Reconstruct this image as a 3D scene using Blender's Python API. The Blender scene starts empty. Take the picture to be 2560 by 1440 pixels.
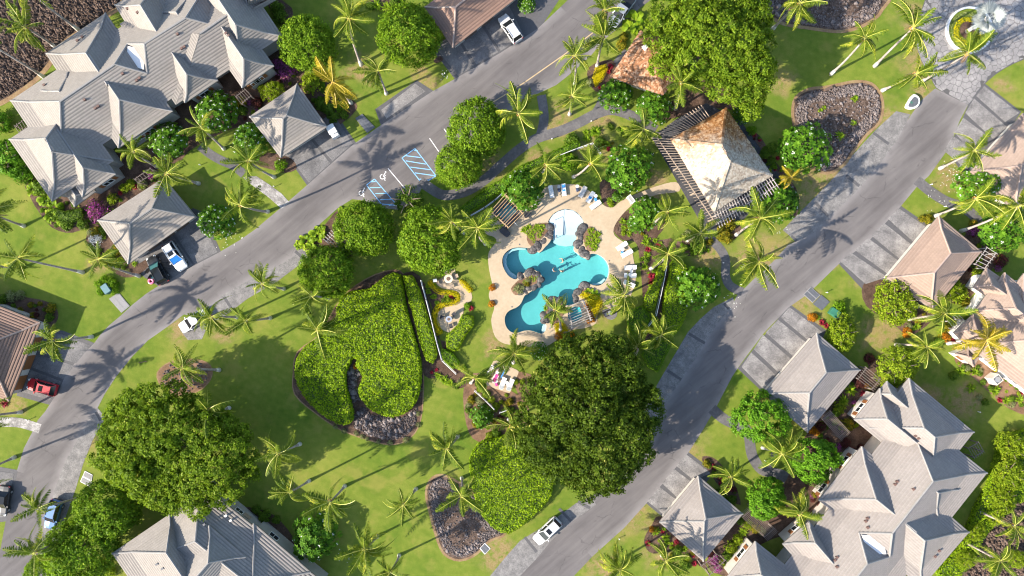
import bpy, bmesh, math, random
import numpy as np
from mathutils import Vector, Matrix
from mathutils.geometry import tessellate_polygon
R = math.radians
scene = bpy.context.scene
COL = scene.collection
random.seed(5)

# ------------------------------------------------------------------ camera, sky, sun, exposure
S = 160.0 / 2560.0                       # metres on the ground per photo pixel
HC = 160.0 / 2 / (18.0 / 24.0)           # drone height for a 24 mm lens
cam = bpy.data.objects.new('camera', bpy.data.cameras.new('camera'))
COL.objects.link(cam)
cam.location = (0, 0, HC)
cam.data.lens = 24.0
cam.data.sensor_width = 36.0
cam.data.clip_end = 3000.0
scene.camera = cam
SUN_EL, SUN_AZ = 29.5, 24.0              # elevation; light travels 24 degrees above +X
world = bpy.data.worlds.new('World')
scene.world = world
world.use_nodes = True
wt = world.node_tree
sky = wt.nodes.new('ShaderNodeTexSky')
sky.sky_type = 'NISHITA'
sky.sun_disc = False
sky.sun_elevation = R(SUN_EL)
sky.sun_rotation = math.atan2(-math.cos(R(SUN_AZ)), -math.sin(R(SUN_AZ)))
wt.links.new(sky.outputs[0], wt.nodes['Background'].inputs[0])
wt.nodes['Background'].inputs[1].default_value = 0.15
sl = bpy.data.lights.new('sun', 'SUN')
sl.energy = 5.0
sl.angle = R(0.6)
sl.color = (1.0, 0.90, 0.765)
sun = bpy.data.objects.new('sun', sl)
COL.objects.link(sun)
to_sun = Vector((-math.cos(R(SUN_AZ)) * math.cos(R(SUN_EL)), -math.sin(R(SUN_AZ)) * math.cos(R(SUN_EL)), math.sin(R(SUN_EL))))
sun.rotation_euler = to_sun.to_track_quat('Z', 'Y').to_euler()
sun.location = to_sun * 200
vs = scene.view_settings
vs.view_transform = 'Standard'
vs.look = 'None'
vs.exposure = 1.36
vs.gamma = 1.0
vs.use_curve_mapping = False
scene.cycles.filter_width = 1.15
scene.cycles.max_bounces = 8
scene.cycles.transparent_max_bounces = 12
scene.cycles.caustics_reflective = False
scene.cycles.caustics_refractive = False

# ------------------------------------------------------------------ helpers
def G(px, py, z=0.0):
    """photo pixel at height z -> world point"""
    f = (HC - z) / HC
    return Vector(((px - 1280) * S * f, (720 - py) * S * f, z))

def pts(s):
    return [tuple(float(v) for v in p.split(',')) for p in s.split()]

def zpts(s, ox, oy, k):
    return [(ox + x / k, oy + y / k) for x, y in pts(s)]

def smooth(p, n=4, closed=True):
    out = []
    N = len(p)
    rng = range(N) if closed else range(N - 1)
    for i in rng:
        g = lambda j: p[j % N] if closed else p[max(0, min(N - 1, j))]
        p0, p1, p2, p3 = g(i - 1), g(i), g(i + 1), g(i + 2)
        for k in range(n):
            t = k / n
            out.append(tuple(0.5 * (2 * p1[a] + (p2[a] - p0[a]) * t + (2 * p0[a] - 5 * p1[a] + 4 * p2[a] - p3[a]) * t * t
                             + (3 * p1[a] - p0[a] - 3 * p2[a] + p3[a]) * t ** 3) for a in (0, 1)))
    if not closed:
        out.append(p[-1])
    return out

def area2(p):
    return sum(p[i][0] * p[(i + 1) % len(p)][1] - p[(i + 1) % len(p)][0] * p[i][1] for i in range(len(p)))

def inside(p, x, y):
    c = False
    n = len(p)
    j = n - 1
    for i in range(n):
        if (p[i][1] > y) != (p[j][1] > y) and x < (p[j][0] - p[i][0]) * (y - p[i][1]) / (p[j][1] - p[i][1]) + p[i][0]:
            c = not c
        j = i
    return c

def inside_np(p, X, Y):
    c = np.zeros(X.shape, bool)
    n = len(p)
    j = n - 1
    for i in range(n):
        (xi, yi), (xj, yj) = p[i], p[j]
        if yi != yj:
            c ^= ((yi > Y) != (yj > Y)) & (X < (xj - xi) * (Y - yi) / (yj - yi) + xi)
        j = i
    return c

def scatter(p, n, rs):
    xs = [a[0] for a in p]; ys = [a[1] for a in p]
    ox = np.empty(0); oy = np.empty(0)
    while len(ox) < n:
        X = rs.uniform(min(xs), max(xs), n * 2); Y = rs.uniform(min(ys), max(ys), n * 2)
        m = inside_np(p, X, Y)
        ox = np.concatenate([ox, X[m]]); oy = np.concatenate([oy, Y[m]])
    return ox[:n], oy[:n]

USED = set()
def tag(o, label=None, cat=None, group=None, kind=None):
    if label:
        o['label'] = label; USED.add(label)
    if cat: o['category'] = cat
    if group: o['group'] = group
    if kind: o['kind'] = kind
    return o

def empty(name, loc, label, cat, group=None, rz=0.0, kind=None):
    o = bpy.data.objects.new(name, None)
    o.empty_display_size = 0.3
    COL.objects.link(o)
    o.location = loc
    o.rotation_euler = (0, 0, rz)
    return tag(o, label, cat, group, kind)

def obj(name, me, parent=None, loc=(0, 0, 0), rz=0.0, scale=None):
    o = bpy.data.objects.new(name, me)
    COL.objects.link(o)
    o.parent = parent
    o.location = loc
    o.rotation_euler = (0, 0, rz)
    if scale: o.scale = scale if not isinstance(scale, (int, float)) else (scale,) * 3
    return o

class MB:
    """collects geometry for ONE mesh object"""
    def __init__(s):
        s.v = []; s.f = []; s.m = []; s.cur = 0; s.uv = None
    def face(s, ps, m=None):
        b = len(s.v)
        s.v += [tuple(p) for p in ps]
        s.f.append(tuple(range(b, b + len(ps)))); s.m.append(s.cur if m is None else m)
    def prism(s, p2, z0, z1, m=None):
        """vertical prism from a list of (x,y)"""
        if area2(p2) < 0: p2 = p2[::-1]
        b = len(s.v); n = len(p2); m = s.cur if m is None else m
        s.v += [(x, y, z1) for x, y in p2] + [(x, y, z0) for x, y in p2]
        s.f.append(tuple(range(b, b + n))); s.m.append(m)
        s.f.append(tuple(range(b + 2 * n - 1, b + n - 1, -1))); s.m.append(m)
        for i in range(n):
            j = (i + 1) % n
            s.f.append((b + i, b + n + i, b + n + j, b + j)); s.m.append(m)
    def box(s, c, d, rz=0.0, m=None, taper=1.0):
        ca, sa = math.cos(rz), math.sin(rz)
        b = len(s.v)
        for z, t in ((-1, 1.0), (1, taper)):
            for x, y in ((-1, -1), (1, -1), (1, 1), (-1, 1)):
                X, Y = x * d[0] / 2 * t, y * d[1] / 2 * t
                s.v.append((c[0] + X * ca - Y * sa, c[1] + X * sa + Y * ca, c[2] + z * d[2] / 2))
        for q in ((3, 2, 1, 0), (4, 5, 6, 7), (0, 1, 5, 4), (1, 2, 6, 5), (2, 3, 7, 6), (3, 0, 4, 7)):
            s.f.append(tuple(b + i for i in q)); s.m.append(s.cur if m is None else m)
    def bar(s, p, q, w, h, m=None):
        """box-section bar from p to q"""
        p = Vector(p); q = Vector(q); d = (q - p).normalized()
        sd = d.cross(Vector((0, 0, 1)))
        sd = Vector((1, 0, 0)) if sd.length < 1e-4 else sd.normalized()
        up = sd.cross(d)
        b = len(s.v)
        for o in (p, q):
            for x, y in ((-1, -1), (1, -1), (1, 1), (-1, 1)):
                s.v.append(tuple(o + sd * (x * w / 2) + up * (y * h / 2)))
        for f in ((3, 2, 1, 0), (4, 5, 6, 7), (0, 1, 5, 4), (1, 2, 6, 5), (2, 3, 7, 6), (3, 0, 4, 7)):
            s.f.append(tuple(b + i for i in f)); s.m.append(s.cur if m is None else m)
    def tube(s, path, rad, n=8, m=None, cap=True):
        b = len(s.v); path = [Vector(p) for p in path]
        for i, p in enumerate(path):
            d = (path[min(i + 1, len(path) - 1)] - path[max(i - 1, 0)]).normalized()
            sd = d.cross(Vector((0, 1, 0)))
            sd = d.cross(Vector((1, 0, 0))).normalized() if sd.length < 0.2 else sd.normalized()
            up = sd.cross(d)
            r = rad[i] if hasattr(rad, '__len__') else rad
            for k in range(n):
                a = 2 * math.pi * k / n
                s.v.append(tuple(p + sd * (r * math.cos(a)) + up * (r * math.sin(a))))
        mm = s.cur if m is None else m
        for i in range(len(path) - 1):
            for k in range(n):
                k2 = (k + 1) % n
                s.f.append((b + i * n + k, b + i * n + k2, b + (i + 1) * n + k2, b + (i + 1) * n + k)); s.m.append(mm)
        if cap:
            e = b + (len(path) - 1) * n
            s.f.append(tuple(range(e, e + n))); s.m.append(mm)
            s.f.append(tuple(range(b + n - 1, b - 1, -1))); s.m.append(mm)
    def mesh(s, name, mats, off=None, smoothed=False):
        me = bpy.data.meshes.new(name)
        v = s.v if off is None else [(a - off[0], b - off[1], c - off[2]) for a, b, c in s.v]
        me.from_pydata(v, [], s.f)
        for m in (mats if isinstance(mats, (list, tuple)) else [mats]): me.materials.append(m)
        me.polygons.foreach_set('material_index', s.m)
        if smoothed: me.polygons.foreach_set('use_smooth', [True] * len(s.f))
        me.update()
        return me
    def part(s, name, mats, parent, smoothed=False):
        return obj(name, s.mesh(name, mats, parent.location, smoothed), parent)
    def top(s, name, mats, label=None, cat=None, group=None, kind=None, smoothed=False):
        c = np.array(s.v).mean(0); c[2] = min(p[2] for p in s.v)
        return tag(obj(name, s.mesh(name, mats, c, smoothed), None, tuple(c)), label, cat, group, kind)

def quads(name, V, mats, tint=None, midx=None, smoothed=False, k=4):
    """fast mesh of len(V)/k faces with k corners, V is (n*k,3)"""
    n = len(V) // k
    me = bpy.data.meshes.new(name)
    me.vertices.add(len(V)); me.vertices.foreach_set('co', V.astype(np.float32).ravel())
    me.loops.add(n * k); me.loops.foreach_set('vertex_index', np.arange(n * k, dtype=np.int32))
    me.polygons.add(n); me.polygons.foreach_set('loop_start', np.arange(0, n * k, k, dtype=np.int32))
    try: me.polygons.foreach_set('loop_total', np.full(n, k, dtype=np.int32))
    except Exception: pass
    for m in (mats if isinstance(mats, (list, tuple)) else [mats]): me.materials.append(m)
    if midx is not None: me.polygons.foreach_set('material_index', midx.astype(np.int32))
    if tint is not None:
        a = me.attributes.new('tint', 'FLOAT', 'FACE'); a.data.foreach_set('value', tint.astype(np.float32))
    me.update(calc_edges=True)
    return me

# ------------------------------------------------------------------ materials
class NT:
    def __init__(s, name):
        s.m = bpy.data.materials.new(name); s.m.use_nodes = True
        s.t = s.m.node_tree; s.b = s.t.nodes['Principled BSDF']; s.out = s.t.nodes['Material Output']
    def n(s, typ, **kw):
        nd = s.t.nodes.new('ShaderNode' + typ)
        for k, v in kw.items(): setattr(nd, k, v)
        return nd
    def l(s, a, b): s.t.links.new(a, b)
    def pos(s):
        return s.n('NewGeometry').outputs['Position']
    def noise(s, scale, detail=4, vec=None, rough=0.6):
        nd = s.n('TexNoise'); nd.inputs['Scale'].default_value = scale; nd.inputs['Detail'].default_value = detail
        nd.inputs['Roughness'].default_value = rough
        s.l(vec if vec is not None else s.pos(), nd.inputs['Vector'])
        return nd.outputs['Fac']
    def ramp(s, fac, stops):
        nd = s.n('ValToRGB'); e = nd.color_ramp.elements
        while len(e) < len(stops): e.new(0.5)
        for el, (p, c) in zip(e, stops):
            el.position = p; el.color = (*c, 1) if not isinstance(c, (int, float)) else (c, c, c, 1)
        s.l(fac, nd.inputs[0]); return nd.outputs[0]
    def mix(s, fac, a, b, mode='MIX'):
        nd = s.n('Mix', data_type='RGBA', blend_type=mode)
        for i, v in ((0, fac), (6, a), (7, b)):
            if isinstance(v, (int, float)): nd.inputs[i].default_value = v
            elif isinstance(v, tuple): nd.inputs[i].default_value = (*v, 1)
            else: s.l(v, nd.inputs[i])
        return nd.outputs[2]
    def math(s, op, a, b=0.0):
        nd = s.n('Math', operation=op)
        for i, v in ((0, a), (1, b)):
            if isinstance(v, (int, float)): nd.inputs[i].default_value = v
            else: s.l(v, nd.inputs[i])
        return nd.outputs[0]
    def mrange(s, v, a, b, c=0.0, d=1.0):
        nd = s.n('MapRange', interpolation_type='SMOOTHSTEP')
        s.l(v, nd.inputs[0])
        for i, x in zip((1, 2, 3, 4), (a, b, c, d)): nd.inputs[i].default_value = x
        return nd.outputs[0]
    def scaled(s, sx, sy, sz=1.0, rot=0.0):
        nd = s.n('Mapping', vector_type='TEXTURE'); s.l(s.pos(), nd.inputs[0])
        nd.inputs['Rotation'].default_value = (0, 0, rot); nd.inputs['Scale'].default_value = (1 / sx, 1 / sy, 1 / sz)
        return nd.outputs[0]
    def bump(s, h, strength=0.3, dist=0.05):
        nd = s.n('Bump'); nd.inputs['Strength'].default_value = strength; nd.inputs['Distance'].default_value = dist
        s.l(h, nd.inputs['Height']); s.l(nd.outputs[0], s.b.inputs['Normal'])
    def set(s, col=None, rough=0.7, metal=0.0, spec=None):
        if col is not None:
            if isinstance(col, tuple): s.b.inputs['Base Color'].default_value = (*col, 1)
            else: s.l(col, s.b.inputs['Base Color'])
        s.b.inputs['Roughness'].default_value = rough; s.b.inputs['Metallic'].default_value = metal
        if spec is not None: s.b.inputs['Specular IOR Level'].default_value = spec
        return s.m

def plain(name, c, rough=0.6, metal=0.0, var=0.12, scale=3.0, spec=None):
    k = NT(name)
    f = k.noise(scale, 3)
    col = k.ramp(f, [(0.3, tuple(x * (1 - var) for x in c)), (0.7, tuple(min(1, x * (1 + var)) for x in c))])
    return k.set(col, rough, metal, spec)

def ground_mat(name, stops, scales=(0.15, 2.0, 14.0), rough=0.9, bump=0.4, bs=8.0, bd=0.05, stretch=None):
    k = NT(name)
    v = k.scaled(*stretch) if stretch else None
    a = k.noise(scales[0], 5, v); b = k.noise(scales[1], 4); c = k.noise(scales[2], 3)
    f = k.math('ADD', k.math('MULTIPLY', a, 0.5), k.math('ADD', k.math('MULTIPLY', b, 0.3), k.math('MULTIPLY', c, 0.2)))
    col = k.ramp(f, stops)
    if bump: k.bump(k.noise(bs, 4), bump, bd)
    return k.set(col, rough, 0, 0.2)

def leaf_mat(name, dark, light, tip=None, rough=0.55, transl=0.42, tipw=0.12):
    """leaf colour varies per leaf (random per island) and per clump (tint)"""
    k = NT(name)
    g = k.n('NewGeometry')
    at = k.n('Attribute', attribute_name='tint')
    f = k.math('ADD', k.math('MULTIPLY', g.outputs['Random Per Island'], 0.5), k.math('MULTIPLY', at.outputs['Fac'], 0.5))
    st = [(0.15, dark), (0.75, light)]
    if tip: st += [(0.95 - tipw, light), (0.97, tip)]
    col = k.ramp(f, st)
    k.set(col, max(rough, .5), 0, 0.1)
    tr = k.n('BsdfTranslucent'); k.l(col, tr.inputs[0])
    mx = k.n('MixShader'); mx.inputs[0].default_value = transl
    k.l(k.b.outputs[0], mx.inputs[1]); k.l(tr.outputs[0], mx.inputs[2]); k.l(mx.outputs[0], k.out.inputs[0])
    return k.m

M = {}
# lawn: one sheet; greens, yellowed turf and bare dry patches where the photograph has them
k = NT('lawn_grass')
warp = k.n('TexNoise'); warp.inputs['Scale'].default_value = 0.35; warp.inputs['Detail'].default_value = 5
k.l(k.pos(), warp.inputs['Vector'])
off = k.n('VectorMath', operation='MULTIPLY_ADD'); k.l(warp.outputs['Color'], off.inputs[0])
off.inputs[1].default_value = (7, 7, 0); k.l(k.pos(), off.inputs[2])
base = k.ramp(k.math('ADD', k.math('MULTIPLY', k.noise(0.09, 5), 0.55), k.math('ADD', k.math('MULTIPLY', k.noise(0.8, 5), 0.3), k.math('MULTIPLY', k.noise(9, 3), 0.15))),
              [(0.36, (0.072, 0.13, 0.013)), (0.5, (0.125, 0.168, 0.022)), (0.64, (0.195, 0.212, 0.04))])
DRY = [(1570, 1300, 26), (1600, 1280, 18), (1700, 1120, 40), (1640, 1330, 30), (1500, 1415, 30), (1720, 1075, 26), (1940, 640, 40), (1880, 640, 30),
       (1780, 640, 26), (2050, 480, 55), (2100, 440, 40), (2240, 300, 30), (2290, 160, 26), (2290, 40, 28), (2310, 240, 24), (1245, 1385, 30), (2370, 440, 24),
       (1480, 790, 26), (1240, 870, 22), (2210, 830, 30), (2190, 850, 26), (2010, 760, 24), (245, 650, 22), (205, 1100, 26), (450, 825, 24), (1085, 210, 16),
       (1060, 200, 18), (900, 175, 26), (560, 840, 22), (1230, 420, 22), (1400, 305, 30), (1490, 380, 26), (2180, 700, 24), (1500, 310, 26), (1655, 1390, 26), (1960, 200, 22), (2510, 210, 18), (30, 1010, 24),
       (2410, 1010, 30), (2330, 990, 24), (2030, 800, 20), (1640, 460, 24), (800, 480, 16), (1600, 420, 18), (1345, 400, 22), (1270, 960, 14), (2100, 640, 20)]
dry = None
for x, y, r in DRY:
    d = k.n('VectorMath', operation='DISTANCE'); k.l(off.outputs[0], d.inputs[0]); d.inputs[1].default_value = (*G(x, y)[:2], 0.0)
    d.inputs[1].default_value = (G(x, y).x + 3.5, G(x, y).y + 3.5, 0.0)
    v = k.mrange(d.outputs['Value'], r * S * 2.3, r * S * 0.4)
    dry = v if dry is None else k.math('MAXIMUM', dry, v)
dry = k.math('MULTIPLY', dry, k.mrange(k.noise(1.1, 6), 0.32, 0.56))
col = k.mix(k.math('MULTIPLY', dry, 0.92), base, k.ramp(k.noise(5, 4), [(0.35, (0.20, 0.14, 0.06)), (0.65, (0.29, 0.21, 0.105))]))
yel = k.math('MULTIPLY', k.mrange(k.noise(0.22, 4), 0.52, 0.68), 0.5)
col = k.mix(yel, col, (0.225, 0.205, 0.05))
spk = k.mrange(k.noise(30, 2), 0.3, 0.7, 0.8, 1.18)
sp = k.n('Combine' + 'XYZ'); [k.l(spk, sp.inputs[i]) for i in range(3)]
mow = k.n('TexWave', wave_type='BANDS', bands_direction='X'); mow.inputs['Scale'].default_value = 0.28; mow.inputs['Distortion'].default_value = 9.0; mow.inputs['Detail'].default_value = 2; mow.inputs['Detail Scale'].default_value = 0.12
k.l(k.scaled(1, 1, 1, R(62)), mow.inputs['Vector'])
spk = k.math('MULTIPLY', spk, k.mrange(mow.outputs['Fac'], 0.2, 0.8, 0.985, 1.02))
for i in range(3): k.l(spk, sp.inputs[i])
col = k.mix(1.0, col, sp.outputs[0], 'MULTIPLY')
k.bump(k.noise(16, 3), 0.8, 0.08)
M['lawn'] = k.set(col, 0.95, 0, 0.1)

# asphalt with worn streaks along the road and pale dusty blotches
k = NT('asphalt')
st = k.noise(0.5, 5, k.scaled(0.22, 1.9, 1, R(40)))
f = k.math('ADD', k.math('MULTIPLY', k.noise(0.12, 4), 0.4), k.math('ADD', k.math('MULTIPLY', st, 0.45), k.math('MULTIPLY', k.noise(25, 2), 0.15)))
col = k.ramp(f, [(0.36, (0.088, 0.080, 0.079)), (0.5, (0.118, 0.108, 0.106)), (0.66, (0.155, 0.142, 0.137))])
crk = k.n('TexVoronoi', feature='DISTANCE_TO_EDGE'); crk.inputs['Scale'].default_value = 0.22
wv = k.n('VectorMath', operation='ADD'); nz = k.n('TexNoise'); nz.inputs['Scale'].default_value = 0.7; nz.inputs['Detail'].default_value = 6
k.l(k.pos(), nz.inputs['Vector']); k.l(nz.outputs['Color'], wv.inputs[0]); k.l(k.pos(), wv.inputs[1]); k.l(wv.outputs[0], crk.inputs['Vector'])
ck = k.math('MULTIPLY', k.mrange(crk.outputs['Distance'], 0.02, 0.0), k.mrange(k.noise(0.3, 3), 0.5, 0.62))
col = k.mix(k.math('MULTIPLY', ck, 0.55), col, (0.05, 0.047, 0.047))
ea = k.n('Attribute', attribute_name='edge')
ed = k.math('MULTIPLY', ea.outputs['Fac'], k.mrange(k.noise(0.5, 5), 0.25, 0.6, 0.35, 1.0))
col = k.mix(k.math('MULTIPLY', ed, 0.75), col, (0.215, 0.20, 0.195))
k.bump(k.noise(40, 2), 0.3, 0.02)
M['asphalt'] = k.set(col, 0.9, 0, 0.25)
M['path'] = ground_mat('path_asphalt', [(0.35, (0.07, 0.068, 0.07)), (0.5, (0.105, 0.10, 0.102)), (0.68, (0.17, 0.16, 0.155))], (0.5, 3, 20), 0.9, 0.3, 20, 0.03)
def stamped(name, a, b, c, s1=0.5):
    k = NT(name)
    vr = k.n('TexVoronoi', feature='DISTANCE_TO_EDGE'); vr.inputs['Scale'].default_value = 2.2
    nz = k.n('TexNoise'); nz.inputs['Scale'].default_value = 1.5; k.l(k.pos(), nz.inputs['Vector'])
    wv = k.n('VectorMath', operation='ADD'); k.l(nz.outputs['Color'], wv.inputs[0]); k.l(k.pos(), wv.inputs[1]); k.l(wv.outputs[0], vr.inputs['Vector'])
    f = k.math('ADD', k.math('MULTIPLY', k.noise(s1, 6, None, 0.7), 0.65), k.math('MULTIPLY', k.noise(7, 5), 0.35))
    col = k.ramp(f, [(0.36, a), (0.5, b), (0.66, c)])
    col = k.mix(k.math('MULTIPLY', k.mrange(vr.outputs['Distance'], 0.06, 0.0), 0.4), col, tuple(x * 0.5 for x in a))
    k.bump(vr.outputs['Distance'], 0.35, 0.05)
    return k.set(col, 0.85, 0, 0.3)
M['stamp'] = stamped('stamped_concrete', (0.10, 0.095, 0.095), (0.18, 0.17, 0.165), (0.31, 0.295, 0.28))
M['stamp_dark'] = stamped('stamped_concrete_dark', (0.085, 0.083, 0.085), (0.135, 0.13, 0.13), (0.215, 0.205, 0.20))
M['bay'] = stamped('bay_concrete', (0.105, 0.10, 0.10), (0.165, 0.157, 0.15), (0.26, 0.245, 0.235), 1.0)
M['band'] = plain('band_concrete', (0.075, 0.073, 0.076), 0.85)
M['lichen'] = ground_mat('lichen_concrete', [(0.38, (0.12, 0.115, 0.11)), (0.5, (0.25, 0.235, 0.22)), (0.6, (0.46, 0.44, 0.42))], (0.6, 2.5, 9), 0.9, 0.3, 20, 0.03)
M['flag'] = ground_mat('flagstone', [(0.38, (0.14, 0.135, 0.135)), (0.5, (0.21, 0.20, 0.198)), (0.62, (0.31, 0.295, 0.285))], (0.3, 1.5, 9), 0.85, 0.4, 9, 0.03)
M['grout'] = plain('dark_grout', (0.075, 0.072, 0.072), 0.95)
M['deck'] = ground_mat('pool_deck_concrete', [(0.35, (0.33, 0.255, 0.17)), (0.5, (0.38, 0.30, 0.205)), (0.66, (0.425, 0.345, 0.245))], (0.25, 2, 20), 0.8, 0.15, 30, 0.02)
M['mulch'] = ground_mat('brown_mulch', [(0.36, (0.035, 0.021, 0.015)), (0.5, (0.085, 0.052, 0.036)), (0.66, (0.17, 0.11, 0.078))], (0.6, 5, 18), 0.95, 1.0, 10, 0.1)
M['soil'] = ground_mat('red_soil', [(0.36, (0.085, 0.05, 0.03)), (0.5, (0.16, 0.095, 0.058)), (0.66, (0.27, 0.17, 0.11))], (0.4, 3, 14), 0.95, 0.8, 10, 0.06)
M['edge'] = ground_mat('bare_dirt_edge', [(0.36, (0.14, 0.085, 0.045)), (0.5, (0.215, 0.14, 0.075)), (0.64, (0.27, 0.21, 0.10))], (0.5, 3, 14), 0.95, 0.5, 10, 0.05)
M['lava'] = ground_mat('lava_rubble_ground', [(0.36, (0.022, 0.016, 0.013)), (0.5, (0.07, 0.047, 0.036)), (0.64, (0.16, 0.115, 0.09))], (0.4, 2.4, 10), 0.95, 1.0, 4, 0.35)
M['slate'] = stamped('dark_slate_paving', (0.03, 0.03, 0.033), (0.055, 0.055, 0.06), (0.09, 0.088, 0.09))
k = NT('lava_rock')
g = k.n('NewGeometry')
oi = k.n('ObjectInfo')
f = k.math('ADD', k.math('MULTIPLY', g.outputs['Random Per Island'], 0.3), k.math('ADD', k.math('MULTIPLY', oi.outputs['Random'], 0.2), k.math('MULTIPLY', k.noise(5, 5), 0.5)))
k.bump(k.noise(14, 5), 0.6, 0.06)
M['rock'] = k.set(k.ramp(f, [(0.25, (0.045, 0.037, 0.036)), (0.5, (0.108, 0.088, 0.083)), (0.75, (0.215, 0.182, 0.172))]), 0.9, 0, 0.25)
M['rockbrown'] = ground_mat('brown_lava_rock', [(0.36, (0.03, 0.02, 0.016)), (0.5, (0.085, 0.058, 0.044)), (0.64, (0.18, 0.13, 0.105))], (1, 4, 14), 0.95, 0.7, 12, 0.06)
k = NT('pool_boulder_stone')
f = k.math('ADD', k.math('MULTIPLY', k.noise(0.8, 5), 0.4), k.math('MULTIPLY', k.noise(3.5, 6, k.scaled(1, 1, 2.5)), 0.6))
k.bump(k.noise(5, 6), 0.8, 0.12)
M['boulder'] = k.set(k.ramp(f, [(0.38, (0.016, 0.015, 0.016)), (0.5, (0.062, 0.057, 0.056)), (0.64, (0.16, 0.148, 0.14))]), 0.75, 0, 0.4)
M['blackrock'] = plain('black_stone', (0.028, 0.028, 0.032), 0.6, 0, 0.3, 4)

def tile_mat(name, c, bright=1.0):
    k = NT(name)
    uv = k.n('UVMap'); br = k.n('TexBrick')
    k.l(uv.outputs[0], br.inputs['Vector'])
    br.inputs['Scale'].default_value = 1.0; br.inputs['Brick Width'].default_value = 0.42; br.inputs['Row Height'].default_value = 0.42
    br.inputs['Mortar Size'].default_value = 0.012; br.inputs['Mortar Smooth'].default_value = 0.3
    br.inputs['Color1'].default_value = (*[x * 0.94 for x in c], 1); br.inputs['Color2'].default_value = (*[x * 1.05 for x in c], 1)
    br.inputs['Mortar'].default_value = (*[x * 0.72 for x in c], 1)
    st = k.ramp(k.math('ADD', k.math('MULTIPLY', k.noise(0.35, 5), 0.6), k.math('MULTIPLY', k.noise(4, 4), 0.4)), [(0.35, (0.93, 0.92, 0.91)), (0.65, (1.05, 1.05, 1.05))])
    col = k.mix(1.0, br.outputs[0], st, 'MULTIPLY')
    k.bump(k.noise(20, 3), 0.15, 0.02)
    return k.set(col, 0.75, 0, 0.3)
M['tile_grey'] = tile_mat('grey_roof_tile', (0.228, 0.207, 0.184))
M['tile_grey2'] = tile_mat('warm_grey_roof_tile', (0.232, 0.208, 0.19))
M['tile_tan'] = tile_mat('tan_roof_tile', (0.27, 0.195, 0.153))
M['tile_brown'] = tile_mat('brown_roof_tile', (0.215, 0.136, 0.102))
M['tile_pink'] = tile_mat('pale_tan_roof_tile', (0.29, 0.218, 0.175))
M['cap_grey'] = plain('grey_ridge_tile', (0.215, 0.205, 0.195), 0.75)
M['cap_tan'] = plain('tan_ridge_tile', (0.29, 0.215, 0.18), 0.75)
M['valley'] = plain('copper_valley_flashing', (0.13, 0.06, 0.04), 0.6)
k = NT('cedar_shake')
at = k.n('NewGeometry')
f = k.math('ADD', k.math('MULTIPLY', at.outputs['Random Per Island'], 0.55), k.math('MULTIPLY', k.noise(0.5, 5), 0.45))
k.bump(k.noise(25, 3), 0.4, 0.03)
M['shake'] = k.set(k.ramp(f, [(0.2, (0.12, 0.06, 0.032)), (0.5, (0.28, 0.135, 0.07)), (0.8, (0.42, 0.28, 0.19))]), 0.9, 0, 0.1)
k = NT('weathered_thatch_shake')
at = k.n('NewGeometry')
yy = k.n('SeparateXYZ'); k.l(k.pos(), yy.inputs[0])
org = k.mrange(k.math('ADD', yy.outputs[1], k.math('MULTIPLY', k.noise(0.9, 6), 9.0)), 22.5, 29.5)
f = k.math('ADD', k.math('MULTIPLY', at.outputs['Random Per Island'], 0.5), k.math('MULTIPLY', k.noise(0.6, 6), 0.5))
pale = k.ramp(f, [(0.2, (0.24, 0.19, 0.145)), (0.5, (0.37, 0.315, 0.25)), (0.8, (0.47, 0.42, 0.345))])
orange = k.ramp(f, [(0.2, (0.13, 0.055, 0.02)), (0.55, (0.30, 0.14, 0.05)), (0.8, (0.46, 0.31, 0.17))])
k.bump(k.noise(25, 3), 0.4, 0.03)
M['thatch'] = k.set(k.mix(org, pale, orange), 0.9, 0, 0.1)
M['wall'] = plain('cream_stucco', (0.50, 0.46, 0.41), 0.85, 0, 0.06, 2)
M['wall_white'] = plain('white_stucco', (0.72, 0.70, 0.66), 0.85, 0, 0.04, 2)
M['wall_grey'] = plain('grey_plaster', (0.30, 0.29, 0.27), 0.85, 0, 0.08, 2)
M['white'] = plain('white_paint', (0.66, 0.65, 0.63), 0.5, 0, 0.03)
M['glass'] = plain('dark_window_glass', (0.02, 0.025, 0.03), 0.1, 0, 0.1, 1, 0.5)
M['shutter'] = plain('stained_wood_shutter', (0.22, 0.085, 0.028), 0.6)
M['vent'] = plain('brown_vent_paint', (0.13, 0.075, 0.06), 0.7)
M['fascia'] = plain('painted_fascia', (0.17, 0.15, 0.13), 0.8)
M['twig'] = plain('dark_twigs', (0.05, 0.085, 0.010), 0.95)
M['trellis'] = plain('brown_trellis_timber', (0.17, 0.135, 0.115), 0.85)
M['wood'] = plain('weathered_timber', (0.30, 0.235, 0.18), 0.8, 0, 0.25, 5)
M['wood_dark'] = plain('dark_timber', (0.11, 0.07, 0.05), 0.8, 0, 0.25, 5)
M['wood_grey'] = plain('grey_timber', (0.33, 0.30, 0.28), 0.8, 0, 0.2, 5)
M['bamboo'] = plain('bamboo_pole', (0.40, 0.27, 0.14), 0.6, 0, 0.3, 4)
M['steel'] = plain('galvanised_steel', (0.55, 0.56, 0.57), 0.35, 0.7, 0.05)
M['black'] = plain('black_plastic', (0.02, 0.02, 0.022), 0.5)
M['rubber'] = plain('tyre_rubber', (0.02, 0.02, 0.02), 0.85)
M['blue_paint'] = ground_mat('blue_road_paint', [(0.3, (0.15, 0.33, 0.52)), (0.5, (0.20, 0.42, 0.66)), (0.7, (0.24, 0.47, 0.72))], (1, 5, 30), 0.8, 0)
M['white_paint'] = ground_mat('white_road_paint', [(0.3, (0.45, 0.44, 0.43)), (0.5, (0.62, 0.61, 0.6)), (0.7, (0.72, 0.71, 0.7))], (1, 5, 30), 0.8, 0)
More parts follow.
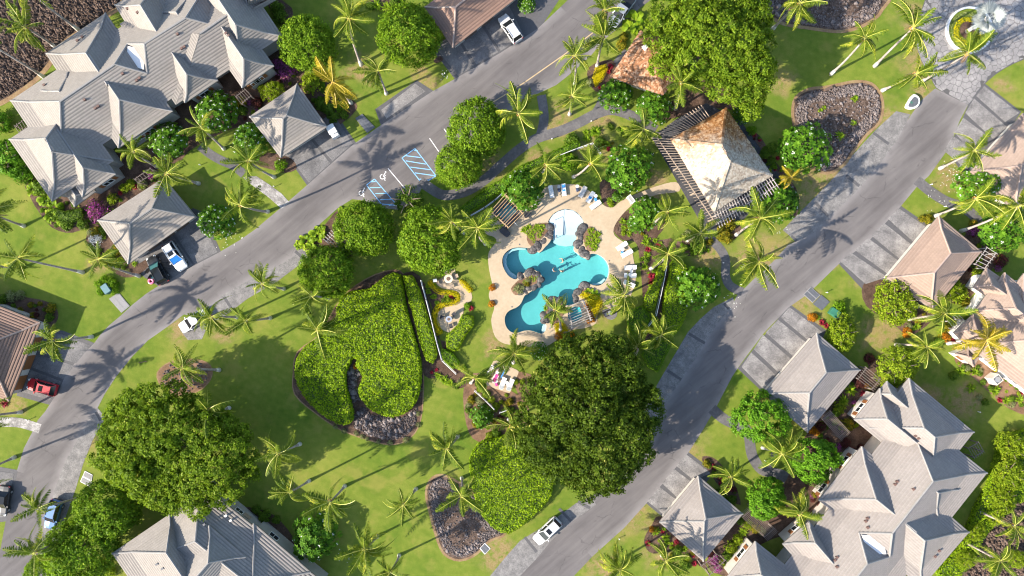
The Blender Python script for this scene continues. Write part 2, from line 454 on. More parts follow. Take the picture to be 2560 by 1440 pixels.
M['tan_paint'] = ground_mat('faded_yellow_road_paint', [(0.3, (0.30, 0.22, 0.12)), (0.5, (0.40, 0.30, 0.17)), (0.7, (0.46, 0.36, 0.22))], (1, 5, 30), 0.8, 0)
M['cover'] = plain('concrete_cover', (0.21, 0.205, 0.205), 0.85, 0, 0.1, 4)
M['coverdark'] = plain('dark_metal_cover', (0.085, 0.09, 0.10), 0.6, 0, 0.2, 4)
M['green_box'] = plain('green_utility_paint', (0.03, 0.14, 0.09), 0.5)
M['teal_box'] = plain('teal_utility_paint', (0.07, 0.16, 0.18), 0.5)
M['plaster'] = ground_mat('pool_plaster', [(0.3, (0.38, 0.43, 0.445)), (0.5, (0.44, 0.49, 0.505)), (0.7, (0.50, 0.55, 0.56))], (0.5, 1.6, 5), 0.7, 0.1, 4, 0.05)
M['spa_tile'] = ground_mat('teal_spa_tile', [(0.3, (0.10, 0.36, 0.39)), (0.5, (0.14, 0.44, 0.47)), (0.7, (0.20, 0.52, 0.54))], (0.5, 3, 9), 0.4, 0)
k = NT('pool_water')
for nd in list(k.t.nodes):
    if nd.type == 'BSDF_PRINCIPLED': k.t.nodes.remove(nd)
tr = k.n('BsdfTransparent'); tr.inputs[0].default_value = (0.96, 0.99, 1.0, 1)
gl = k.n('BsdfGlossy'); gl.inputs['Roughness'].default_value = 0.05
fr = k.n('Fresnel'); fr.inputs[0].default_value = 1.33
bp = k.n('Bump'); bp.inputs['Strength'].default_value = 0.8; bp.inputs['Distance'].default_value = 0.1
w1 = k.noise(1.6, 4, None, 0.6); k.l(w1, bp.inputs['Height'])
k.l(bp.outputs[0], gl.inputs['Normal']); k.l(bp.outputs[0], fr.inputs['Normal'])
mx = k.n('MixShader'); bf = k.n('NewGeometry'); k.l(k.math('MULTIPLY', fr.outputs[0], k.math('SUBTRACT', 1.0, bf.outputs['Backfacing'])), mx.inputs[0]); k.l(tr.outputs[0], mx.inputs[1]); k.l(gl.outputs[0], mx.inputs[2])
k.l(mx.outputs[0], k.out.inputs['Surface'])
va = k.n('VolumeAbsorption'); va.inputs['Color'].default_value = (0.44, 0.875, 0.865, 1); va.inputs['Density'].default_value = 0.72
k.l(va.outputs[0], k.out.inputs['Volume'])
M['water'] = k.m
# pool plaster colour is mottled to stand in for caustic ripple light
M['leaf_round'] = leaf_mat('round_tree_leaf', (0.075, 0.16, 0.0084), (0.21, 0.33, 0.0180), (0.35, 0.42, 0.0420), 0.4)
M['leaf_big'] = leaf_mat('monkeypod_leaf', (0.078, 0.15, 0.0084), (0.215, 0.31, 0.0180), (0.40, 0.39, 0.0720), 0.5, 0.45, 0.15)
M['leaf_dark'] = leaf_mat('dark_tree_leaf', (0.024, 0.05, 0.004), (0.105, 0.165, 0.011), (0.58, 0.52, 0.12), 0.5, 0.38, 0.1)
M['leaf_plum'] = leaf_mat('plumeria_leaf', (0.034, 0.11, 0.0078), (0.13, 0.265, 0.0168), None, 0.4, 0.36)
M['leaf_bread'] = leaf_mat('breadfruit_leaf', (0.06, 0.16, 0.0084), (0.15, 0.32, 0.0180), None, 0.35, 0.35)
M['leaf_lime'] = leaf_mat('lime_shrub_leaf', (0.13, 0.21, 0.0096), (0.30, 0.39, 0.0210), (0.40, 0.42, 0.0420), 0.4)
M['leaf_naupaka'] = leaf_mat('naupaka_leaf', (0.115, 0.215, 0.0054), (0.27, 0.39, 0.0108), (0.42, 0.47, 0.0210), 0.4, 0.35)
M['leaf_hedge'] = leaf_mat('hedge_leaf', (0.08, 0.19, 0.0066), (0.20, 0.35, 0.0144), None, 0.4)
M['leaf_yellow'] = leaf_mat('golden_hedge_leaf', (0.40, 0.34, 0.0048), (0.66, 0.56, 0.0084), None, 0.5)
M['leaf_bush'] = leaf_mat('bush_leaf', (0.05, 0.12, 0.0096), (0.16, 0.25, 0.0240), None, 0.5)
M['leaf_pale'] = leaf_mat('pale_variegated_leaf', (0.16, 0.20, 0.07), (0.34, 0.36, 0.16), None, 0.5)
M['leaf_spiky'] = leaf_mat('strap_leaf', (0.09, 0.19, 0.0084), (0.28, 0.39, 0.0210), (0.42, 0.43, 0.0420), 0.4)
M['leaf_red'] = leaf_mat('red_ti_leaf', (0.13, 0.012, 0.02), (0.36, 0.035, 0.055), None, 0.4)
M['leaf_maroon'] = leaf_mat('maroon_leaf', (0.05, 0.018, 0.016), (0.15, 0.05, 0.04), None, 0.5)
M['leaf_orange'] = leaf_mat('orange_croton_leaf', (0.30, 0.10, 0.0072), (0.60, 0.27, 0.0180), (0.7, 0.45, 0.0300), 0.45)
M['leaf_pink'] = leaf_mat('pink_bougainvillea', (0.10, 0.09, 0.05), (0.45, 0.07, 0.36), (0.6, 0.16, 0.5), 0.6, 0.3)
M['leaf_white'] = leaf_mat('white_flower', (0.55, 0.55, 0.48), (0.8, 0.8, 0.76), None, 0.6, 0.2)
M['leaf_croton'] = leaf_mat('mixed_croton_leaf', (0.07, 0.11, 0.0090), (0.33, 0.27, 0.0180), (0.45, 0.16, 0.0240), 0.45)
M['leaf_silver'] = leaf_mat('silver_palm_leaf', (0.26, 0.29, 0.29), (0.50, 0.53, 0.51), None, 0.5, 0.2)
M['frond'] = leaf_mat('palm_frond_leaf', (0.06, 0.11, 0.0084), (0.185, 0.235, 0.0180), (0.37, 0.35, 0.0330), 0.4, 0.42, 0.12)
M['frond_gold'] = leaf_mat('golden_palm_frond_leaf', (0.16, 0.15, 0.0090), (0.36, 0.27, 0.0180), (0.45, 0.33, 0.0360), 0.4, 0.35)
M['frond_dry'] = leaf_mat('dry_palm_frond', (0.10, 0.06, 0.03), (0.24, 0.15, 0.07), None, 0.8, 0.1)
M['rachis'] = plain('palm_rachis', (0.36, 0.36, 0.06), 0.5)
M['rachis_gold'] = plain('golden_rachis', (0.5, 0.36, 0.06), 0.5)
k = NT('palm_bark')
wv = k.n('TexWave', wave_type='BANDS', bands_direction='Z'); wv.inputs['Scale'].default_value = 3.0; wv.inputs['Distortion'].default_value = 2.0
k.l(k.pos(), wv.inputs['Vector'])
k.bump(wv.outputs['Fac'], 0.4, 0.04)
M['palmbark'] = k.set(k.ramp(k.math('ADD', k.math('MULTIPLY', wv.outputs['Fac'], 0.25), k.math('MULTIPLY', k.noise(2.5, 5), 0.75)), [(0.3, (0.17, 0.135, 0.115)), (0.5, (0.30, 0.25, 0.22)), (0.7, (0.45, 0.395, 0.36))]), 0.9, 0, 0.2)
M['palmbase'] = plain('whitish_trunk_base', (0.60, 0.57, 0.54), 0.9, 0, 0.15, 3)
M['bark'] = plain('tree_bark', (0.16, 0.12, 0.09), 0.9, 0, 0.25, 3)
M['coconut'] = plain('coconut_husk', (0.42, 0.23, 0.05), 0.6, 0, 0.3, 5)
M['skin'] = plain('skin', (0.48, 0.27, 0.18), 0.5, 0, 0.05)
M['hair'] = plain('dark_hair', (0.035, 0.02, 0.013), 0.6)
M['cushion'] = plain('white_sling_fabric', (0.66, 0.65, 0.61), 0.8, 0, 0.04)
M['greysling'] = plain('grey_sling_fabric', (0.42, 0.41, 0.39), 0.8, 0, 0.05)
M['towel_blue'] = plain('blue_towel', (0.035, 0.20, 0.48), 0.95)
M['towel_pink'] = plain('pink_towel', (0.62, 0.05, 0.22), 0.95)
M['navy'] = plain('navy_fabric', (0.03, 0.045, 0.09), 0.9)
M['pinkvinyl'] = plain('pink_vinyl', (0.72, 0.17, 0.30), 0.35)
M['tealvinyl'] = plain('teal_vinyl', (0.20, 0.52, 0.43), 0.4)
M['tablestone'] = plain('beige_table_stone', (0.55, 0.47, 0.36), 0.7)
# ------------------------------------------------------------------ the setting: ground, roads, paving
Z5 = lambda s: zpts(s, 1230, 500, 3.79)
POOL = smooth(Z5('690,85 770,97 830,140 862,190 872,240 815,262 806,330 790,400 775,470 800,500 850,535 905,560 932,512 1000,515 1060,552 1103,615 1110,680 1088,750 1050,792 1010,812 960,808 900,790 850,815 790,870 770,920 790,975 745,990 700,1000 640,990 560,1010 510,1060 480,1110 490,1160 515,1190 505,1240 470,1268 420,1252 360,1236 300,1240 250,1256 200,1258 160,1235 130,1190 120,1130 135,1080 170,1045 225,1022 262,995 285,960 310,905 350,880 410,840 460,790 478,735 440,685 385,660 330,675 290,700 245,735 225,752 190,742 150,712 112,650 96,590 106,530 140,488 190,458 250,448 340,455 400,470 450,500 500,450 550,395 575,330 580,285 560,240 535,215 535,195 572,140 622,105'), 2)
SPA_A = smooth(zpts('545,640 640,690 730,770 660,870 560,980 460,900 380,820 450,740', 1190, 420, 7.2), 1)
SPA_B = smooth(zpts('655,560 760,535 860,535 905,620 915,740 800,820 690,830 640,740 640,640', 1340, 700, 8), 2)
W2 = lambda p, z=0.0: [tuple(G(x, y, z)[:2]) for x, y in p]

def sheet(name, p, mat, z, kind='structure', thick=None, holes=(), label=None, px=True):
    """flat ground layer, top at z, with a skirt going down into the ground"""
    loops = [W2(p) if px else p] + [W2(h) for h in holes]
    loops = [l if area2(l) > 0 else l[::-1] for l in loops]
    tri = tessellate_polygon([[Vector((x, y, 0)) for x, y in l] for l in loops])
    flat = [q for l in loops for q in l]
    b = MB()
    b.v = [(x, y, z) for x, y in flat]
    for t in tri:
        a, c, d = (flat[i] for i in t)
        b.f.append(tuple(t) if (c[0] - a[0]) * (d[1] - a[1]) - (c[1] - a[1]) * (d[0] - a[0]) > 0 else tuple(t[::-1])); b.m.append(0)
    th = z if thick is None else thick
    if th > 0:
        n0 = 0
        for l in loops:
            n = len(l); o = len(b.v)
            b.v += [(x, y, z - th - 0.001) for x, y in l]
            for i in range(n):
                j = (i + 1) % n
                b.f.append((n0 + i, o + i, o + j, n0 + j)); b.m.append(0)
            n0 += n
    me = b.mesh(name, mat)
    o = obj(name, me)
    return tag(o, label, None, None, kind)

def strip(p, w, n=4):
    """px centre line -> px outline of a path w px wide"""
    p = smooth(p, n, False)
    L, Rr = [], []
    for i in range(len(p)):
        a, c = p[max(i - 1, 0)], p[min(i + 1, len(p) - 1)]
        dx, dy = c[0] - a[0], c[1] - a[1]; d = math.hypot(dx, dy) or 1
        ww = w if not hasattr(w, '__len__') else w[0] + (w[1] - w[0]) * i / (len(p) - 1)
        L.append((p[i][0] - dy / d * ww / 2, p[i][1] + dx / d * ww / 2)); Rr.append((p[i][0] + dy / d * ww / 2, p[i][1] - dx / d * ww / 2))
    return L + Rr[::-1]

outer = [(-400, -400), (400, -400), (400, 400), (-400, 400)]
sheet('ground', outer, M['lawn'], 0.0, holes=[POOL, SPA_A, SPA_B], px=False)

ROAD1 = pts('-60,1500 -10,1430 15,1300 42,1178 60,1120 82,1078 95,1050 112,1030 128,1006 148,975 163,940 198,893 234,860 250,838 272,814 302,789 332,761 366,734 402,711 470,672 546,632 600,600 640,572 668,548 704,518 770,461 825,412 886,359 955,311 1015,272 1080,229 1143,194 1250,133 1345,71 1402,17 1440,-20 1480,-60 1660,-60 1640,-10 1600,20 1545,70 1510,100 1478,138 1432,180 1390,213 1340,236 1300,262 1240,300 1180,350 1150,400 1110,425 1090,442 1058,462 1040,500 1000,525 960,520 900,500 880,498 845,520 800,560 768,600 765,615 735,640 690,668 640,692 590,718 555,738 535,762 500,792 460,786 420,816 370,851 330,892 290,942 262,985 245,1018 205,1080 165,1150 135,1230 110,1330 80,1440 60,1500')
ROAD2 = pts('1180,1520 1225,1440 1290,1365 1360,1315 1440,1260 1480,1240 1500,1225 1560,1190 1620,1120 1640,1060 1660,1010 1705,946 1760,861 1792,808 1832,760 1842,740 1882,700 1935,652 1970,612 1992,603 2035,580 2092,525 2150,466 2210,396 2275,291 2302,252 2338,221 2420,262 2400,300 2372,370 2322,440 2296,462 2250,518 2170,605 2102,655 2020,735 1972,768 1910,832 1850,912 1830,942 1792,1015 1760,1070 1722,1130 1680,1180 1618,1256 1560,1320 1480,1392 1430,1445 1360,1520')
sheet('road', ROAD1, M['asphalt'], 0.010)
sheet('road', ROAD2, M['asphalt'], 0.010)

def dusty_edge(p, w=1.3):
    """paler dusty asphalt along both edges, fading inwards"""
    q = W2(p); q = q if area2(q) > 0 else q[::-1]; n = len(q); inn = []
    for i in range(n):
        a, b, c = Vector(q[i - 1]), Vector(q[i]), Vector(q[(i + 1) % n]); d = ((b - a).normalized() + (c - b).normalized())
        d = d.normalized() if d.length > .3 else (c - b).normalized(); inn.append((b.x - d.y * w, b.y + d.x * w))
    V = []
    for i in range(n):
        j = (i + 1) % n
        if max(abs(q[i][0]), abs(q[j][0])) < 79 and max(abs(q[i][1]), abs(q[j][1])) < 44.5: V += [(*q[i], .0145), (*q[j], .0145), (*inn[j], .0145), (*inn[i], .0145)]
    me = quads('road_edge', np.array(V), M['asphalt']); a = me.attributes.new('edge', 'FLOAT', 'POINT'); a.data.foreach_set('value', np.array([1, 1, 0, 0] * (len(V) // 4), np.float32))
    tag(obj('road_edge', me), kind='structure')
dusty_edge(ROAD1); dusty_edge(ROAD2)
def bay(p, name='parking_bay', mat='bay', z=0.018, bands=(), bw=7):
    """light parking lane beside the road with recessed darker bands between its panels"""
    o = sheet(name, p, M[mat], z)
    for a, c in bands:
        dx, dy = c[0] - a[0], c[1] - a[1]; d = math.hypot(dx, dy); nx, ny = -dy / d * bw / 2, dx / d * bw / 2
        m = MB(); m.prism(W2([(a[0] + nx, a[1] + ny), (c[0] + nx, c[1] + ny), (c[0] - nx, c[1] - ny), (a[0] - nx, a[1] - ny)]), 0.0, z + 0.006)
        m.part('joint_band', M['band'], o)
    return o
bay(pts('243,1018 264,1044 232,1100 208,1160 190,1220 165,1290 145,1370 130,1460 84,1460 110,1330 135,1230 165,1150 205,1080'), bands=[((240, 1030), (252, 1052))])
bay(pts('555,738 590,718 640,692 690,668 735,640 765,614 775,628 770,645 735,672 690,706 620,746 562,790 520,812 500,800 535,762'), bands=[((738, 628), (760, 648)), ((560, 742), (578, 770))])
bay(pts('500,800 535,762 520,812 505,848 470,850 450,825 460,800'))
bay(pts('1225,1440 1262,1395 1300,1352 1360,1315 1400,1288 1440,1258 1480,1240 1490,1262 1425,1308 1380,1350 1340,1398 1300,1440'), bands=[((1312, 1343), (1342, 1380)), ((1398, 1272), (1428, 1303)), ((1445, 1254), (1475, 1270))])
bay(pts('1640,966 1680,898 1720,830 1752,796 1784,768 1832,743 1838,758 1794,808 1762,860 1707,945 1662,1012 1630,1080 1590,1120 1600,1050'), bands=[((1722, 834), (1762, 858)), ((1668, 926), (1703, 949)), ((1810, 758), (1822, 772))])
bay(pts('1957,575 2000,530 2050,480 2092,436 2130,390 2160,356 2190,324 2240,278 2276,286 2246,345 2210,396 2152,466 2094,525 2036,581 1992,605'), bands=[((2183, 332), (2222, 360)), ((2115, 438), (2148, 465)), ((2040, 508), (2070, 540)), ((1978, 590), (1992, 603))])

def slabs(name, outline, quads_, mat='stamp', base='band', label=None):
    """driveway: dark base sheet with each stamped slab a part of its own, standing 15 mm proud"""
    cx = sum(p[0] for p in outline) / len(outline); cy = sum(p[1] for p in outline) / len(outline)
    o = sheet(name, [(cx + (x - cx) * 1.05, cy + (y - cy) * 1.05) for x, y in outline], M[base], 0.014)
    for q in quads_:
        m = MB(); m.prism(W2(q), 0.005, 0.032); m.part('slab', M[mat], o)
    return o
slabs('driveway', pts('315,650 480,525 505,535 548,632 401,713 365,690'), [pts('325,652 360,628 430,697 403,709 368,688'), pts('365,624 424,578 482,662 434,694'), pts('430,574 492,530 544,630 486,659')], 'stamp_dark')
slabs('driveway', pts('690,385 805,290 835,285 886,359 771,462 738,415'), [pts('702,384 762,332 826,408 772,457 738,412'), pts('767,328 822,288 836,290 882,358 831,403')], 'stamp_dark')
slabs('driveway', pts('1085,118 1130,90 1283,-12 1400,-12 1345,71 1250,133 1143,194'), [pts('1090,120 1140,95 1185,165 1145,190'), pts('1146,92 1200,60 1246,130 1191,161'), pts('1206,56 1270,10 1310,90 1252,127')], 'stamp_dark')
slabs('driveway', pts('941,272 1040,203 1080,229 955,311'), [pts('953,275 1038,209 1064,228 966,297')], 'stamp')
slabs('driveway', pts('90,825 155,830 234,861 128,1008 45,985 70,900'), [pts('100,835 155,836 226,864 190,908 95,880'), pts('92,886 186,914 158,948 80,918'), pts('76,924 154,954 126,1000 55,980')], 'stamp_dark')
slabs('driveway', pts('-60,1160 42,1178 15,1300 -60,1310'), [pts('-55,1170 36,1184 24,1236 -55,1225'), pts('-55,1231 22,1242 12,1292 -55,1300')], 'stamp_dark')
Z8 = lambda s: zpts(s, 1920, 360, 4)
slabs('driveway', pts('2246,517 2325,572 2290,650 2218,705 2160,720 2100,655'), [Z8('1310,645 1196,745 1460,985 1585,830'), Z8('1160,790 1032,915 1330,1160 1440,1010'), Z8('1000,940 866,1060 1200,1300 1320,1180'), Z8('828,1085 722,1175 975,1400 1190,1330')], 'stamp')
slabs('driveway', pts('1974,766 2060,828 2040,880 1920,985 1850,919'), [pts('1974,768 1951,793 2022,852 2056,830'), pts('1945,799 1914,831 1984,892 2017,858'), pts('1907,837 1884,873 1945,930 1980,899'), pts('1878,881 1854,917 1915,980 1938,936')], 'stamp')
Z7 = lambda s: zpts(s, 1280, 1080, 4)
slabs('driveway', Z7('1745,205 2000,400 1950,480 1660,850 1530,850 1340,690 1480,540 1640,345'), [Z7('1740,222 1642,338 1822,488 1985,408'), Z7('1616,366 1500,514 1680,680 1812,512'), Z7('1474,548 1352,690 1525,835 1660,690')], 'stamp')
slabs('driveway', pts('2462,215 2548,282 2500,350 2440,420 2405,425 2372,372 2402,312 2430,245'), [zpts('2160,860 2082,960 2370,1220 2510,1130', 1920, 0, 4), zpts('2060,985 1972,1130 2250,1390 2390,1270', 1920, 0, 4), zpts('615,165 505,335 700,560 880,360', 2280, 260, 4.8), zpts('488,385 382,560 640,775 790,640 640,480', 2280, 260, 4.8)], 'stamp')

# footpaths
for p, w, mt in ((pts('500,365 525,385 555,402 585,415 610,436'), 22, 'path'), (pts('1353,238 1358,268 1360,300 1352,335'), 23, 'path'),
                 (pts('1050,452 1075,470 1110,488 1160,480 1205,455 1250,415 1300,372 1345,345 1400,328 1445,308 1490,285 1530,275 1580,290 1640,325'), 25, 'path'),
                 (pts('1490,284 1508,250 1522,210 1540,165 1570,130'), 24, 'path'), (pts('1755,560 1775,595 1800,622 1814,650 1814,690 1826,715 1856,730'), 22, 'path'),
                 (pts('2292,450 2325,478 2365,503 2400,515 2430,535 2450,560'), 25, 'path'), (pts('-20,1056 20,1055 55,1058 100,1072'), 24, 'lichen'),
                 (zpts('190,200 330,320 500,400 600,450 640,560 655,680 690,800 790,930 930,970 1060,1010 1150,1120 1250,1210', 1740, 980, 4.8), 26, 'path'), (zpts('930,680 930,800 900,900', 1740, 980, 4.8), 14, 'path')):
    sheet('footpath', strip(p, w), M[mt], 0.022 + 0.002 * random.random())
sheet('footpath', smooth(pts('608,444 618,440 642,441 674,462 704,484 724,506 704,522 672,494 640,470 616,452'), 1), M['lichen'], 0.026)

# roundabout: every flagstone a part of its own
def clip(poly, a, b, c):
    """keep a*x+b*y<=c"""
    out = []
    for i in range(len(poly)):
        p, q = poly[i], poly[(i + 1) % len(poly)]
        dp, dq = a * p[0] + b * p[1] - c, a * q[0] + b * q[1] - c
        if dp <= 0: out.append(p)
        if dp * dq < 0:
            t = dp / (dp - dq); out.append((p[0] + (q[0] - p[0]) * t, p[1] + (q[1] - p[1]) * t))
    return out
RB = smooth(pts('2300,-60 2312,0 2293,50 2290,100 2302,150 2326,190 2340,220 2380,242 2420,262 2446,228 2470,202 2510,172 2570,145 2640,130 2640,-60'), 2)
rb = sheet('flagstone_circle', RB, M['grout'], 0.012)
rs = np.random.RandomState(4)
sd = []
c0 = W2([(2420, 77)])[0]
rbw = W2(RB)
while len(sd) < 330:
    p = (rs.uniform(2285, 2600), rs.uniform(-25, 262))
    if not inside(RB, *p) or math.hypot(p[0] - 2420, p[1] - 77) < 58: continue
    q = tuple(G(*p)[:2])
    if all((q[0] - s[0]) ** 2 + (q[1] - s[1]) ** 2 > 0.55 for s in sd) or (rs.rand() < 0.03 and all((q[0] - s[0]) ** 2 + (q[1] - s[1]) ** 2 > 0.25 for s in sd)): sd.append(q)
    if len(sd) > 296: break
stone_rest = MB()
cnt = 0
for i, s_ in enumerate(sd):
    cell = [(s_[0] + 1.3 * math.cos(a), s_[1] + 1.3 * math.sin(a)) for a in np.linspace(0, 2 * math.pi, 10, endpoint=False)]
    for j, t in enumerate(sd):
        if i == j: continue
        dx, dy = t[0] - s_[0], t[1] - s_[1]; d2 = dx * dx + dy * dy
        if d2 > 7: continue
        d = math.sqrt(d2)
        cell = clip(cell, dx / d, dy / d, (s_[0] * dx + s_[1] * dy) / d + d / 2 - 0.035)
    for j in range(len(rbw)):                       # trim to the edge of the paved area
        (ax, ay), (bx_, by_) = rbw[j - 1], rbw[j]; L_ = math.hypot(bx_ - ax, by_ - ay)
        if L_ < 1e-6 or math.hypot((ax + bx_) / 2 - s_[0], (ay + by_) / 2 - s_[1]) > 1.5 + L_ / 2: continue
        nx_, ny_ = (by_ - ay) / L_, -(bx_ - ax) / L_; c_ = nx_ * ax + ny_ * ay
        if nx_ * s_[0] + ny_ * s_[1] > c_: nx_, ny_, c_ = -nx_, -ny_, -c_
        cell = clip(cell, nx_, ny_, c_ - .08)
    if len(cell) > 2:
        m = MB(); m.prism(cell, 0.005, 0.032 + 0.012 * rs.rand()); m.part('flagstone', M['flag'], rb)

# road paint: pale bay lines, hatched blue aisles, wheelchair symbols, faded yellow line
def paint(name, segs, w, mat, z=0.016, label=None, cat='road marking', grp=None):
    m = MB()
    for a, b in segs:
        a = G(*a); b = G(*b); d = (b - a).normalized(); n = Vector((-d.y, d.x, 0)) * (w / 2)
        m.prism([tuple((a + n)[:2]), tuple((b + n)[:2]), tuple((b - n)[:2]), tuple((a - n)[:2])], z - 0.002, z)
    return m.top(name, mat, label, cat, grp)
T6 = lambda s: zpts(s, 640, 360, 4)
def hatch(quad, ribs, label):
    q = T6(quad); segs = [(q[i], q[(i + 1) % len(q)]) for i in range(len(q) if len(q) == 4 else len(q) - 1)]
    o = paint('hatched_bay_marking', segs, 0.13, M['blue_paint'], label=label)
    for a in ribs:
        p = T6(a); m = MB(); A, B = G(*p[0]), G(*p[1]); d = (B - A).normalized(); n = Vector((-d.y, d.x, 0)) * .065
        A = A + d * 0.07; B = B - d * 0.07
        m.prism([tuple((A + n)[:2]), tuple((B + n)[:2]), tuple((B - n)[:2]), tuple((A - n)[:2])], 0.017, 0.0195); m.part('stripe', M['blue_paint'], o)
hatch('1590,45 1460,140 1665,400 1800,318', ['1575,62 1622,68', '1490,116 1650,136', '1495,168 1702,202', '1540,230 1750,258', '1585,288 1795,318', '1632,350 1735,362'], 'large blue hatched aisle painted between the parking stalls')
hatch('1410,612 1185,350 1105,410 1255,600', ['1140,378 1200,376', '1135,437 1250,435', '1190,495 1308,495', '1235,556 1362,553', '1325,612 1405,610'], 'smaller blue hatched aisle partly hidden under the round tree')
for i, (a, b, lb) in enumerate((((970, 421), (1012, 471), 'long white stall line between the two blue hatched aisles'), ((1074, 346), (1097, 379), 'white stall line touching the round tree crown, lower one'), ((1110, 322), (1129, 350), 'short white stall line nearest the yellow line'))):
    paint('stall_line', [(a, b)], 0.13, M['white_paint'], label=lb, grp='white parking stall lines')
paint('lane_line', [((1230, 257), (1310, 207)), ((1310, 207), (1410, 137)), ((1410, 137), (1482, 82))], 0.16, M['tan_paint'], label='long faded yellow line along the upper asphalt edge')
def wheelchair(px, py, label):
    c = G(px, py); m = MB(); a0 = R(-35)
    def P(x, y): return (c.x + (x * math.cos(a0) - y * math.sin(a0)) * .95, c.y + (x * math.sin(a0) + y * math.cos(a0)) * .95)
    def seg(p, q, w):
        dx, dy = q[0] - p[0], q[1] - p[1]; d = math.hypot(dx, dy); nx, ny = -dy / d * w / 2, dx / d * w / 2
        m.prism([P(p[0] + nx, p[1] + ny), P(q[0] + nx, q[1] + ny), P(q[0] - nx, q[1] - ny), P(p[0] - nx, p[1] - ny)], 0.017, 0.020 + 0.0003 * (len(m.f) % 9))
    angs = np.linspace(R(130), R(395), 12)
    for a, b in zip(angs[:-1], angs[1:]): seg((-0.08 + .38 * math.cos(a), -.2 + .38 * math.sin(a)), (-0.08 + .38 * math.cos(b), -.2 + .38 * math.sin(b)), .13)
    seg((-.08, .55), (-.02, -.05), .14); seg((-.02, -.05), (.36, -.05), .13); seg((.36, -.05), (.52, -.5), .13); seg((.50, -.46), (.68, -.40), .1); seg((-.05, .25), (.25, .25), .1)
    m.prism([P(-.1 + .13 * math.cos(a), .72 + .13 * math.sin(a)) for a in np.linspace(0, 2 * math.pi, 10, endpoint=False)], 0.017, 0.0205)
    m.top('wheelchair_symbol', M['white_paint'], label, 'road marking', 'white wheelchair symbols')
wheelchair(959, 440, 'white wheelchair symbol between the white line and smaller blue hatching')
wheelchair(906, 481, 'white wheelchair symbol left of the smaller blue hatching')

# beds of mulch, soil, lava
def bed(name, p, mat, z=0.03, sm=3, edge=None):
    p = smooth(p, sm) if sm > 1 else p
    if edge:
        cx = sum(a[0] for a in p) / len(p); cy = sum(a[1] for a in p) / len(p)
        e = []
        for i in range(len(p)):
            a, c = p[i - 1], p[(i + 1) % len(p)]; dx, dy = c[0] - a[0], c[1] - a[1]; d = math.hypot(dx, dy) or 1
            s_ = 1 if area2(p) > 0 else -1
            e.append((p[i][0] + s_ * dy / d * edge, p[i][1] - s_ * dx / d * edge))
        sheet('dirt_edge', e, M['edge'], z - 0.006)
    return sheet(name, p, M[mat], z)
L_FIELD = pts('-80,-60 300,-60 302,0 284,22 196,76 152,106 130,142 90,192 30,236 -20,262 -80,280')
bed('lava_field', L_FIELD, 'lava', 0.034, 2, 12)
L_KID = pts('1985,285 1992,246 2024,226 2060,222 2100,214 2140,207 2176,212 2197,235 2204,268 2195,305 2164,335 2128,380 2105,412 2062,430 2020,400 1995,340')
bed('lava_bed', L_KID, 'rockbrown', 0.034, 3, 7)
L_TOP = pts('1890,-40 2210,-40 2202,22 2172,52 2130,70 2090,75 2020,66 1960,56 1925,32')
bed('lava_bed', L_TOP, 'rockbrown', 0.034, 3, 8)
L_TRI = pts('1100,1190 1078,1202 1068,1232 1076,1275 1092,1335 1112,1382 1150,1398 1190,1382 1222,1350 1262,1332 1225,1300 1190,1240 1130,1200')
bed('lava_bed', L_TRI, 'rockbrown', 0.034, 3, 6)
L_BIG = pts('738,985 790,1032 850,1072 920,1098 975,1110 1015,1100 1045,1066 1056,1000 1055,900 1032,800 1012,690 962,680 890,715 838,770 800,838 745,880 735,930')
bed('lava_bed', L_BIG, 'mulch', 0.03, 3, 3)
L_SM = pts('395,932 430,905 490,900 524,914 528,940 510,966 480,982 440,986 405,965')
bed('lava_bed', L_SM, 'soil', 0.034, 3, 3)
bed('lava_bed', pts('2480,1285 2570,1235 2640,1250 2640,1500 2360,1500 2430,1405'), 'lava', 0.034, 3)
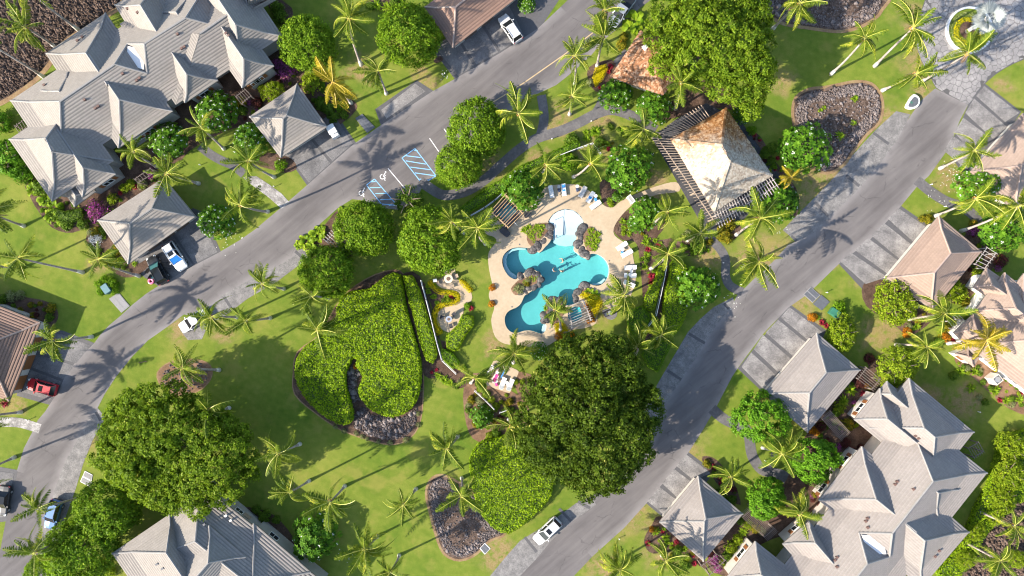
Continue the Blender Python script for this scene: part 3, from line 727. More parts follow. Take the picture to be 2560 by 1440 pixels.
BEDS = [('mulch', '70,430 110,548 165,582 215,570 250,550 420,445 470,380 560,330 640,300 742,212 772,130 700,100 500,200 300,380'),
        ('mulch', '742,212 800,190 850,226 890,258 888,278 862,302 824,312'), ('mulch', '-20,745 40,738 70,744 112,752 140,770 145,796 124,826 95,832 -20,830'),
        ('mulch', '2150,922 2210,960 2180,1040 2200,1100 2100,1240 2000,1322 1900,1362 1835,1440 1765,1405 1856,1290 1960,1210 2012,1092'),
        ('mulch', '1650,1290 1630,1312 1612,1342 1613,1366 1634,1384 1700,1380 1770,1425 1720,1330'), ('mulch', '1755,1150 1776,1142 1802,1160 1832,1200 1852,1262 1810,1232'),
        ('mulch', '2157,713 2166,765 2235,812 2268,838 2302,825 2332,790 2290,740 2200,698'), ('soil', '2385,898 2440,950 2520,1020 2600,1040 2600,960 2460,880'),
        ('mulch', '1533,575 1545,550 1575,522 1640,512 1664,560 1640,600 1690,600 1665,680 1642,745 1612,775 1604,700 1598,640 1588,605 1556,600'),
        ('mulch', '1652,655 1686,640 1682,700 1664,780 1656,832 1610,856 1640,790 1650,720'), ('mulch', '1003,690 1050,690 1085,800 1106,900 1150,940 1166,952 1150,966 1108,946 1060,938 1050,850 1020,760'),
        ('mulch', '1055,705 1076,720 1130,740 1146,756 1100,775 1086,800 1095,845 1116,856 1110,882 1078,762'), ('soil', '1160,962 1200,932 1290,985 1322,1000 1300,1100 1200,1106 1166,1062'),
        ('mulch', '1868,326 1900,340 1935,400 1990,470 1990,540 1900,522 1932,446 1880,370'), ('mulch', '1705,585 1760,600 1770,630 1720,640 1690,625'), ('mulch', '1805,555 1850,560 1845,590 1812,606'),
        ('mulch', '1500,455 1530,450 1560,470 1545,505 1520,518 1505,500'), ('mulch', '640,380 720,392 742,420 715,432 680,424 640,410'), ('mulch', '245,560 330,655 372,645 372,665 340,690 300,690 250,650 215,600'),
        ('mulch', '1085,150 1100,140 1108,150 1090,158'), ('mulch', '752,596 800,575 850,520 870,560 880,640 800,660'), ('soil', '1290,930 1340,945 1340,990 1295,985'),
        ('mulch', '1470,170 1530,150 1540,190 1510,230 1480,220'), ('mulch', '2430,560 2500,600 2470,690 2400,760 2360,720'), ('mulch', '1120,925 1170,930 1165,965 1130,968'), ('mulch', '600,1270 690,1290 760,1390 700,1340'),
        ('mulch', '660,-20 730,20 720,60 690,50'), ('mulch', '2170,900 2200,900 2215,930 2180,935'), ('mulch', '910,-20 1000,-20 990,25 930,22'), ('mulch', '1640,300 1760,200 1860,280 1790,270')]
for i, (mt, p) in enumerate(BEDS): bed('planting_bed', pts(p), mt, 0.024 + 0.0007 * i)

# pool deck, patios
DECK = smooth(pts('1365,468 1400,461 1440,462 1470,475 1495,498 1512,515 1532,518 1552,503 1590,485 1640,466 1690,455 1698,478 1645,486 1600,502 1575,517 1548,546 1534,572 1538,590 1560,606 1578,622 1584,650 1590,690 1582,725 1570,752 1550,771 1528,774 1508,760 1500,752 1494,780 1490,808 1462,820 1428,826 1392,850 1366,865 1335,870 1304,863 1264,860 1238,842 1228,800 1236,768 1226,752 1222,735 1230,712 1226,690 1221,660 1222,630 1241,604 1234,592 1214,584 1208,560 1222,536 1268,496 1305,520 1330,512 1348,490'), 3)
sheet('pool_deck', DECK, M['deck'], 0.045, holes=[POOL, SPA_A, SPA_B])
sheet('patio', smooth(zpts('215,200 290,270 400,290 478,318 500,385 472,432 370,470 285,500 238,570 236,660 272,720 350,765 400,760 470,680 530,570 545,450 620,420 622,320 500,190 460,170 430,30 390,20 300,150', 1040, 660, 4.5), 2), M['deck'], 0.042)
sheet('patio', smooth(zpts('480,150 600,180 860,290 888,350 820,500 765,645 690,660 380,545 340,470', 1160, 880, 6.545), 2), M['deck'], 0.044)
sheet('patio', pts('1630,345 1690,298 1765,258 1850,300 1950,440 1850,560 1790,585 1745,545'), M['slate'], 0.05)
sheet('patio', smooth(pts('1506,775 1538,772 1542,790 1528,800 1512,792'), 2), M['stamp_dark'], 0.04)
# pools: basin (walls and floor) below the hole, water body inside it
def basin(name, p, depth, mat='plaster'):
    w = W2(p); w = w if area2(w) > 0 else w[::-1]; m = MB()
    n = len(w); m.v = [(x, y, 0.02) for x, y in w] + [(x, y, -depth) for x, y in w]
    for i in range(n):
        j = (i + 1) % n; m.f.append((j, n + j, n + i, i)); m.m.append(0)
    m.f.append(tuple(range(n, 2 * n))); m.m.append(0)
    return tag(obj(name, m.mesh(name, M[mat])), kind='structure')
def water(name, p, depth, z=-0.05):
    w = W2(p); w = w if area2(w) > 0 else w[::-1]
    q = []
    for i in range(len(w)):
        a, c = Vector(w[i - 1]), Vector(w[(i + 1) % len(w)]); d = (c - a).normalized(); q.append((w[i][0] - d.y * 0.012, w[i][1] + d.x * 0.012))
    m = MB(); m.prism(q, -depth - 0.01, z)
    return tag(obj(name, m.mesh(name, M['water'])), kind='structure')
b0 = basin('pool_basin', POOL, 1.55)
water('pool_water', POOL, 1.55)
def clip_px(poly, y0, y1):
    return clip(clip(poly, 0, 1, y1), 0, -1, -y0)
topreg = [p for p in POOL if p[1] < 500 + 460 / 3.79 and 1364 < p[0] < 1462]
beach = Z5('690,88 770,100 828,143 860,190 870,240 812,262 803,330 792,400 760,432 700,438 640,428 585,405 572,330 577,285 558,240 538,215 538,197 574,142 624,108')
for i, (y0, y1, za, zb) in enumerate(((0, 195, -0.06, -0.07), (195, 330, -0.10, -0.22), (330, 445, -0.42, -0.50))):
    q = clip_px(beach, 500 + y0 / 3.79, 500 + y1 / 3.79)
    m = MB(); w = W2(q)
    if area2(w) < 0: w = w[::-1]; q = q[::-1]
    n = len(w); tt = [(p[1] - 500 - y0 / 3.79) / ((y1 - y0) / 3.79) for p in q]
    m.v = [(x, y, za + (zb - za) * t) for (x, y), t in zip(w, tt)] + [(x, y, -1.54) for x, y in w]
    m.f.append(tuple(range(n))); m.m.append(0)
    for a in range(n):
        c = (a + 1) % n; m.f.append((a, n + a, n + c, c)); m.m.append(0)
    m.part('beach_step', M['plaster'], b0)
for r0, r1, z in ((0, 95, -0.30), (0, 70, -0.62), (0, 45, -0.95)):   # quarter-round entry steps at the left arm
    pass
for pl, z in (('150,712 112,650 106,600 130,590 150,640 175,680 215,705 240,725 225,750 190,742', -0.45), ('106,600 100,560 112,520 145,492 190,462 250,452 320,458 320,470 250,470 190,485 150,515 135,560 140,600', -0.5), ('480,1262 512,1240 518,1188 496,1168 478,1200 470,1240', -0.3), ('1005,808 1045,790 1080,750 1066,742 1030,772 990,790 950,790 955,806', -0.4)):
    m = MB(); m.prism(W2(Z5(pl)), -1.54, z); m.part('pool_step', M['plaster'], b0)
for q, nm in ((SPA_A, 'hot_tub_basin'), (SPA_B, 'hot_tub_basin')):
    basin(nm, q, 0.9, 'spa_tile'); water('hot_tub_water', q, 0.9)

# ------------------------------------------------------------------ label helper: what is each plant next to
LM = [(105, 968, 'red car'), (133, 1290, 'blue car'), (480, 808, 'white car under a palm'), (437, 640, 'white car with blue sunshade'), (395, 672, 'black car with open doors'), (832, 327, 'golf cart'),
      (1048, 415, 'large blue hatched aisle'), (945, 470, 'smaller blue hatched aisle'), (1415, 550, "pool's white shallow end"), (1400, 665, 'swimmers in the pool'), (1810, 400, 'thatched pavilion roof'), (1595, 140, 'orange shingled roof'),
      (1262, 530, 'hot tub under bamboo poles'), (1450, 785, 'spa under grey poles'), (2420, 77, 'white ringed roundabout planter'), (2279, 257, 'half moon planter'), (2095, 290, 'kidney shaped lava bed'), (2070, 30, 'lava bed at top'),
      (930, 880, 'huge clipped shrub mass'), (1140, 1290, 'triangular lava bed'), (1365, 1327, 'white car parked at lower kerb'), (1545, 38, 'silver pickup truck'), (1275, 70, 'white car beside brown roof'), (365, 550, 'grey roof above two cars'),
      (720, 300, 'square grey roof beside golf cart'), (2335, 660, 'tan garage roof'), (2030, 960, 'grey garage roof by four slabs'), (1755, 1300, 'square grey roof at lower road'), (300, 200, 'grey condominium at upper left'), (2500, 800, 'tan condominium at right'),
      (2220, 1250, 'grey condominium at lower right'), (500, 1380, 'grey house roof at bottom'), (40, 890, 'brown roof at left edge'), (1190, 50, 'brown roof at top'), (1480, 1045, 'dark flowering giant tree'), (430, 1115, 'giant tree at lower left'),
      (1775, 120, 'giant tree beside orange roof'), (1110, 770, 'S shaped yellow hedge'), (1250, 945, 'lounger patio with pink towel'), (1570, 660, 'loungers right of the pool'), (1430, 480, 'loungers above the pool'), (2085, 782, 'green utility box'),
      (265, 718, 'teal utility box'), (2040, 745, 'dark double utility cover'), (840, 595, 'small pergola by the left road'), (60, 70, 'lava field at upper left'), (2500, 1370, 'dark lava corner at lower right'), (2500, 380, 'pale roof at upper right'), (1180, 350, 'round tree pair by the hatching')]
ORD = ['', 'second ', 'third ', 'fourth ', 'fifth ', 'sixth ', 'seventh ', 'eighth ']
def where(desc, px, py, avoid=None):
    """a label that no other object has: description + direction + landmark"""
    order = sorted(LM, key=lambda l: math.hypot(l[0] - px, l[1] - py))
    for o in range(8):
        for l in order[:4 if o else 5]:
            if avoid and avoid in l[2]: continue
            dx, dy = px - l[0], py - l[1]
            d = math.hypot(dx, dy)
            if d < 14: w = 'at'
            elif abs(dx) > 2.2 * abs(dy): w = 'left of' if dx < 0 else 'right of'
            elif abs(dy) > 2.2 * abs(dx): w = 'above' if dy < 0 else 'below'
            else: w = ('upper ' if dy < 0 else 'lower ') + ('left of' if dx < 0 else 'right of')
            if o == 0: dd = ''
            lab = f'{desc} {w} the {l[2]}' if o == 0 else f'{ORD[o]}{desc} {w} the {l[2]}, counted from it'
            if lab not in USED and len(lab.split()) <= 16:
                USED.add(lab); return lab
    raise RuntimeError(desc)

# ------------------------------------------------------------------ buildings
STEEP = 1.03
def dickey(P4, R2, ze, zr, f=0.34, g=0.2):
    """faces of a hip roof with a flared lower pitch. P4: eave corners (xy), R2: ridge ends; edge 0-1 and 2-3 are the hip ends"""
    c = [Vector((p[0], p[1], ze)) for p in P4]; r = [Vector((q[0], q[1], zr)) for q in R2]
    ends = [r[0], r[0], r[1], r[1]]
    mid = []
    for a, e in zip(c, ends):
        m = a.lerp(e, f); m.z = ze + (zr - ze) * g; mid.append(m)
    F = []
    for i in range(4):
        j = (i + 1) % 4
        F.append([c[i], c[j], mid[j], mid[i]])
        F.append([mid[i], mid[j], ends[j]] if (ends[i] - ends[j]).length < 1e-3 else [mid[i], mid[j], ends[j], ends[i]])
    hips = [[c[i], mid[i], ends[i]] for i in range(4)]
    return F, hips, [r[0], r[1]], c

def courses(m, uvs, face, step=0.42, lift=0.085, jitter=None):
    """saw-tooth tile courses over one planar roof face, lower edge of each course raised"""
    n = (face[1] - face[0]).cross(face[2] - face[1]).normalized()
    if n.z < 0: face = face[::-1]; n = -n
    s = Vector((0, 0, 1)) - n * n.z
    if s.length < 1e-3: s = Vector((1, 0, 0))
    s.normalize(); e = s.cross(n)
    o = min(face, key=lambda p: p.dot(s))
    ab = [((p - o).dot(e), (p - o).dot(s)) for p in face]
    if area2(ab) < 0: ab = ab[::-1]
    h = max(b for a, b in ab); k = 0
    offn = o.dot(n)
    while k * step < h - 1e-4:
        lo, hi = k * step, (k + 1) * step
        for b0, b1, l0, l1 in ((lo, lo + step * .35, lift, lift), (lo + step * .35, hi, lift, 0.0)):   # flat tile, then its head dipping under the next course
            q = clip(clip(ab, 0, 1, b1), 0, -1, -b0)
            if len(q) > 2:
                m.face([o + e * a + s * b + n * (l0 + (l1 - l0) * (b - b0) / (b1 - b0)) for a, b in q]); uvs += [(a, b) for a, b in q]
        low = [a for a, b in clip(ab, 0, -1, -lo) if b < lo + 1e-4]
        if len(low) >= 2:
            a0, a1 = min(low), max(low)
            A, B = o + e * a0 + s * lo, o + e * a1 + s * lo
            m.face([A, B, B + n * lift, A + n * lift]); uvs += [(a0, lo), (a1, lo), (a1, lo + .05), (a0, lo + .05)]
        k += 1

def shake(m, face, rs, w=0.22, step=0.3):
    """individual cedar shingles laid over one face"""
    n = (face[1] - face[0]).cross(face[2] - face[1]).normalized()
    if n.z < 0: face = face[::-1]; n = -n
    s = (Vector((0, 0, 1)) - n * n.z).normalized(); e = s.cross(n)
    o = min(face, key=lambda p: p.dot(s))
    ab = [((p - o).dot(e), (p - o).dot(s)) for p in face]
    h = max(b for a, b in ab); amin = min(a for a, b in ab); amax = max(a for a, b in ab)
    b = 0.0
    while b < h:
        a = amin + rs.uniform(-w, 0)
        while a < amax:
            ww = w * rs.uniform(0.7, 1.5)
            if inside(ab, a + ww / 2, b + step / 2):
                l0 = 0.03 + rs.uniform(0, 0.05); L = step * rs.uniform(1.1, 1.5); b0 = b + rs.uniform(-.06, .06)
                p = [o + e * (a + .01) + s * b0 + n * l0, o + e * (a + ww - .01) + s * b0 + n * l0, o + e * (a + ww - .01) + s * (b0 + L) + n * 0.005, o + e * (a + .01) + s * (b0 + L) + n * 0.005]
                m.face(p)
                m.face([p[0] - n * .04, p[1] - n * .04, p[1], p[0]])
            a += ww
        b += step

class Building:
    def __init__(s, name, label, cat, tile, cap, px, wall='wall', group=None):
        c = G(*px); s.loc = Vector((c.x, c.y, 0))
        s.root = empty(name, s.loc, label, cat, group)
        s.tile, s.cap, s.wallmat = tile, cap, wall
        s.segs = []; s.n = 0; s.faces = []
    def volume(s, P4, R2, ze, zr, overhang=0.7, hips_on=(0, 1, 2, 3), ridge=True, wall=True, kind='tile', f=0.34, g=0.2, capfrac=None):
        if area2(P4) < 0: P4 = [P4[1], P4[0], P4[3], P4[2]]
        F, hips, rd, c = dickey(P4, R2, ze, zr, f, g)
        s.faces += F
        m = MB(); uvs = []
        rs = np.random.RandomState(s.n)
        if kind == 'tile':
            for q in F: courses(m, uvs, q)
        else:
            for q in F:
                m.face(q)
            for q in F: shake(m, q, rs)
        # fascia and soffit
        low = [p - Vector((0, 0, 0.22)) for p in c]
        nb = len(m.f)
        for i in range(4):
            j = (i + 1) % 4
            m.face([low[i], low[j], c[j], c[i]], 1)
        m.face(low[::-1], 1)
        if kind == 'tile': uvs += [(0, 0)] * (5 * 4)
        me = m.mesh('roof', [M[s.tile], M['fascia'] if kind == 'tile' else M['wood_dark']], s.loc)
        if kind == 'tile':
            ul = me.uv_layers.new(name='UVMap'); ul.data.foreach_set('uv', np.array(uvs, np.float32).ravel())
        ro = obj('roof', me, s.root)
        def capbar(path, w=0.3):
            cm = MB(); cm.tube([p + Vector((0, 0, 0.07)) for p in path], w / 2, 6); o = obj('ridge_cap', cm.mesh('ridge_cap', M[s.cap], s.loc), ro)
        if kind == 'tile':
            for i in hips_on: capbar(hips[i] if not capfrac or i not in capfrac else [hips[i][2].lerp(hips[i][1], min(1, capfrac[i] / (1 - f))), hips[i][2]])
            if ridge and (rd[0] - rd[1]).length > 0.2: capbar(rd)
        else:
            for i in hips_on:
                cm = MB(); a, b_, cc = hips[i]
                for A, B in ((a, b_), (b_, cc)):
                    L = (B - A).length; nn = max(1, int(L / .35))
                    for t in range(nn):
                        p0, p1 = A.lerp(B, t / nn), A.lerp(B, (t + 1.2) / nn); cm.bar(p0 + Vector((0, 0, .1)), p1 + Vector((0, 0, .05)), .34, .05)
                obj('ridge_cap', cm.mesh('ridge_cap', M[s.tile], s.loc), ro)
        if wall:
            cx = sum(p.x for p in c) / 4; cy = sum(p.y for p in c) / 4
            u = (c[1] - c[0]).normalized(); v = (c[3] - c[0]).normalized()
            w = [c[0] + (u + v) * overhang, c[1] + (-u + v) * overhang, c[2] + (-u - v) * overhang, c[3] + (u - v) * overhang]
            wm = MB(); wm.prism([(p.x, p.y) for p in w], 0.0, ze - 0.12 - 0.01 * (s.n % 7)); wm.part('wall', M[s.wallmat], s.root)
            for i in range(4):
                a, b_ = w[i], w[(i + 1) % 4]; d = (b_ - a).normalized(); s.segs.append((a, b_, Vector((d.y, -d.x, 0))))
        s.n += 1
        return ro
    def hip(s, corners, ridge, ze, zr, **k):
        zr = ze + (zr - ze) * STEEP
        return s.volume([tuple(G(x, y, ze)[:2]) for x, y in corners], [tuple(G(x, y, zr)[:2]) for x, y in ridge], ze, zr, **k)
    def wing(s, rout, c1, c2, ze, zr, length, hips_on=(0, 1), **k):
        """hip-ended wing: outer eave c1-c2, ridge from rout running inwards"""
        zr = ze + (zr - ze) * STEEP
        A, B, Rr = G(*c1, ze), G(*c2, ze), G(*rout, zr)
        d = (B - A); nrm = Vector((-d.y, d.x, 0)).normalized()
        mid = (A + B) / 2
        if (Rr - mid).dot(nrm) < 0: nrm = -nrm
        P = [A, B, B + nrm * length, A + nrm * length]
        t = (mid + nrm * 0)  # ridge kept on the wing's axis
        r0 = Vector((Rr.x, Rr.y, 0)); r1 = r0 + nrm * (length - (Rr - mid).dot(nrm))
        return s.volume([tuple(p[:2]) for p in P], [tuple(r0[:2]), tuple(r1[:2])], ze, zr, hips_on=hips_on, **k)
    def split_hip(s, corners, ridge, cut, ze, zr):
        """long hip roof whose ridge is interrupted by a cross valley with a white flat strip in it"""
        zr = ze + (zr - ze) * STEEP
        P = [G(x, y, ze) for x, y in corners]; R0, R1, D, E = (G(x, y, zr) for x, y in (*ridge, *cut))
        u = (R1 - R0).normalized(); hw = (P[1] - P[0]).length / 2
        t1 = (D - P[0]).dot(u) + hw; t2 = (E - P[0]).dot(u) - hw
        xy = lambda L: [tuple(p[:2]) for p in L]
        fr = (E - D).length / 2 / hw; flip = area2(xy(P)) < 0
        s.volume(xy([P[0], P[1], P[1] + u * t1, P[0] + u * t1]), xy([R0, D]), ze, zr, capfrac={2: fr, 3: fr})
        s.volume(xy([P[0] + u * t2, P[1] + u * t2, P[2], P[3]]), xy([E, R1]), ze - .012, zr - .012, capfrac={0: fr, 1: fr})
        d = (E - D).length / 2; zv = zr - d * (.8 * (zr - ze)) / (.66 * hw) + .5; mid = (D + E) / 2; hl = d * .8; v = Vector((-u.y, u.x, 0))
        m = MB(); m.prism(xy([mid + u * 1.2 + v * hl * .3, mid + v * hl, mid - u * 1.2 + v * hl * .3, mid - u * 1.2 - v * hl * .3, mid - v * hl, mid + u * 1.2 - v * hl * .3]), zv - .6, zv); m.part('skylight', M['white'], s.root)
    def snap(s, px, py, z):
        p = G(px, py, z); best = None
        for a, b, n in s.segs:
            d = (b - a); L = d.length; t = max(0.6, min(L - 0.6, (p - a).dot(d / L))) if L > 1.2 else L / 2
            q = a + d / L * t; q = Vector((q.x, q.y, z)); dist = (q - p).length
            if best is None or dist < best[0]: best = (dist, q, d / L, n)
        return best[1:]
    def window(s, px, py, w=1.6, h=1.1, z=1.9, shutters=True, panes=2, name='window', glass='glass'):
        q, d, n = s.snap(px, py, z); rz = math.atan2(d.y, d.x)
        m = MB()
        for t in (-1, 1):
            m.box(q + d * (t * w / 2) + n * 0.04, (0.09, 0.16, h + .1), rz); m.box(q + n * 0.04 + Vector((0, 0, t * h / 2)), (w, 0.15, 0.09), rz)
        fr = m.part(name, M['white'], s.root)
        for i in range(panes):
            g = MB(); g.box(q + d * (-w / 2 + w * (i + .5) / panes) + n * 0.02, (w / panes - .08, 0.06, h - .09), rz)
            obj('pane', g.mesh('pane', M[glass], s.loc), fr)
            if i:
                mm = MB(); mm.box(q + d * (-w / 2 + w * i / panes) + n * 0.05, (0.07, 0.13, h - .1), rz); obj('mullion', mm.mesh('mullion', M['white'], s.loc), fr)
        if shutters:
            for t in (-1, 1):
                m = MB(); m.box(q + d * (t * (w / 2 + .38)) + n * 0.04, (0.55, 0.1, h), rz); m.part('shutter', M['shutter'], s.root)
    def panel(s, px, py, w, h, z, mat, name):
        q, d, n = s.snap(px, py, z); m = MB(); m.box(q + n * 0.03, (w, 0.14, h), math.atan2(d.y, d.x)); m.part(name, M[mat], s.root)
    def vent(s, px, py, z=0.5, w=0.34, mat='vent', name='roof_vent'):
        best = None
        o = Vector((0, 0, HC)); d = (G(px, py, 0) - o).normalized()
        for q in s.faces:
            n = (q[1] - q[0]).cross(q[2] - q[1]).normalized()
            if abs(d.dot(n)) < 1e-4: continue
            t = (q[0] - o).dot(n) / d.dot(n); p = o + d * t
            if inside([(a.x, a.y) for a in q], p.x, p.y) and (best is None or p.z > best.z): best = p
        if best is None: return
        m = MB(); m.box(best + Vector((0, 0, .1)), (w, w * .8, .3), R(33)); m.box(best + Vector((0, 0, .27)), (w * 1.15, w * .9, .05), R(33)); m.part(name, M[mat], s.root)

A = Building('condominium', 'large grey tiled condominium with many hipped wings at upper left', 'building', 'tile_grey', 'cap_grey', (330, 230), 'wall_grey')
A.split_hip([(27, 252), (149, 433), (661, 92), (539, -89)], [(151, 254), (465, 45)], [(288, 161), (362, 110)], 4.4, 8.4)
A.hip([(300, 60), (440, 262), (640, 130), (520, -60)], [(500, 85), (575, 33)], 4.35, 7.6, wall=False, hips_on=())
A.wing((590, 62), (706, 90), (597, 163), 4.4, 8.0, 16, wall=True)
A.wing((610, 147), (685, 165), (606, 220), 4.3, 7.0, 9)
A.wing((299, 249), (432, 278), (297, 370), 4.4, 7.6, 12)
A.wing((468, 186), (545, 201), (463, 257), 4.3, 6.7, 8)
A.hip([(178, 248), (24, 349), (131, 503), (285, 402)], [(116, 346), (131, 379)], 4.4, 8.0)
A.wing((209, 419), (290, 435), (207, 492), 4.2, 6.6, 9)
A.wing((190, 488), (240, 478), (187, 517), 2.9, 3.9, 3.5, overhang=0.2, wall=False)
A.wing((216, 133), (115, 134), (265, 33), 4.4, 7.7, 11)
A.wing((149, 228), (104, 227), (170, 181), 5.0, 6.9, 5.5, wall=False)
A.wing((352, 13), (288, 13), (388, -48), 4.4, 7.6, 9)
A.wing((441, 30), (392, 30), (478, -20), 5.0, 7.2, 6, wall=False)
A.hip([(560, -110), (620, 40), (705, -10), (660, -100)], [(610, -40), (625, -10)], 4.4, 7.6, wall=False)
for x, y in ((455, 122), (462, 118), (343, 202), (350, 196), (240, 271), (247, 266), (566, 84), (572, 90), (207, 93), (195, 102), (112, 213), (320, 22), (345, 32), (308, 185), (445, 86), (213, 250)): A.vent(x, y)
for x, y in ((283, 472), (640, 205), (640, 190), (520, 245), (375, 330), (350, 345)): A.window(x, y)
A.window(442, 238, 1.4, 1.0, 2.6, False); A.window(680, 40, 1.6, 1.0, 2.0, False)

def garage(label, tile, cap, corners, ridge, ze, zr, name='garage', wall='wall', **k):
    cx = sum(c[0] for c in corners) / 4; cy = sum(c[1] for c in corners) / 4
    b = Building(name, label, 'garage', tile, cap, (cx, cy), wall)
    b.hip(corners, ridge, ze, zr, **k)
    return b
gb = garage('grey hipped garage roof standing above the white and black cars', 'tile_grey', 'cap_grey', [(321, 660), (245, 551), (410, 445), (488, 542)], [(326, 559), (381, 521)], 2.8, 5.2)
gc = garage('square grey hipped garage roof standing beside the golf cart', 'tile_grey', 'cap_grey', [(702, 394), (624, 292), (743, 210), (818, 317)], [(708, 297), (717, 289)], 2.8, 5.1)
gd = garage('brown tiled garage roof at the top beside a white car', 'tile_brown', 'cap_tan', [(1132, 120), (1062, 18), (1232, -110), (1305, -16)], [(1139, 18), (1210, -38)], 2.8, 5.0)
gg = garage('tan tiled garage roof behind four pale driveway slabs', 'tile_tan', 'cap_tan', [(2346, 540), (2453, 629), (2332, 775), (2217, 695)], [(2376, 633), (2335, 682)], 2.8, 5.2)
gh = garage('grey tiled garage roof beside the four cracked grey slabs', 'tile_grey2', 'cap_grey', [(2041, 832), (2150, 925), (2018, 1081), (1908, 985)], [(2065, 931), (2023, 982)], 2.8, 5.3)
gi = garage('square grey pyramid garage roof by the lower road', 'tile_grey2', 'cap_grey', [(1745, 1189), (1857, 1284), (1758, 1403), (1648, 1305)], [(1764, 1296), (1760, 1303)], 2.8, 5.2)
gm = garage('brown tiled garage roof at the left edge by the red car', 'tile_brown', 'cap_tan', [(101, 806), (23, 1003), (-262, 890), (-184, 693)], [(-52, 868), (-190, 815)], 3.0, 6.0)
gl = garage('pale tan garage roof at the upper right corner of the road', 'tile_pink', 'cap_tan', [(2556, 284), (2671, 384), (2540, 530), (2425, 430)], [(2590, 372), (2553, 414)], 2.8, 5.2)
for b_, L in ((gb, ((455, 572), (420, 598), (385, 622))), (gm, ((66, 905), (45, 955), (85, 860))), (gd, ((1180, 88), (1225, 58)))):
    for x, y in L: b_.panel(x, y, 2.3, 2.1, 1.15, 'shutter' if b_ is gm else 'wood_dark', 'garage_door')
gi.window(1728, 1372, 1.0, .9, 1.7, False); gg.window(2300, 752, 1.0, .9, 1.7, False)

Eo = Building('reception_house', 'orange shingled hip roof partly under the giant tree', 'building', 'shake', 'cap_tan', (1620, 150))
Eo.hip([(1526, 192), (1657, 238), (1745, 124), (1600, 78)], [(1632, 142), (1665, 128)], 3.0, 6.3, kind='shake', f=.3, g=.28)
Eo.vent(1614, 119, w=.9, mat='white', name='roof_vent')

Fp = Building('pavilion', 'pale thatched pavilion roof with orange mossy top corner', 'pavilion', 'thatch', 'cap_tan', (1800, 400))
Fp.hip([(1676, 348), (1815, 270), (1931, 439), (1784, 530)], [(1804, 363), (1824, 402)], 3.3, 8.0, kind='shake', wall=False, f=.3, g=.27)
for x, y in ((1700, 352), (1790, 505), (1905, 432), (1812, 300), (1740, 430), (1850, 470), (1860, 365), (1755, 325)):
    m = MB(); p = G(x, y, 1.7); m.box((p.x, p.y, 1.7), (.35, .35, 3.4), R(33)); m.part('post', M['wood_dark'], Fp.root)

J = Building('condominium', 'big grey tiled condominium with hipped wings at lower right', 'building', 'tile_grey2', 'cap_grey', (2220, 1260), 'wall')
J.split_hip([(2268, 1024), (2467, 1182), (2083, 1666), (1884, 1508)], [(2332, 1203), (2090, 1508)], [(2230, 1333), (2168, 1409)], 4.4, 8.6)
J.hip([(2172, 1070), (2272, 945), (2434, 1080), (2335, 1205)], [(2310, 1070), (2336, 1092)], 4.4, 8.0)
J.wing((2218, 1047), (2199, 971), (2135, 1049), 4.2, 6.6, 8)
J.wing((2228, 985), (2217, 953), (2190, 985), 4.0, 5.6, 4, wall=False)
J.wing((2190, 1248), (2154, 1116), (2046, 1250), 4.4, 7.8, 12)
J.wing((2038, 1357), (2022, 1303), (1956, 1360), 4.3, 6.6, 8)
J.wing((1903, 1436), (1888, 1353), (1813, 1448), 4.4, 7.2, 12)
J.wing((2311, 1351), (2422, 1330), (2303, 1468), 4.4, 7.8, 12)
J.wing((2345, 1232), (2395, 1224), (2343, 1290), 5.2, 7.2, 6, wall=False)
for x, y in ((2241, 1203), (2236, 1210), (2167, 1295), (2163, 1302), (2091, 1392), (2086, 1399), (2091, 1416), (2346, 1376), (2336, 1390), (2287, 1089), (2295, 1095), (2282, 1222), (2168, 1318)): J.vent(x, y)
for x, y in ((2145, 1015), (1862, 1390), (2050, 1215), (2108, 1150), (1985, 1310)): J.window(x, y)

Kb = Building('condominium', 'tan tiled condominium with a bright white wall at the right edge', 'building', 'tile_pink', 'cap_tan', (2560, 850), 'wall_white')
Kb.hip([(2559, 684), (2420, 865), (2700, 1080), (2839, 899)], [(2573, 850), (2680, 932)], 3.9, 7.8)
Kb.wing((2539, 771), (2511, 682), (2434, 777), 3.9, 7.0, 11)
Kb.wing((2479, 712), (2466, 670), (2433, 718), 3.4, 5.2, 6)
Kb.wing((2440, 822), (2432, 786), (2384, 832), 3.2, 4.6, 5)
Kb.hip([(2421, 870), (2388, 884), (2433, 916), (2449, 893)], [(2420, 892), (2426, 893)], 2.5, 3.3, overhang=.3)
for x, y, w in ((2465, 915, 1.6), (2530, 955, 2.0)): Kb.window(x, y, w, 1.1, 2.0, False, 2)
Kb.panel(2400, 892, 1.1, .9, 1.2, 'shutter', 'door')
m = MB(); p = G(2474, 945); m.box((p.x, p.y, .9), (1.3, 1.3, 1.8), R(38)); m.box((p.x, p.y, 1.77), (1.0, 1.0, .12), R(38), 1); eq = m.top('chimney_box', [M['wall'], M['coverdark']], 'square white box with round fan below the white wall', 'utility box')
m = MB(); m.tube([(p.x, p.y, 1.78), (p.x, p.y, 1.84)], .42, 14); m.part('fan', M['steel'], eq)
m = MB(); p = G(2545, 640); 

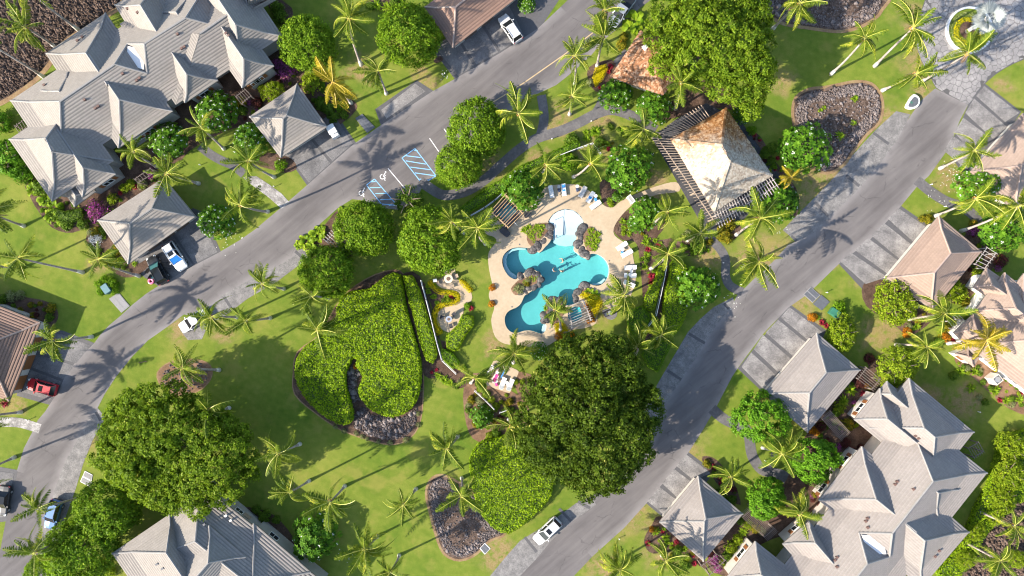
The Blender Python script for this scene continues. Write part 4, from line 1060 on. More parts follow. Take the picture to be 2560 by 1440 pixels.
Nh = Building('house', 'grey tiled house with three hipped wings at the bottom left', 'building', 'tile_grey', 'cap_grey', (540, 1380), 'wall_grey')
Nh.hip([(333, 1412), (498, 1206), (818, 1463), (653, 1669)], [(489, 1353), (640, 1473)], 4.4, 7.0)
Nh.wing((417, 1382), (281, 1383), (425, 1285), 4.4, 7.6, 11)
Nh.wing((522, 1406), (524, 1313), (615, 1392), 5.9, 8.2, 14)
Nh.wing((632, 1462), (635, 1308), (778, 1430), 4.4, 6.9, 14)
for x, y in ((566, 1288), (578, 1300), (512, 1310), (394, 1409), (408, 1420)): Nh.vent(x, y, mat='white' if x > 560 else 'coverdark')
Nh.window(690, 1335, 1.6, 1.2, 2.2, False); Nh.window(600, 1275, 1.3, 1.0, 2.2, False); Nh.panel(620, 1288, 1.2, 1.0, 2.0, 'wood', 'door')
# ------------------------------------------------------------------ pergolas and bamboo roofs
def slat_roof(name, label, cat, A_, B_, C_, D_, n, z, mat, beams=1, w=0.09, h=0.16, over=0.0, posts=True, round_=False, jit=0.0, beam_at=None, grp=None):
    """slats run from edge A-B to edge D-C; every slat is a part"""
    a, b, c, d = (G(*p, z) for p in (A_, B_, C_, D_))
    o = (a + b + c + d) / 4
    root = empty(name, (o.x, o.y, 0), label, cat, grp)
    rs = np.random.RandomState(int(A_[0]) % 97)
    for i in range(n):
        t = i / max(1, n - 1)
        p, q = a.lerp(b, t), d.lerp(c, t)
        e = (q - p) * over
        j = lambda: Vector((rs.uniform(-jit, jit), rs.uniform(-jit, jit), 0))
        m = MB()
        if round_: m.tube([p - e + j(), q + e + j()], w / 2 * rs.uniform(.8, 1.15), 6)
        else: m.bar(p - e, q + e, w, h)
        m.part('pole' if round_ else 'slat', M[mat], root)
    for t in (beam_at or (0.06, 0.94)):
        m = MB(); p, q = a.lerp(d, t), b.lerp(c, t); e = (q - p) * .03; dz = Vector((0, 0, h * .9))
        m.bar(p - e - dz, q + e - dz, w * 1.4, h * 1.3); m.part('beam', M[mat], root)
        if posts:
            for k_ in (0.03, 0.97) if (p - q).length < 9 else (0.03, .35, .65, 0.97):
                r = p.lerp(q, k_); m = MB(); m.box((r.x, r.y, (z - .25) / 2), (.16, .16, z - .25)); m.part('post', M[mat], root)
    return root
slat_roof('pergola', 'long pergola of pale slats left of the thatched pavilion roof', 'pergola', (1628, 345), (1778, 560), (1806, 545), (1676, 348), 34, 2.9, 'wood', w=.08, h=.14, beam_at=(.35,))
slat_roof('pergola', 'pergola of slats along the lower side of the pavilion', 'pergola', (1800, 570), (1950, 475), (1928, 442), (1786, 530), 24, 2.9, 'wood_grey', w=.08, h=.14, beam_at=(.35, .75))
slat_roof('pergola', 'pergola of pale slats above the pavilion near giant tree', 'pergola', (1640, 330), (1752, 262), (1776, 296), (1690, 342), 17, 2.9, 'wood', w=.08, h=.14, beam_at=(.2,))
slat_roof('pergola', 'small dark pergola between two round trees by the road', 'pergola', (808, 597), (842, 560), (890, 605), (858, 638), 8, 2.6, 'wood_grey', beam_at=(.15, .85))
for A_, B_, C_, D_, n, lb in (((2437, 660), (2467, 618), (2492, 634), (2464, 672), 6, 'white timber trellis beside the tan garage roof'), ((1853, 1290), (1880, 1268), (1940, 1325), (1915, 1347), 10, 'grey timber trellis right of the lower square garage roof'),
                              ((1752, 1414), (1792, 1385), (1815, 1402), (1775, 1440), 7, 'grey trellis below the lower square garage roof'), ((2054, 1046), (2078, 1030), (2122, 1078), (2100, 1097), 10, 'grey timber trellis below the garage with four slabs'),
                              ((2143, 946), (2165, 918), (2203, 950), (2182, 976), 7, 'timber trellis between grey garage roof and condominium'), ((2370, 803), (2392, 783), (2410, 800), (2388, 824), 6, 'small white trellis beside the tan condominium entry'),
                              ((588, 240), (612, 222), (628, 240), (604, 260), 6, 'thin trellis beside the upper left condominium'), ((335, 447), (375, 420), (387, 432), (346, 457), 7, 'dark trellis between condominium and grey garage roof'),
                              ((36, 314), (60, 298), (70, 316), (48, 332), 5, 'timber trellis at the left end of the condominium'), ((2420, 1120), (2446, 1105), (2460, 1130), (2436, 1146), 6, 'dark trellis at the right side of the condominium')):
    slat_roof('trellis', lb, 'trellis', A_, B_, C_, D_, n, 2.4, 'trellis' if 'white' not in lb else 'wood_grey', w=.055, h=.09, over=.08)
# spa surrounds
m = MB(); sq = W2(zpts('235,800 570,1112 856,830 600,475', 1190, 420, 7.2)); hole = W2(SPA_A)
sheet('hot_tub_surround', zpts('235,800 570,1112 856,830 600,475', 1190, 420, 7.2), M['slate'], 0.16, holes=[SPA_A])
sheet('spa_surround', zpts('620,520 960,400 1130,780 700,985 600,900', 1340, 700, 8), M['deck'], 0.12, holes=[SPA_B])
slat_roof('bamboo_roof', 'row of tan bamboo poles over the upper left hot tub', 'pergola', (1224, 531), (1269, 572), (1309, 531), (1266, 484), 10, 2.4, 'bamboo', w=.11, h=.11, round_=True, jit=.08, over=.02)
slat_roof('bamboo_roof', 'row of grey weathered poles over the lower right spa', 'pergola', (1418, 767), (1428, 822), (1481, 799), (1461, 750), 10, 2.4, 'wood_grey', w=.1, h=.1, round_=True, jit=.05, over=.03)

# ------------------------------------------------------------------ foliage meshes
def leaf_quads(P, N, T, L, W, rs, fold=0.0):
    """diamond leaves: centre P, normal N, direction T, length L, width W -> (n*4,3)"""
    B = np.cross(N, T); B /= np.linalg.norm(B, axis=1, keepdims=True) + 1e-9
    L = np.asarray(L).reshape(-1, 1); W = np.asarray(W).reshape(-1, 1)
    V = np.stack([P - T * L / 2, P + B * W / 2 + T * L * .08, P + T * L / 2 - N * L * .12, P - B * W / 2 + T * L * .08], 1)
    return V.reshape(-1, 3)
def unit(v): return v / (np.linalg.norm(v, axis=1, keepdims=True) + 1e-9)
def rnd_dir(n, rs): return unit(rs.normal(size=(n, 3)))

def vnoise(X, Y, cell, seed):
    """smooth random lumps, -1..1"""
    g = np.random.RandomState(seed).uniform(-1, 1, (257, 257)); x = X / cell + 1000.3; y = Y / cell + 1000.7
    i, j = np.floor(x).astype(int), np.floor(y).astype(int); u, v = x - i, y - j; u = u * u * (3 - 2 * u); v = v * v * (3 - 2 * v)
    q = lambda a, b: g[a % 257, b % 257]
    return q(i, j) * (1 - u) * (1 - v) + q(i + 1, j) * u * (1 - v) + q(i, j + 1) * (1 - u) * v + q(i + 1, j + 1) * u * v
def crown(name, mat, rx, ry, rz, zc, clumps, per, size, seed, rough=0.18, clump_r=0.5, low=-0.25, aspect=0.55, flat=0.5, inner=0.25, bumps=9, mats2=None):
    """leaf clumps spread through the outer crown volume; the outline is lumpy and lets gaps show"""
    rs = np.random.RandomState(seed)
    D = rnd_dir(clumps * 3, rs); D = D[D[:, 2] > low][:clumps]; n = len(D)
    lob = rnd_dir(bumps, rs); amp = rs.uniform(.4, 1.0, bumps)
    fld = (np.exp(-((1 - D @ lob.T) / 0.16)) * amp).sum(1)
    rad = 1.0 - rough + rough * np.clip(fld, 0, 1.15) * 1.1 + rs.normal(0, .035, n)
    inn = rs.rand(n) < inner
    rad = np.where(inn, rad * rs.uniform(.62, .9, n), rad)
    C = D * rad[:, None] * np.array([rx, ry, rz]) + np.array([0, 0, zc])
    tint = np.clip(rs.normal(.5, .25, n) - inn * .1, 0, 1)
    cs = rs.uniform(.6, 1.25, n) * clump_r
    idx = np.repeat(np.arange(n), per)
    k_ = len(idx)
    off_ = rnd_dir(k_, rs) * (rs.rand(k_, 1) ** .4) * cs[idx][:, None]
    off_[:, 2] *= .6
    P = C[idx] + off_
    up = unit(D[idx] * np.array([1, 1, 1.4]) + off_ / cs[idx][:, None] * .9)
    N = unit(up * (1 - flat) + rnd_dir(k_, rs) * flat)
    T = rnd_dir(k_, rs); T = unit(T - N * (T * N).sum(1, keepdims=True))
    L = size * rs.uniform(.65, 1.3, k_)
    V = leaf_quads(P, N, T, L, L * aspect, rs)
    return quads(name, V, mat, tint[idx])

def rosette_crown(name, mat, r, rz, zc, n, size, seed, flowers=0):
    """plumeria: separate leaf rosettes at the branch ends, white flower clusters on some of them"""
    rs = np.random.RandomState(seed)
    pts_ = []; tries = 0
    lob = rnd_dir(6, rs)
    while len(pts_) < n and tries < 6000:
        tries += 1
        d = rnd_dir(1, rs)[0]
        if d[2] < -.05: continue
        k_ = 1 - .22 + .22 * min(1.2, np.exp(-(1 - lob @ d) / .2).sum()); k_ *= rs.uniform(.86, 1.03)
        p = d * np.array([r, r, rz]) * k_
        if all(np.linalg.norm((p - q) * [1, 1, .7]) > size * .92 for q, _ in pts_): pts_.append((p, d))
    V, tint = [], []; FV = []
    for p, d in pts_:
        ax = unit((np.array(d) * [.75, .75, 1] + [0, 0, .55]).reshape(1, 3))[0]
        a = np.cross(ax, [0.3, 1, 0.1]); a /= np.linalg.norm(a); b = np.cross(ax, a)
        t0 = rs.rand()
        for ring, cnt, L, tl in ((0, 9, size * .68, .12), (1, 7, size * .5, .5)):
            ang = rs.rand() * 6.28 + np.arange(cnt) * 6.283 / cnt + rs.normal(0, .15, cnt)
            T = unit(np.outer(np.cos(ang), a) + np.outer(np.sin(ang), b) + ax * (tl + rs.normal(0, .12, (cnt, 1))))
            N = unit(ax - T * (T @ ax)[:, None] + rnd_dir(cnt, rs) * .12)
            Pp = p + [0, 0, zc] + T * L * .52
            V.append(leaf_quads(Pp, N, T, np.full(cnt, L), np.full(cnt, L * .46), rs)); tint += [np.clip(t0 + rs.normal(0, .15), 0, 1)] * cnt
        if rs.rand() < flowers:
            for _ in range(rs.randint(2, 5)):
                c = p + [0, 0, zc] + ax * size * .3 + rnd_dir(1, rs)[0] * size * .16
                ang = rs.rand() * 6.28 + np.arange(4) * 1.57
                T = unit(np.outer(np.cos(ang), a) + np.outer(np.sin(ang), b) + ax * .3); N = unit(ax - T * (T @ ax)[:, None])
                FV.append(leaf_quads(c + T * .05, N, T, np.full(4, .12), np.full(4, .07), rs))
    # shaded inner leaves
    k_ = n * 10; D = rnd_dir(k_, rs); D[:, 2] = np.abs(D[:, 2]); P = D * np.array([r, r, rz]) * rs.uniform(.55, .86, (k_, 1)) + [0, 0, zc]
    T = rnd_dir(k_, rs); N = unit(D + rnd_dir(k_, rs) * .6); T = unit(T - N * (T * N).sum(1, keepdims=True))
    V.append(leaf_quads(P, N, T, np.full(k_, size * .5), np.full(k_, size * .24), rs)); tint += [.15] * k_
    me = quads(name, np.concatenate(V), mat, np.array(tint))
    fm = quads('flowers', np.concatenate(FV), M['leaf_white']) if FV else None
    return me, fm

def trunk_mesh(r0, h, seed, limbs=6, spread=2.0, name='trunk'):
    rs = np.random.RandomState(seed); m = MB()
    m.tube([(0, 0, -.05), (.03, 0, h * .3), (.08, .05, h * .62)], [r0 * 1.25, r0, r0 * .8], 8)
    for i in range(limbs):
        a = 6.28 * i / limbs + rs.uniform(-.3, .3)
        m.tube([(.08, .05, h * .55), (math.cos(a) * spread * .5, math.sin(a) * spread * .5, h * .85), (math.cos(a) * spread, math.sin(a) * spread, h * 1.12)], [r0 * .5, r0 * .35, r0 * .15], 6)
    return m.mesh(name, M['bark'], None, True)

def tree_at(name, label, cat, px, py, h, cm, tm, r=1.0, rz=0.0, group=None, fm=None):
    """px,py: where the middle of the crown is seen"""
    p = G(px, py, h)
    root = empty(name, (p.x, p.y, 0), label, cat, group)
    obj('trunk', tm, root, (0, 0, 0), rz, r)
    obj('crown', cm, root, (0, 0, 0), rz, r)
    if fm: o = obj('flowers', fm, root, (0, 0, 0), rz, r); o['kind'] = 'stuff'
    return root

# round clipped trees: unit crown of radius 1 m x scale
RT = [crown(f'crown', M['leaf_round'], 4.5, 4.5, 3.7, 3.3, 620, 22, .34, 11 + i, .2, .62, -.3, .6, .45, .22, 14) for i in range(3)]
RTD = crown('crown', M['leaf_dark'], 4.5, 4.5, 3.7, 3.3, 620, 22, .34, 31, .22, .62, -.3, .6, .45, .22, 14)
TR = trunk_mesh(.22, 3.4, 3, 6, 2.2)
rounds = [(770, 110, 70, 0), (1017, 82, 78, 1), (1198, 323, 74, 2), (1144, 414, 60, 0), (912, 572, 72, 1), (1068, 606, 84, 2), (818, 676, 70, 0)]
for i, (x, y, r, v) in enumerate(rounds):
    rr = r * S * .93
    tree_at('clipped_tree', where('bright green round clipped tree', x, y, 'round tree pair'), 'tree', x, y, 4.0 * rr / 4.5, RT[v], TR, rr / 4.5, i * 1.3, 'round clipped trees')
for i, (x, y, r) in enumerate(((268, 1275, 78), (190, 1382, 88), (100, 1425, 40))):
    rr = r * S * .93
    tree_at('leafy_tree', where('mid green rounded leafy tree', x, y), 'tree', x, y, 4.2 * rr / 4.5, RT[i], TR, rr / 4.5, i * 2 + .5)
def giant(label, outline, h, seed, mat, nl=46, lr=(2.4, 4.0), per=26, dens=15):
    """broad crown made of many overlapping leafy domes inside the outline seen from above"""
    rs = np.random.RandomState(seed); z = h * .72
    w = W_ = None
    w = [tuple(G(x, y, z)[:2]) for x, y in smooth(outline, 3)]
    Wn = np.array(w); c = Wn.mean(0)
    def edge(X, Y):
        dm = np.full(X.shape, 99.0)
        for i in range(len(Wn)):
            a_ = Wn[i - 1]; dv = Wn[i] - a_; t = np.clip(((X - a_[0]) * dv[0] + (Y - a_[1]) * dv[1]) / max(1e-9, dv @ dv), 0, 1)
            dm = np.minimum(dm, np.hypot(X - a_[0] - t * dv[0], Y - a_[1] - t * dv[1]))
        return dm
    X, Y = scatter(w, nl * 30, rs); E = edge(X, Y); L = []
    rmax = E.max()
    for x, y, e in zip(X, Y, E):
        r = rs.uniform(*lr) * (.75 + .25 * min(1, e / rmax * 1.6))
        if e < r * .78: continue
        if all(math.hypot(x - q[0], y - q[1]) > (r + q[3]) * .46 for q in L):
            t = min(1, e / rmax); L.append((x, y, h * (.40 + .42 * math.sqrt(1 - (1 - t) ** 2)) + rs.normal(0, .45), r))
        if len(L) >= nl: break
    P, D, tint, C0 = [], [], [], []
    for x, y, zc, r in L:
        n = int(r * r * dens); d = rnd_dir(n * 2, rs); d = d[d[:, 2] > -.35][:n]; n = len(d)
        cl = np.array([x - c[0], y - c[1], zc]) + d * np.array([r, r, r * .62]) * rs.uniform(.78, 1.04, (n, 1))
        lt = np.clip(rs.normal(.5, .1) + rs.normal(0, .2, n), 0, 1)
        k_ = np.repeat(np.arange(n), per); o = rnd_dir(n * per, rs) * rs.rand(n * per, 1) ** .4 * .5; o[:, 2] *= .7
        P.append(cl[k_] + o); D.append(unit(d[k_] * [1, 1, 1.3] + o * 1.2)); tint.append(lt[k_])
    P = np.concatenate(P); D = np.concatenate(D); tint = np.concatenate(tint); k_ = len(P)
    N = unit(D * .6 + rnd_dir(k_, rs) * .42); T = rnd_dir(k_, rs); T = unit(T - N * (T * N).sum(1, keepdims=True)); S_ = .36 * rs.uniform(.6, 1.3, k_)
    cm = quads('crown', leaf_quads(P, N, T, S_, S_ * .55, rs), M[mat], tint)
    root = empty('giant_tree', (c[0], c[1], 0), label, 'tree')
    obj('trunk', trunk_mesh(.55, h * .5, seed, 10, 5.5), root); obj('crown', cm, root)
giant('giant dark green tree with pale flower tips hanging over the right road', pts('1345,900 1370,868 1420,838 1500,832 1560,845 1600,900 1625,960 1668,1000 1656,1060 1642,1110 1632,1160 1595,1200 1560,1230 1500,1256 1440,1242 1390,1215 1330,1170 1300,1130 1283,1060 1298,1000 1318,950'), 12.0, 51, 'leaf_dark', 70, (1.7, 3.2))
giant('giant domed green tree covering the lawn at the lower left', pts('385,943 430,955 485,995 530,1015 600,1055 636,1110 642,1170 622,1218 580,1258 530,1284 470,1302 400,1292 340,1262 290,1222 248,1190 223,1140 233,1080 268,1010 330,968'), 11.0, 52, 'leaf_big', 80, (1.6, 2.9))
giant('giant bronze green tree towering beside the orange shingled roof', pts('1632,0 1608,60 1632,120 1630,170 1660,192 1700,204 1750,228 1800,262 1840,292 1890,298 1926,250 1942,190 1948,120 1942,60 1922,0 1880,-45 1700,-65 1640,-35'), 11.5, 53, 'leaf_big', 70, (1.7, 3.2))
for x, y, r in ((1905, 1040, 72), (2040, 1152, 64), (1924, 1256, 60)):
    rr = r * S * .93
    c = crown('crown', M['leaf_bread'], rr, rr, rr * .7, rr * .75, 190, 54, .33, int(x), .42, .55, -.25, .6, .4, .15, 11)
    tree_at('lobed_tree', where('vivid green tree with lobed leaf bunches', x, y), 'tree', x, y, rr * .9, c, trunk_mesh(.18, rr * .75, 4, 6, rr * .5), 1.0, 0, 'vivid green lobed trees')
LS = [crown('crown', M['leaf_lime'], 3.4, 3.4, 2.3, 2.0, 210, 22, .30, 71 + i, .3, .48, -.2, .6, .5, .3, 8) for i in range(2)]
for i, (x, y, r) in enumerate(((2240, 752, 62), (2108, 836, 47), (2244, 922, 60), (680, 226, 30), (2376, 722, 34), (2530, 1118, 44), (2524, 1182, 48), (2512, 1248, 40), (2490, 1292, 28), (2440, 1332, 30), (2418, 1398, 30), (2545, 1400, 30))):
    rr = r * S * .95
    tree_at('lime_tree', where('loose lime green small tree', x, y), 'tree', x, y, 2.6 * rr / 3.4, LS[i % 2], TR, rr / 3.4, i * 1.1)
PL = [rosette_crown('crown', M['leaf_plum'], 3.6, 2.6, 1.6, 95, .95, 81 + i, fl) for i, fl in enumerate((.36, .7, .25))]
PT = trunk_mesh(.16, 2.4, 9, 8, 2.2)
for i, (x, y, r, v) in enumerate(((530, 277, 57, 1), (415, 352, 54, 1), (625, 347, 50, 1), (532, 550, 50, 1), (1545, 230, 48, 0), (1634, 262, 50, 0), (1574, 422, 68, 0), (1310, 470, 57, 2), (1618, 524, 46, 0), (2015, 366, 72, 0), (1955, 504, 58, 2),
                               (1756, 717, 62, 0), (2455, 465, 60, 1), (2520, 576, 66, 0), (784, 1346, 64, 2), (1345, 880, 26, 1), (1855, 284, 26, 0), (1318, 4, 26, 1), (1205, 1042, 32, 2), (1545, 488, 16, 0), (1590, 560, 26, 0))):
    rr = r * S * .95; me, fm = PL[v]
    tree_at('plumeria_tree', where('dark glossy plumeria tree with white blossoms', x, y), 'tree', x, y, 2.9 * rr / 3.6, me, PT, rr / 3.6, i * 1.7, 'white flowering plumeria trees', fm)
c = crown('crown', M['leaf_bush'], 2.0, 2.0, 1.5, 1.6, 120, 20, .26, 95, .25, .42, -.2, .6, .5)
tree_at('olive_tree', 'small olive green tree beside the smaller blue hatched aisle', 'tree', 1018, 500, 2.2, c, TR, 1.05)
# lush broad shrubs at the left edge
c = crown('crown', M['leaf_bread'], 3.4, 3.4, 2.0, 1.6, 140, 22, .55, 97, .3, .7, -.2, .4, .4)
for x, y, r in ((22, 392, 52), (-15, 300, 34), (45, 420, 36)):
    tree_at('lush_tree', where('lush bright green broad leaved tree', x, y), 'tree', x, y, 2.2, c, TR, r * S / 3.4, x)

# ------------------------------------------------------------------ coconut palms
def frond_mesh(name, droop, rise, seed, mats, n=26, bend=0.0, leaf=.2):
    rs = np.random.RandomState(seed)
    t = np.linspace(0, 1, 9)
    path = np.stack([t * (1 - .18 * t * droop), bend * t ** 2, rise * t - droop * t ** 2.2], 1)
    V = []; mi = []
    for i in range(8):                                   # rachis, flat strip with thickness
        w0, w1 = .014 * (1 - t[i] * .75), .014 * (1 - t[i + 1] * .75)
        a, b = path[i], path[i + 1]; u = np.array([0, 0, .012])
        for s_ in (1, -1):
            V.append([a + [0, w0 * s_, 0], a + u, b + u, b + [0, w1 * s_, 0]]); mi.append(1)
    for s_ in (1, -1):
        for i in range(n):
            q = .10 + .90 * (i + rs.uniform(0, .6)) / n
            p = np.array([np.interp(q, t, path[:, a]) for a in range(3)])
            d = np.array([np.interp(min(1, q + .04), t, path[:, a]) for a in range(3)]) - p
            d = d / (np.linalg.norm(d) + 1e-9) if np.linalg.norm(d) > 1e-6 else np.array([.7, 0, -.7])
            L = leaf * (math.sin(math.pi * min(1, .16 + q * .82)) ** .6) * rs.uniform(.8, 1.15)
            o = d * .55 + np.array([0, s_ * .8, 0]) + np.array([0, 0, -.32 + rs.normal(0, .14)])
            o /= np.linalg.norm(o)
            wv_ = d * .02
            tip = p + o * L + np.array([0, 0, -L * .25])
            md = p + o * L * .55
            V.append([p - wv_, p + wv_, md + wv_ * .9, md - wv_ * .9]); mi.append(0)
            V.append([md - wv_ * .9, md + wv_ * .9, tip + wv_ * .15, tip - wv_ * .15]); mi.append(0)
    V = np.array(V).reshape(-1, 3)
    rt = np.clip(np.random.RandomState(seed).normal(.5, .2), 0, 1)
    return quads(name, V, mats, np.full(len(V) // 4, rt), np.array(mi))
FR = {}
for key, mm in (('green', [M['frond'], M['rachis']]), ('gold', [M['frond_gold'], M['rachis_gold']])):
    FR[key] = [frond_mesh('frond', dr, ri, 100 + i, mm, 22, be, .195) for i, (dr, ri, be) in enumerate(((.42, .38, .22), (.62, .45, -.28), (.9, .42, .32), (.35, .62, .04), (1.05, .25, -.14), (.75, .62, .38)))]
FR['dry'] = [frond_mesh('frond', .5, .1, 150 + i, [M['frond_dry'], M['wood']], 16, .1, .13) for i in range(2)]
def palm(bx, by, cx, cy, size=1.0, key='green', h=None, n=None, label=None, desc='coconut palm', wind=0.0):
    B = G(bx, by)
    rb = math.hypot(bx - 1290, by - 715); rc = ((cx - 1290) * (bx - 1290) + (cy - 715) * (by - 715)) / max(rb, 1)
    if h is None:
        h = HC * (1 - rb / rc) if rc > 10 else 8.5
        h = max(6.5, min(12.5, h * .65 + 9.0 * .35))
    Tp = G(cx, cy, h)
    rs = np.random.RandomState(int(bx * 7 + by) % 9999)
    lean = (Tp - B).length / max(h, 1)
    root = empty('coconut_palm', B, label or where(desc, (bx * .4 + cx * .6), (by * .4 + cy * .6)), 'palm tree', 'coconut palms')
    d = Tp - B
    path = []; rad = []
    side = Vector((-d.y, d.x, 0)).normalized() if d.to_2d().length > .3 else Vector((1, 0, 0))
    bow = rs.uniform(-.35, .35)
    for i in range(10):
        t = i / 9
        hor = d.to_2d() * (t ** 1.0 * .85 + .15 * t ** 2.2)
        p = Vector((hor.x, hor.y, h * (t * .92 + .08 * (1 - (1 - t) ** 2)))) + side * bow * math.sin(t * math.pi)
        path.append(p); rad.append((.36 if i == 0 else .22 if i == 1 else .185 - .06 * t) * (.85 + .15 * size))
    path[0].z = -.06
    tm = MB(); tm.tube(path, rad, 8)
    for q in range(8): tm.m[q] = 1
    tm.part('trunk', [M['palmbark'], M['palmbase']], root, True) if False else obj('trunk', tm.mesh('trunk', [M['palmbark'], M['palmbase']], None, True), root)
    top = path[-1]
    n = n or rs.randint(12, 19)
    a0 = rs.rand() * 6.28; bias = rs.rand() * 6.28; bstr = rs.uniform(.1, .95)
    for i in range(n):
        az = a0 + i * 2.39996 + rs.normal(0, .2)
        az += bstr * math.sin(bias - az)
        v = i % 6 if i < n - 4 else 3
        tilt = rs.normal(.02, .16) + (-.5 if i > n - 4 else 0) + .25 * (i / n < .35) - wind * math.cos(az - R(70)) * .3
        f = obj('frond', FR[key][(v + rs.randint(0, 3)) % 6 if i < n - 4 else 3], root, top, 0, size * rs.uniform(2.8, 4.2))
        f.rotation_euler = (rs.normal(0, .5), tilt, az)
    for i in range(rs.randint(0, 4)):                 # withered fronds hanging under the crown
        f = obj('frond', FR['dry'][i % 2], root, top - Vector((0, 0, .15)), 0, size * rs.uniform(1.8, 2.6)); f.rotation_euler = (rs.normal(0, .3), rs.uniform(.75, 1.1), rs.rand() * 6.28); f['label'] = 'withered brown frond'
    nm = MB()
    for i in range(7):
        a = i * .9; c = top + Vector((math.cos(a) * .26, math.sin(a) * .26, -.25 - .08 * (i % 2)))
        nm.tube([c + Vector((0, 0, -.13)), c, c + Vector((0, 0, .13))], [.05, .12, .05], 6)
    obj('coconuts', nm.mesh('coconuts', M['coconut'], None, True), root)
    return root
PALMS = '''137,116,63,68 197,75,60,-40,1,12 110,193,-45,100,1,12 60,565,-28,530 55,671,-45,660 207,681,45,645 348,690,245,648 230,842,132,852 497,459,415,434 392,418,333,378 560,372,503,318 686,443,621,402 670,529,600,512
903,162,873,46 966,234,944,178 878,258,832,206 1497,117,1512,26 1493,165,1508,92 1437,212,1436,140 1424,286,1430,240 1311,326,1296,283 1689,272,1703,207 1600,352,1610,322 1862,28,1880,-6 1933,71,2000,8 2078,185,2162,95 2187,165,2283,70 2206,226,2290,184 2300,206,2420,133
2350,421,2436,376 2338,540,2440,496 2402,578,2545,515 1840,587,1902,545 1858,666,1897,655 1636,558,1668,529 1718,601,1750,583 1627,672,1670,634 1357,428,1364,412 1434,442,1477,408 1158,582,1128,553 1214,610,1194,570
1401,825,1389,776 1548,745,1560,738 1588,884,1592,866 1642,846,1652,838 1283,906,1286,884 1178,956,1187,944 1272,1048,1278,1066 1145,1090,1116,1121 1155,1195,1153,1240 1040,1222,1008,1262 862,1215,825,1255 773,1202,723,1231 750,1110,695,1133 943,1341,912,1372 998,1388,975,1430
573,1020,519,1026 548,925,456,920 592,793,527,793 676,795,614,803 710,722,656,709 822,745,778,740 826,818,793,826 202,1243,96,1270 185,1340,86,1380 37,1143,-55,1185 53,1030,-50,1042 2445,1277,2536,1315 2412,1355,2500,1402 1985,1308,2000,1285 1907,1119,1956,1134 1817,1190,1828,1192 1655,1388,1664,1402 1546,1402,1550,1424
2272,797,2361,783 2240,862,2318,867 2370,858,2467,850'''
for i, s_ in enumerate(PALMS.split()):
    q = [float(v) for v in s_.split(',')]
    gold = (int(q[0]), int(q[1])) in ((878, 258), (2370, 858))
    palm(q[0], q[1], q[2], q[3], q[4] if len(q) > 4 else random.uniform(.82, 1.18), 'gold' if gold else 'green', q[5] if len(q) > 5 else None,
         desc=('golden fronded coconut palm' if gold else ('leaning coconut palm' if math.hypot(q[0] - q[2], q[1] - q[3]) > 60 else 'upright coconut palm')), wind=1.0)
palm(1950, 455, 1978, 443, .55, 'gold', 4.2, 14, 'small golden palm between two plumeria trees by the pavilion')
# silver fan palm in the roundabout
B = G(2415, 80); T = G(2468, 46, 7.0)
root = empty('silver_fan_palm', B, 'silver white fan palm leaning out of the round planter', 'palm tree')
m = MB(); d = T - B; m.tube([Vector((d.x * t, d.y * t, 7.0 * t - .05)) for t in (0, .2, .5, .8, 1)], [.38, .3, .26, .26, .3], 8); obj('trunk', m.mesh('trunk', M['palmbase'], None, True), root)
def fan_mesh(seed, mat, n=26):
    rs = np.random.RandomState(seed); V = []
    for i in range(n):
        a = -2.1 + 4.2 * i / (n - 1); c, s_ = math.cos(a), math.sin(a)
        w = .052; L = 1.0 * (1 - .12 * abs(a) / 2.1) * rs.uniform(.88, 1.05)
        p0 = np.array([.9, 0, .15]); d_ = np.array([c, s_, -.12 - .05 * (i % 2)]); sd = np.array([-s_, c, 0]) * w
        V.append([p0, p0 + d_ * L * .6 + sd + [0, 0, .03], p0 + d_ * L, p0 + d_ * L * .6 - sd])
    V.append([[0, .02, 0], [.9, .02, .15], [.9, -.02, .15], [0, -.02, 0]])
    return quads('fan_leaf', np.array(V).reshape(-1, 3), mat, np.full(len(V), rs.rand()))
fans = [fan_mesh(i, M['leaf_silver']) for i in range(3)]
rs = np.random.RandomState(2)
for i in range(19):
    f = obj('fan_leaf', fans[i % 3], root, d, 0, rs.uniform(1.15, 1.55)); f.rotation_euler = (rs.normal(0, .3), -.75 + 1.2 * (i / 19) + rs.normal(0, .1), i * 2.4)

# ------------------------------------------------------------------ shrubs
def bush_mesh(name, mat, seed, n=70, per=9, size=.22, flat=.45, rz=.75, rough=.25, cr=.26):
    return crown(name, mat, .85, .85, rz, .12, n, per, size, seed, rough, cr, -.05, .55, flat, .2, 6)
def spiky_mesh(name, mat, seed, n=30, L=1.0, w=.11):
    rs = np.random.RandomState(seed); V = []
    for i in range(n):
        a = i * 2.39996; el = rs.uniform(.15, 1.15); l = L * rs.uniform(.75, 1.05)
        d = np.array([math.cos(a) * math.cos(el), math.sin(a) * math.cos(el), math.sin(el)]); sd = np.array([-math.sin(a), math.cos(a), 0]) * w
        p1 = d * l * .55; p2 = d * l * .95 + np.array([math.cos(a) * .1, math.sin(a) * .1, -.28 * l])
        V += [[-sd * .5, sd * .5, p1 + sd * .9, p1 - sd * .9], [p1 - sd * .9, p1 + sd * .9, p2 + sd * .06, p2 - sd * .06]]
    return quads(name, np.array(V).reshape(-1, 3), mat, np.repeat(rs.rand(n), 2))
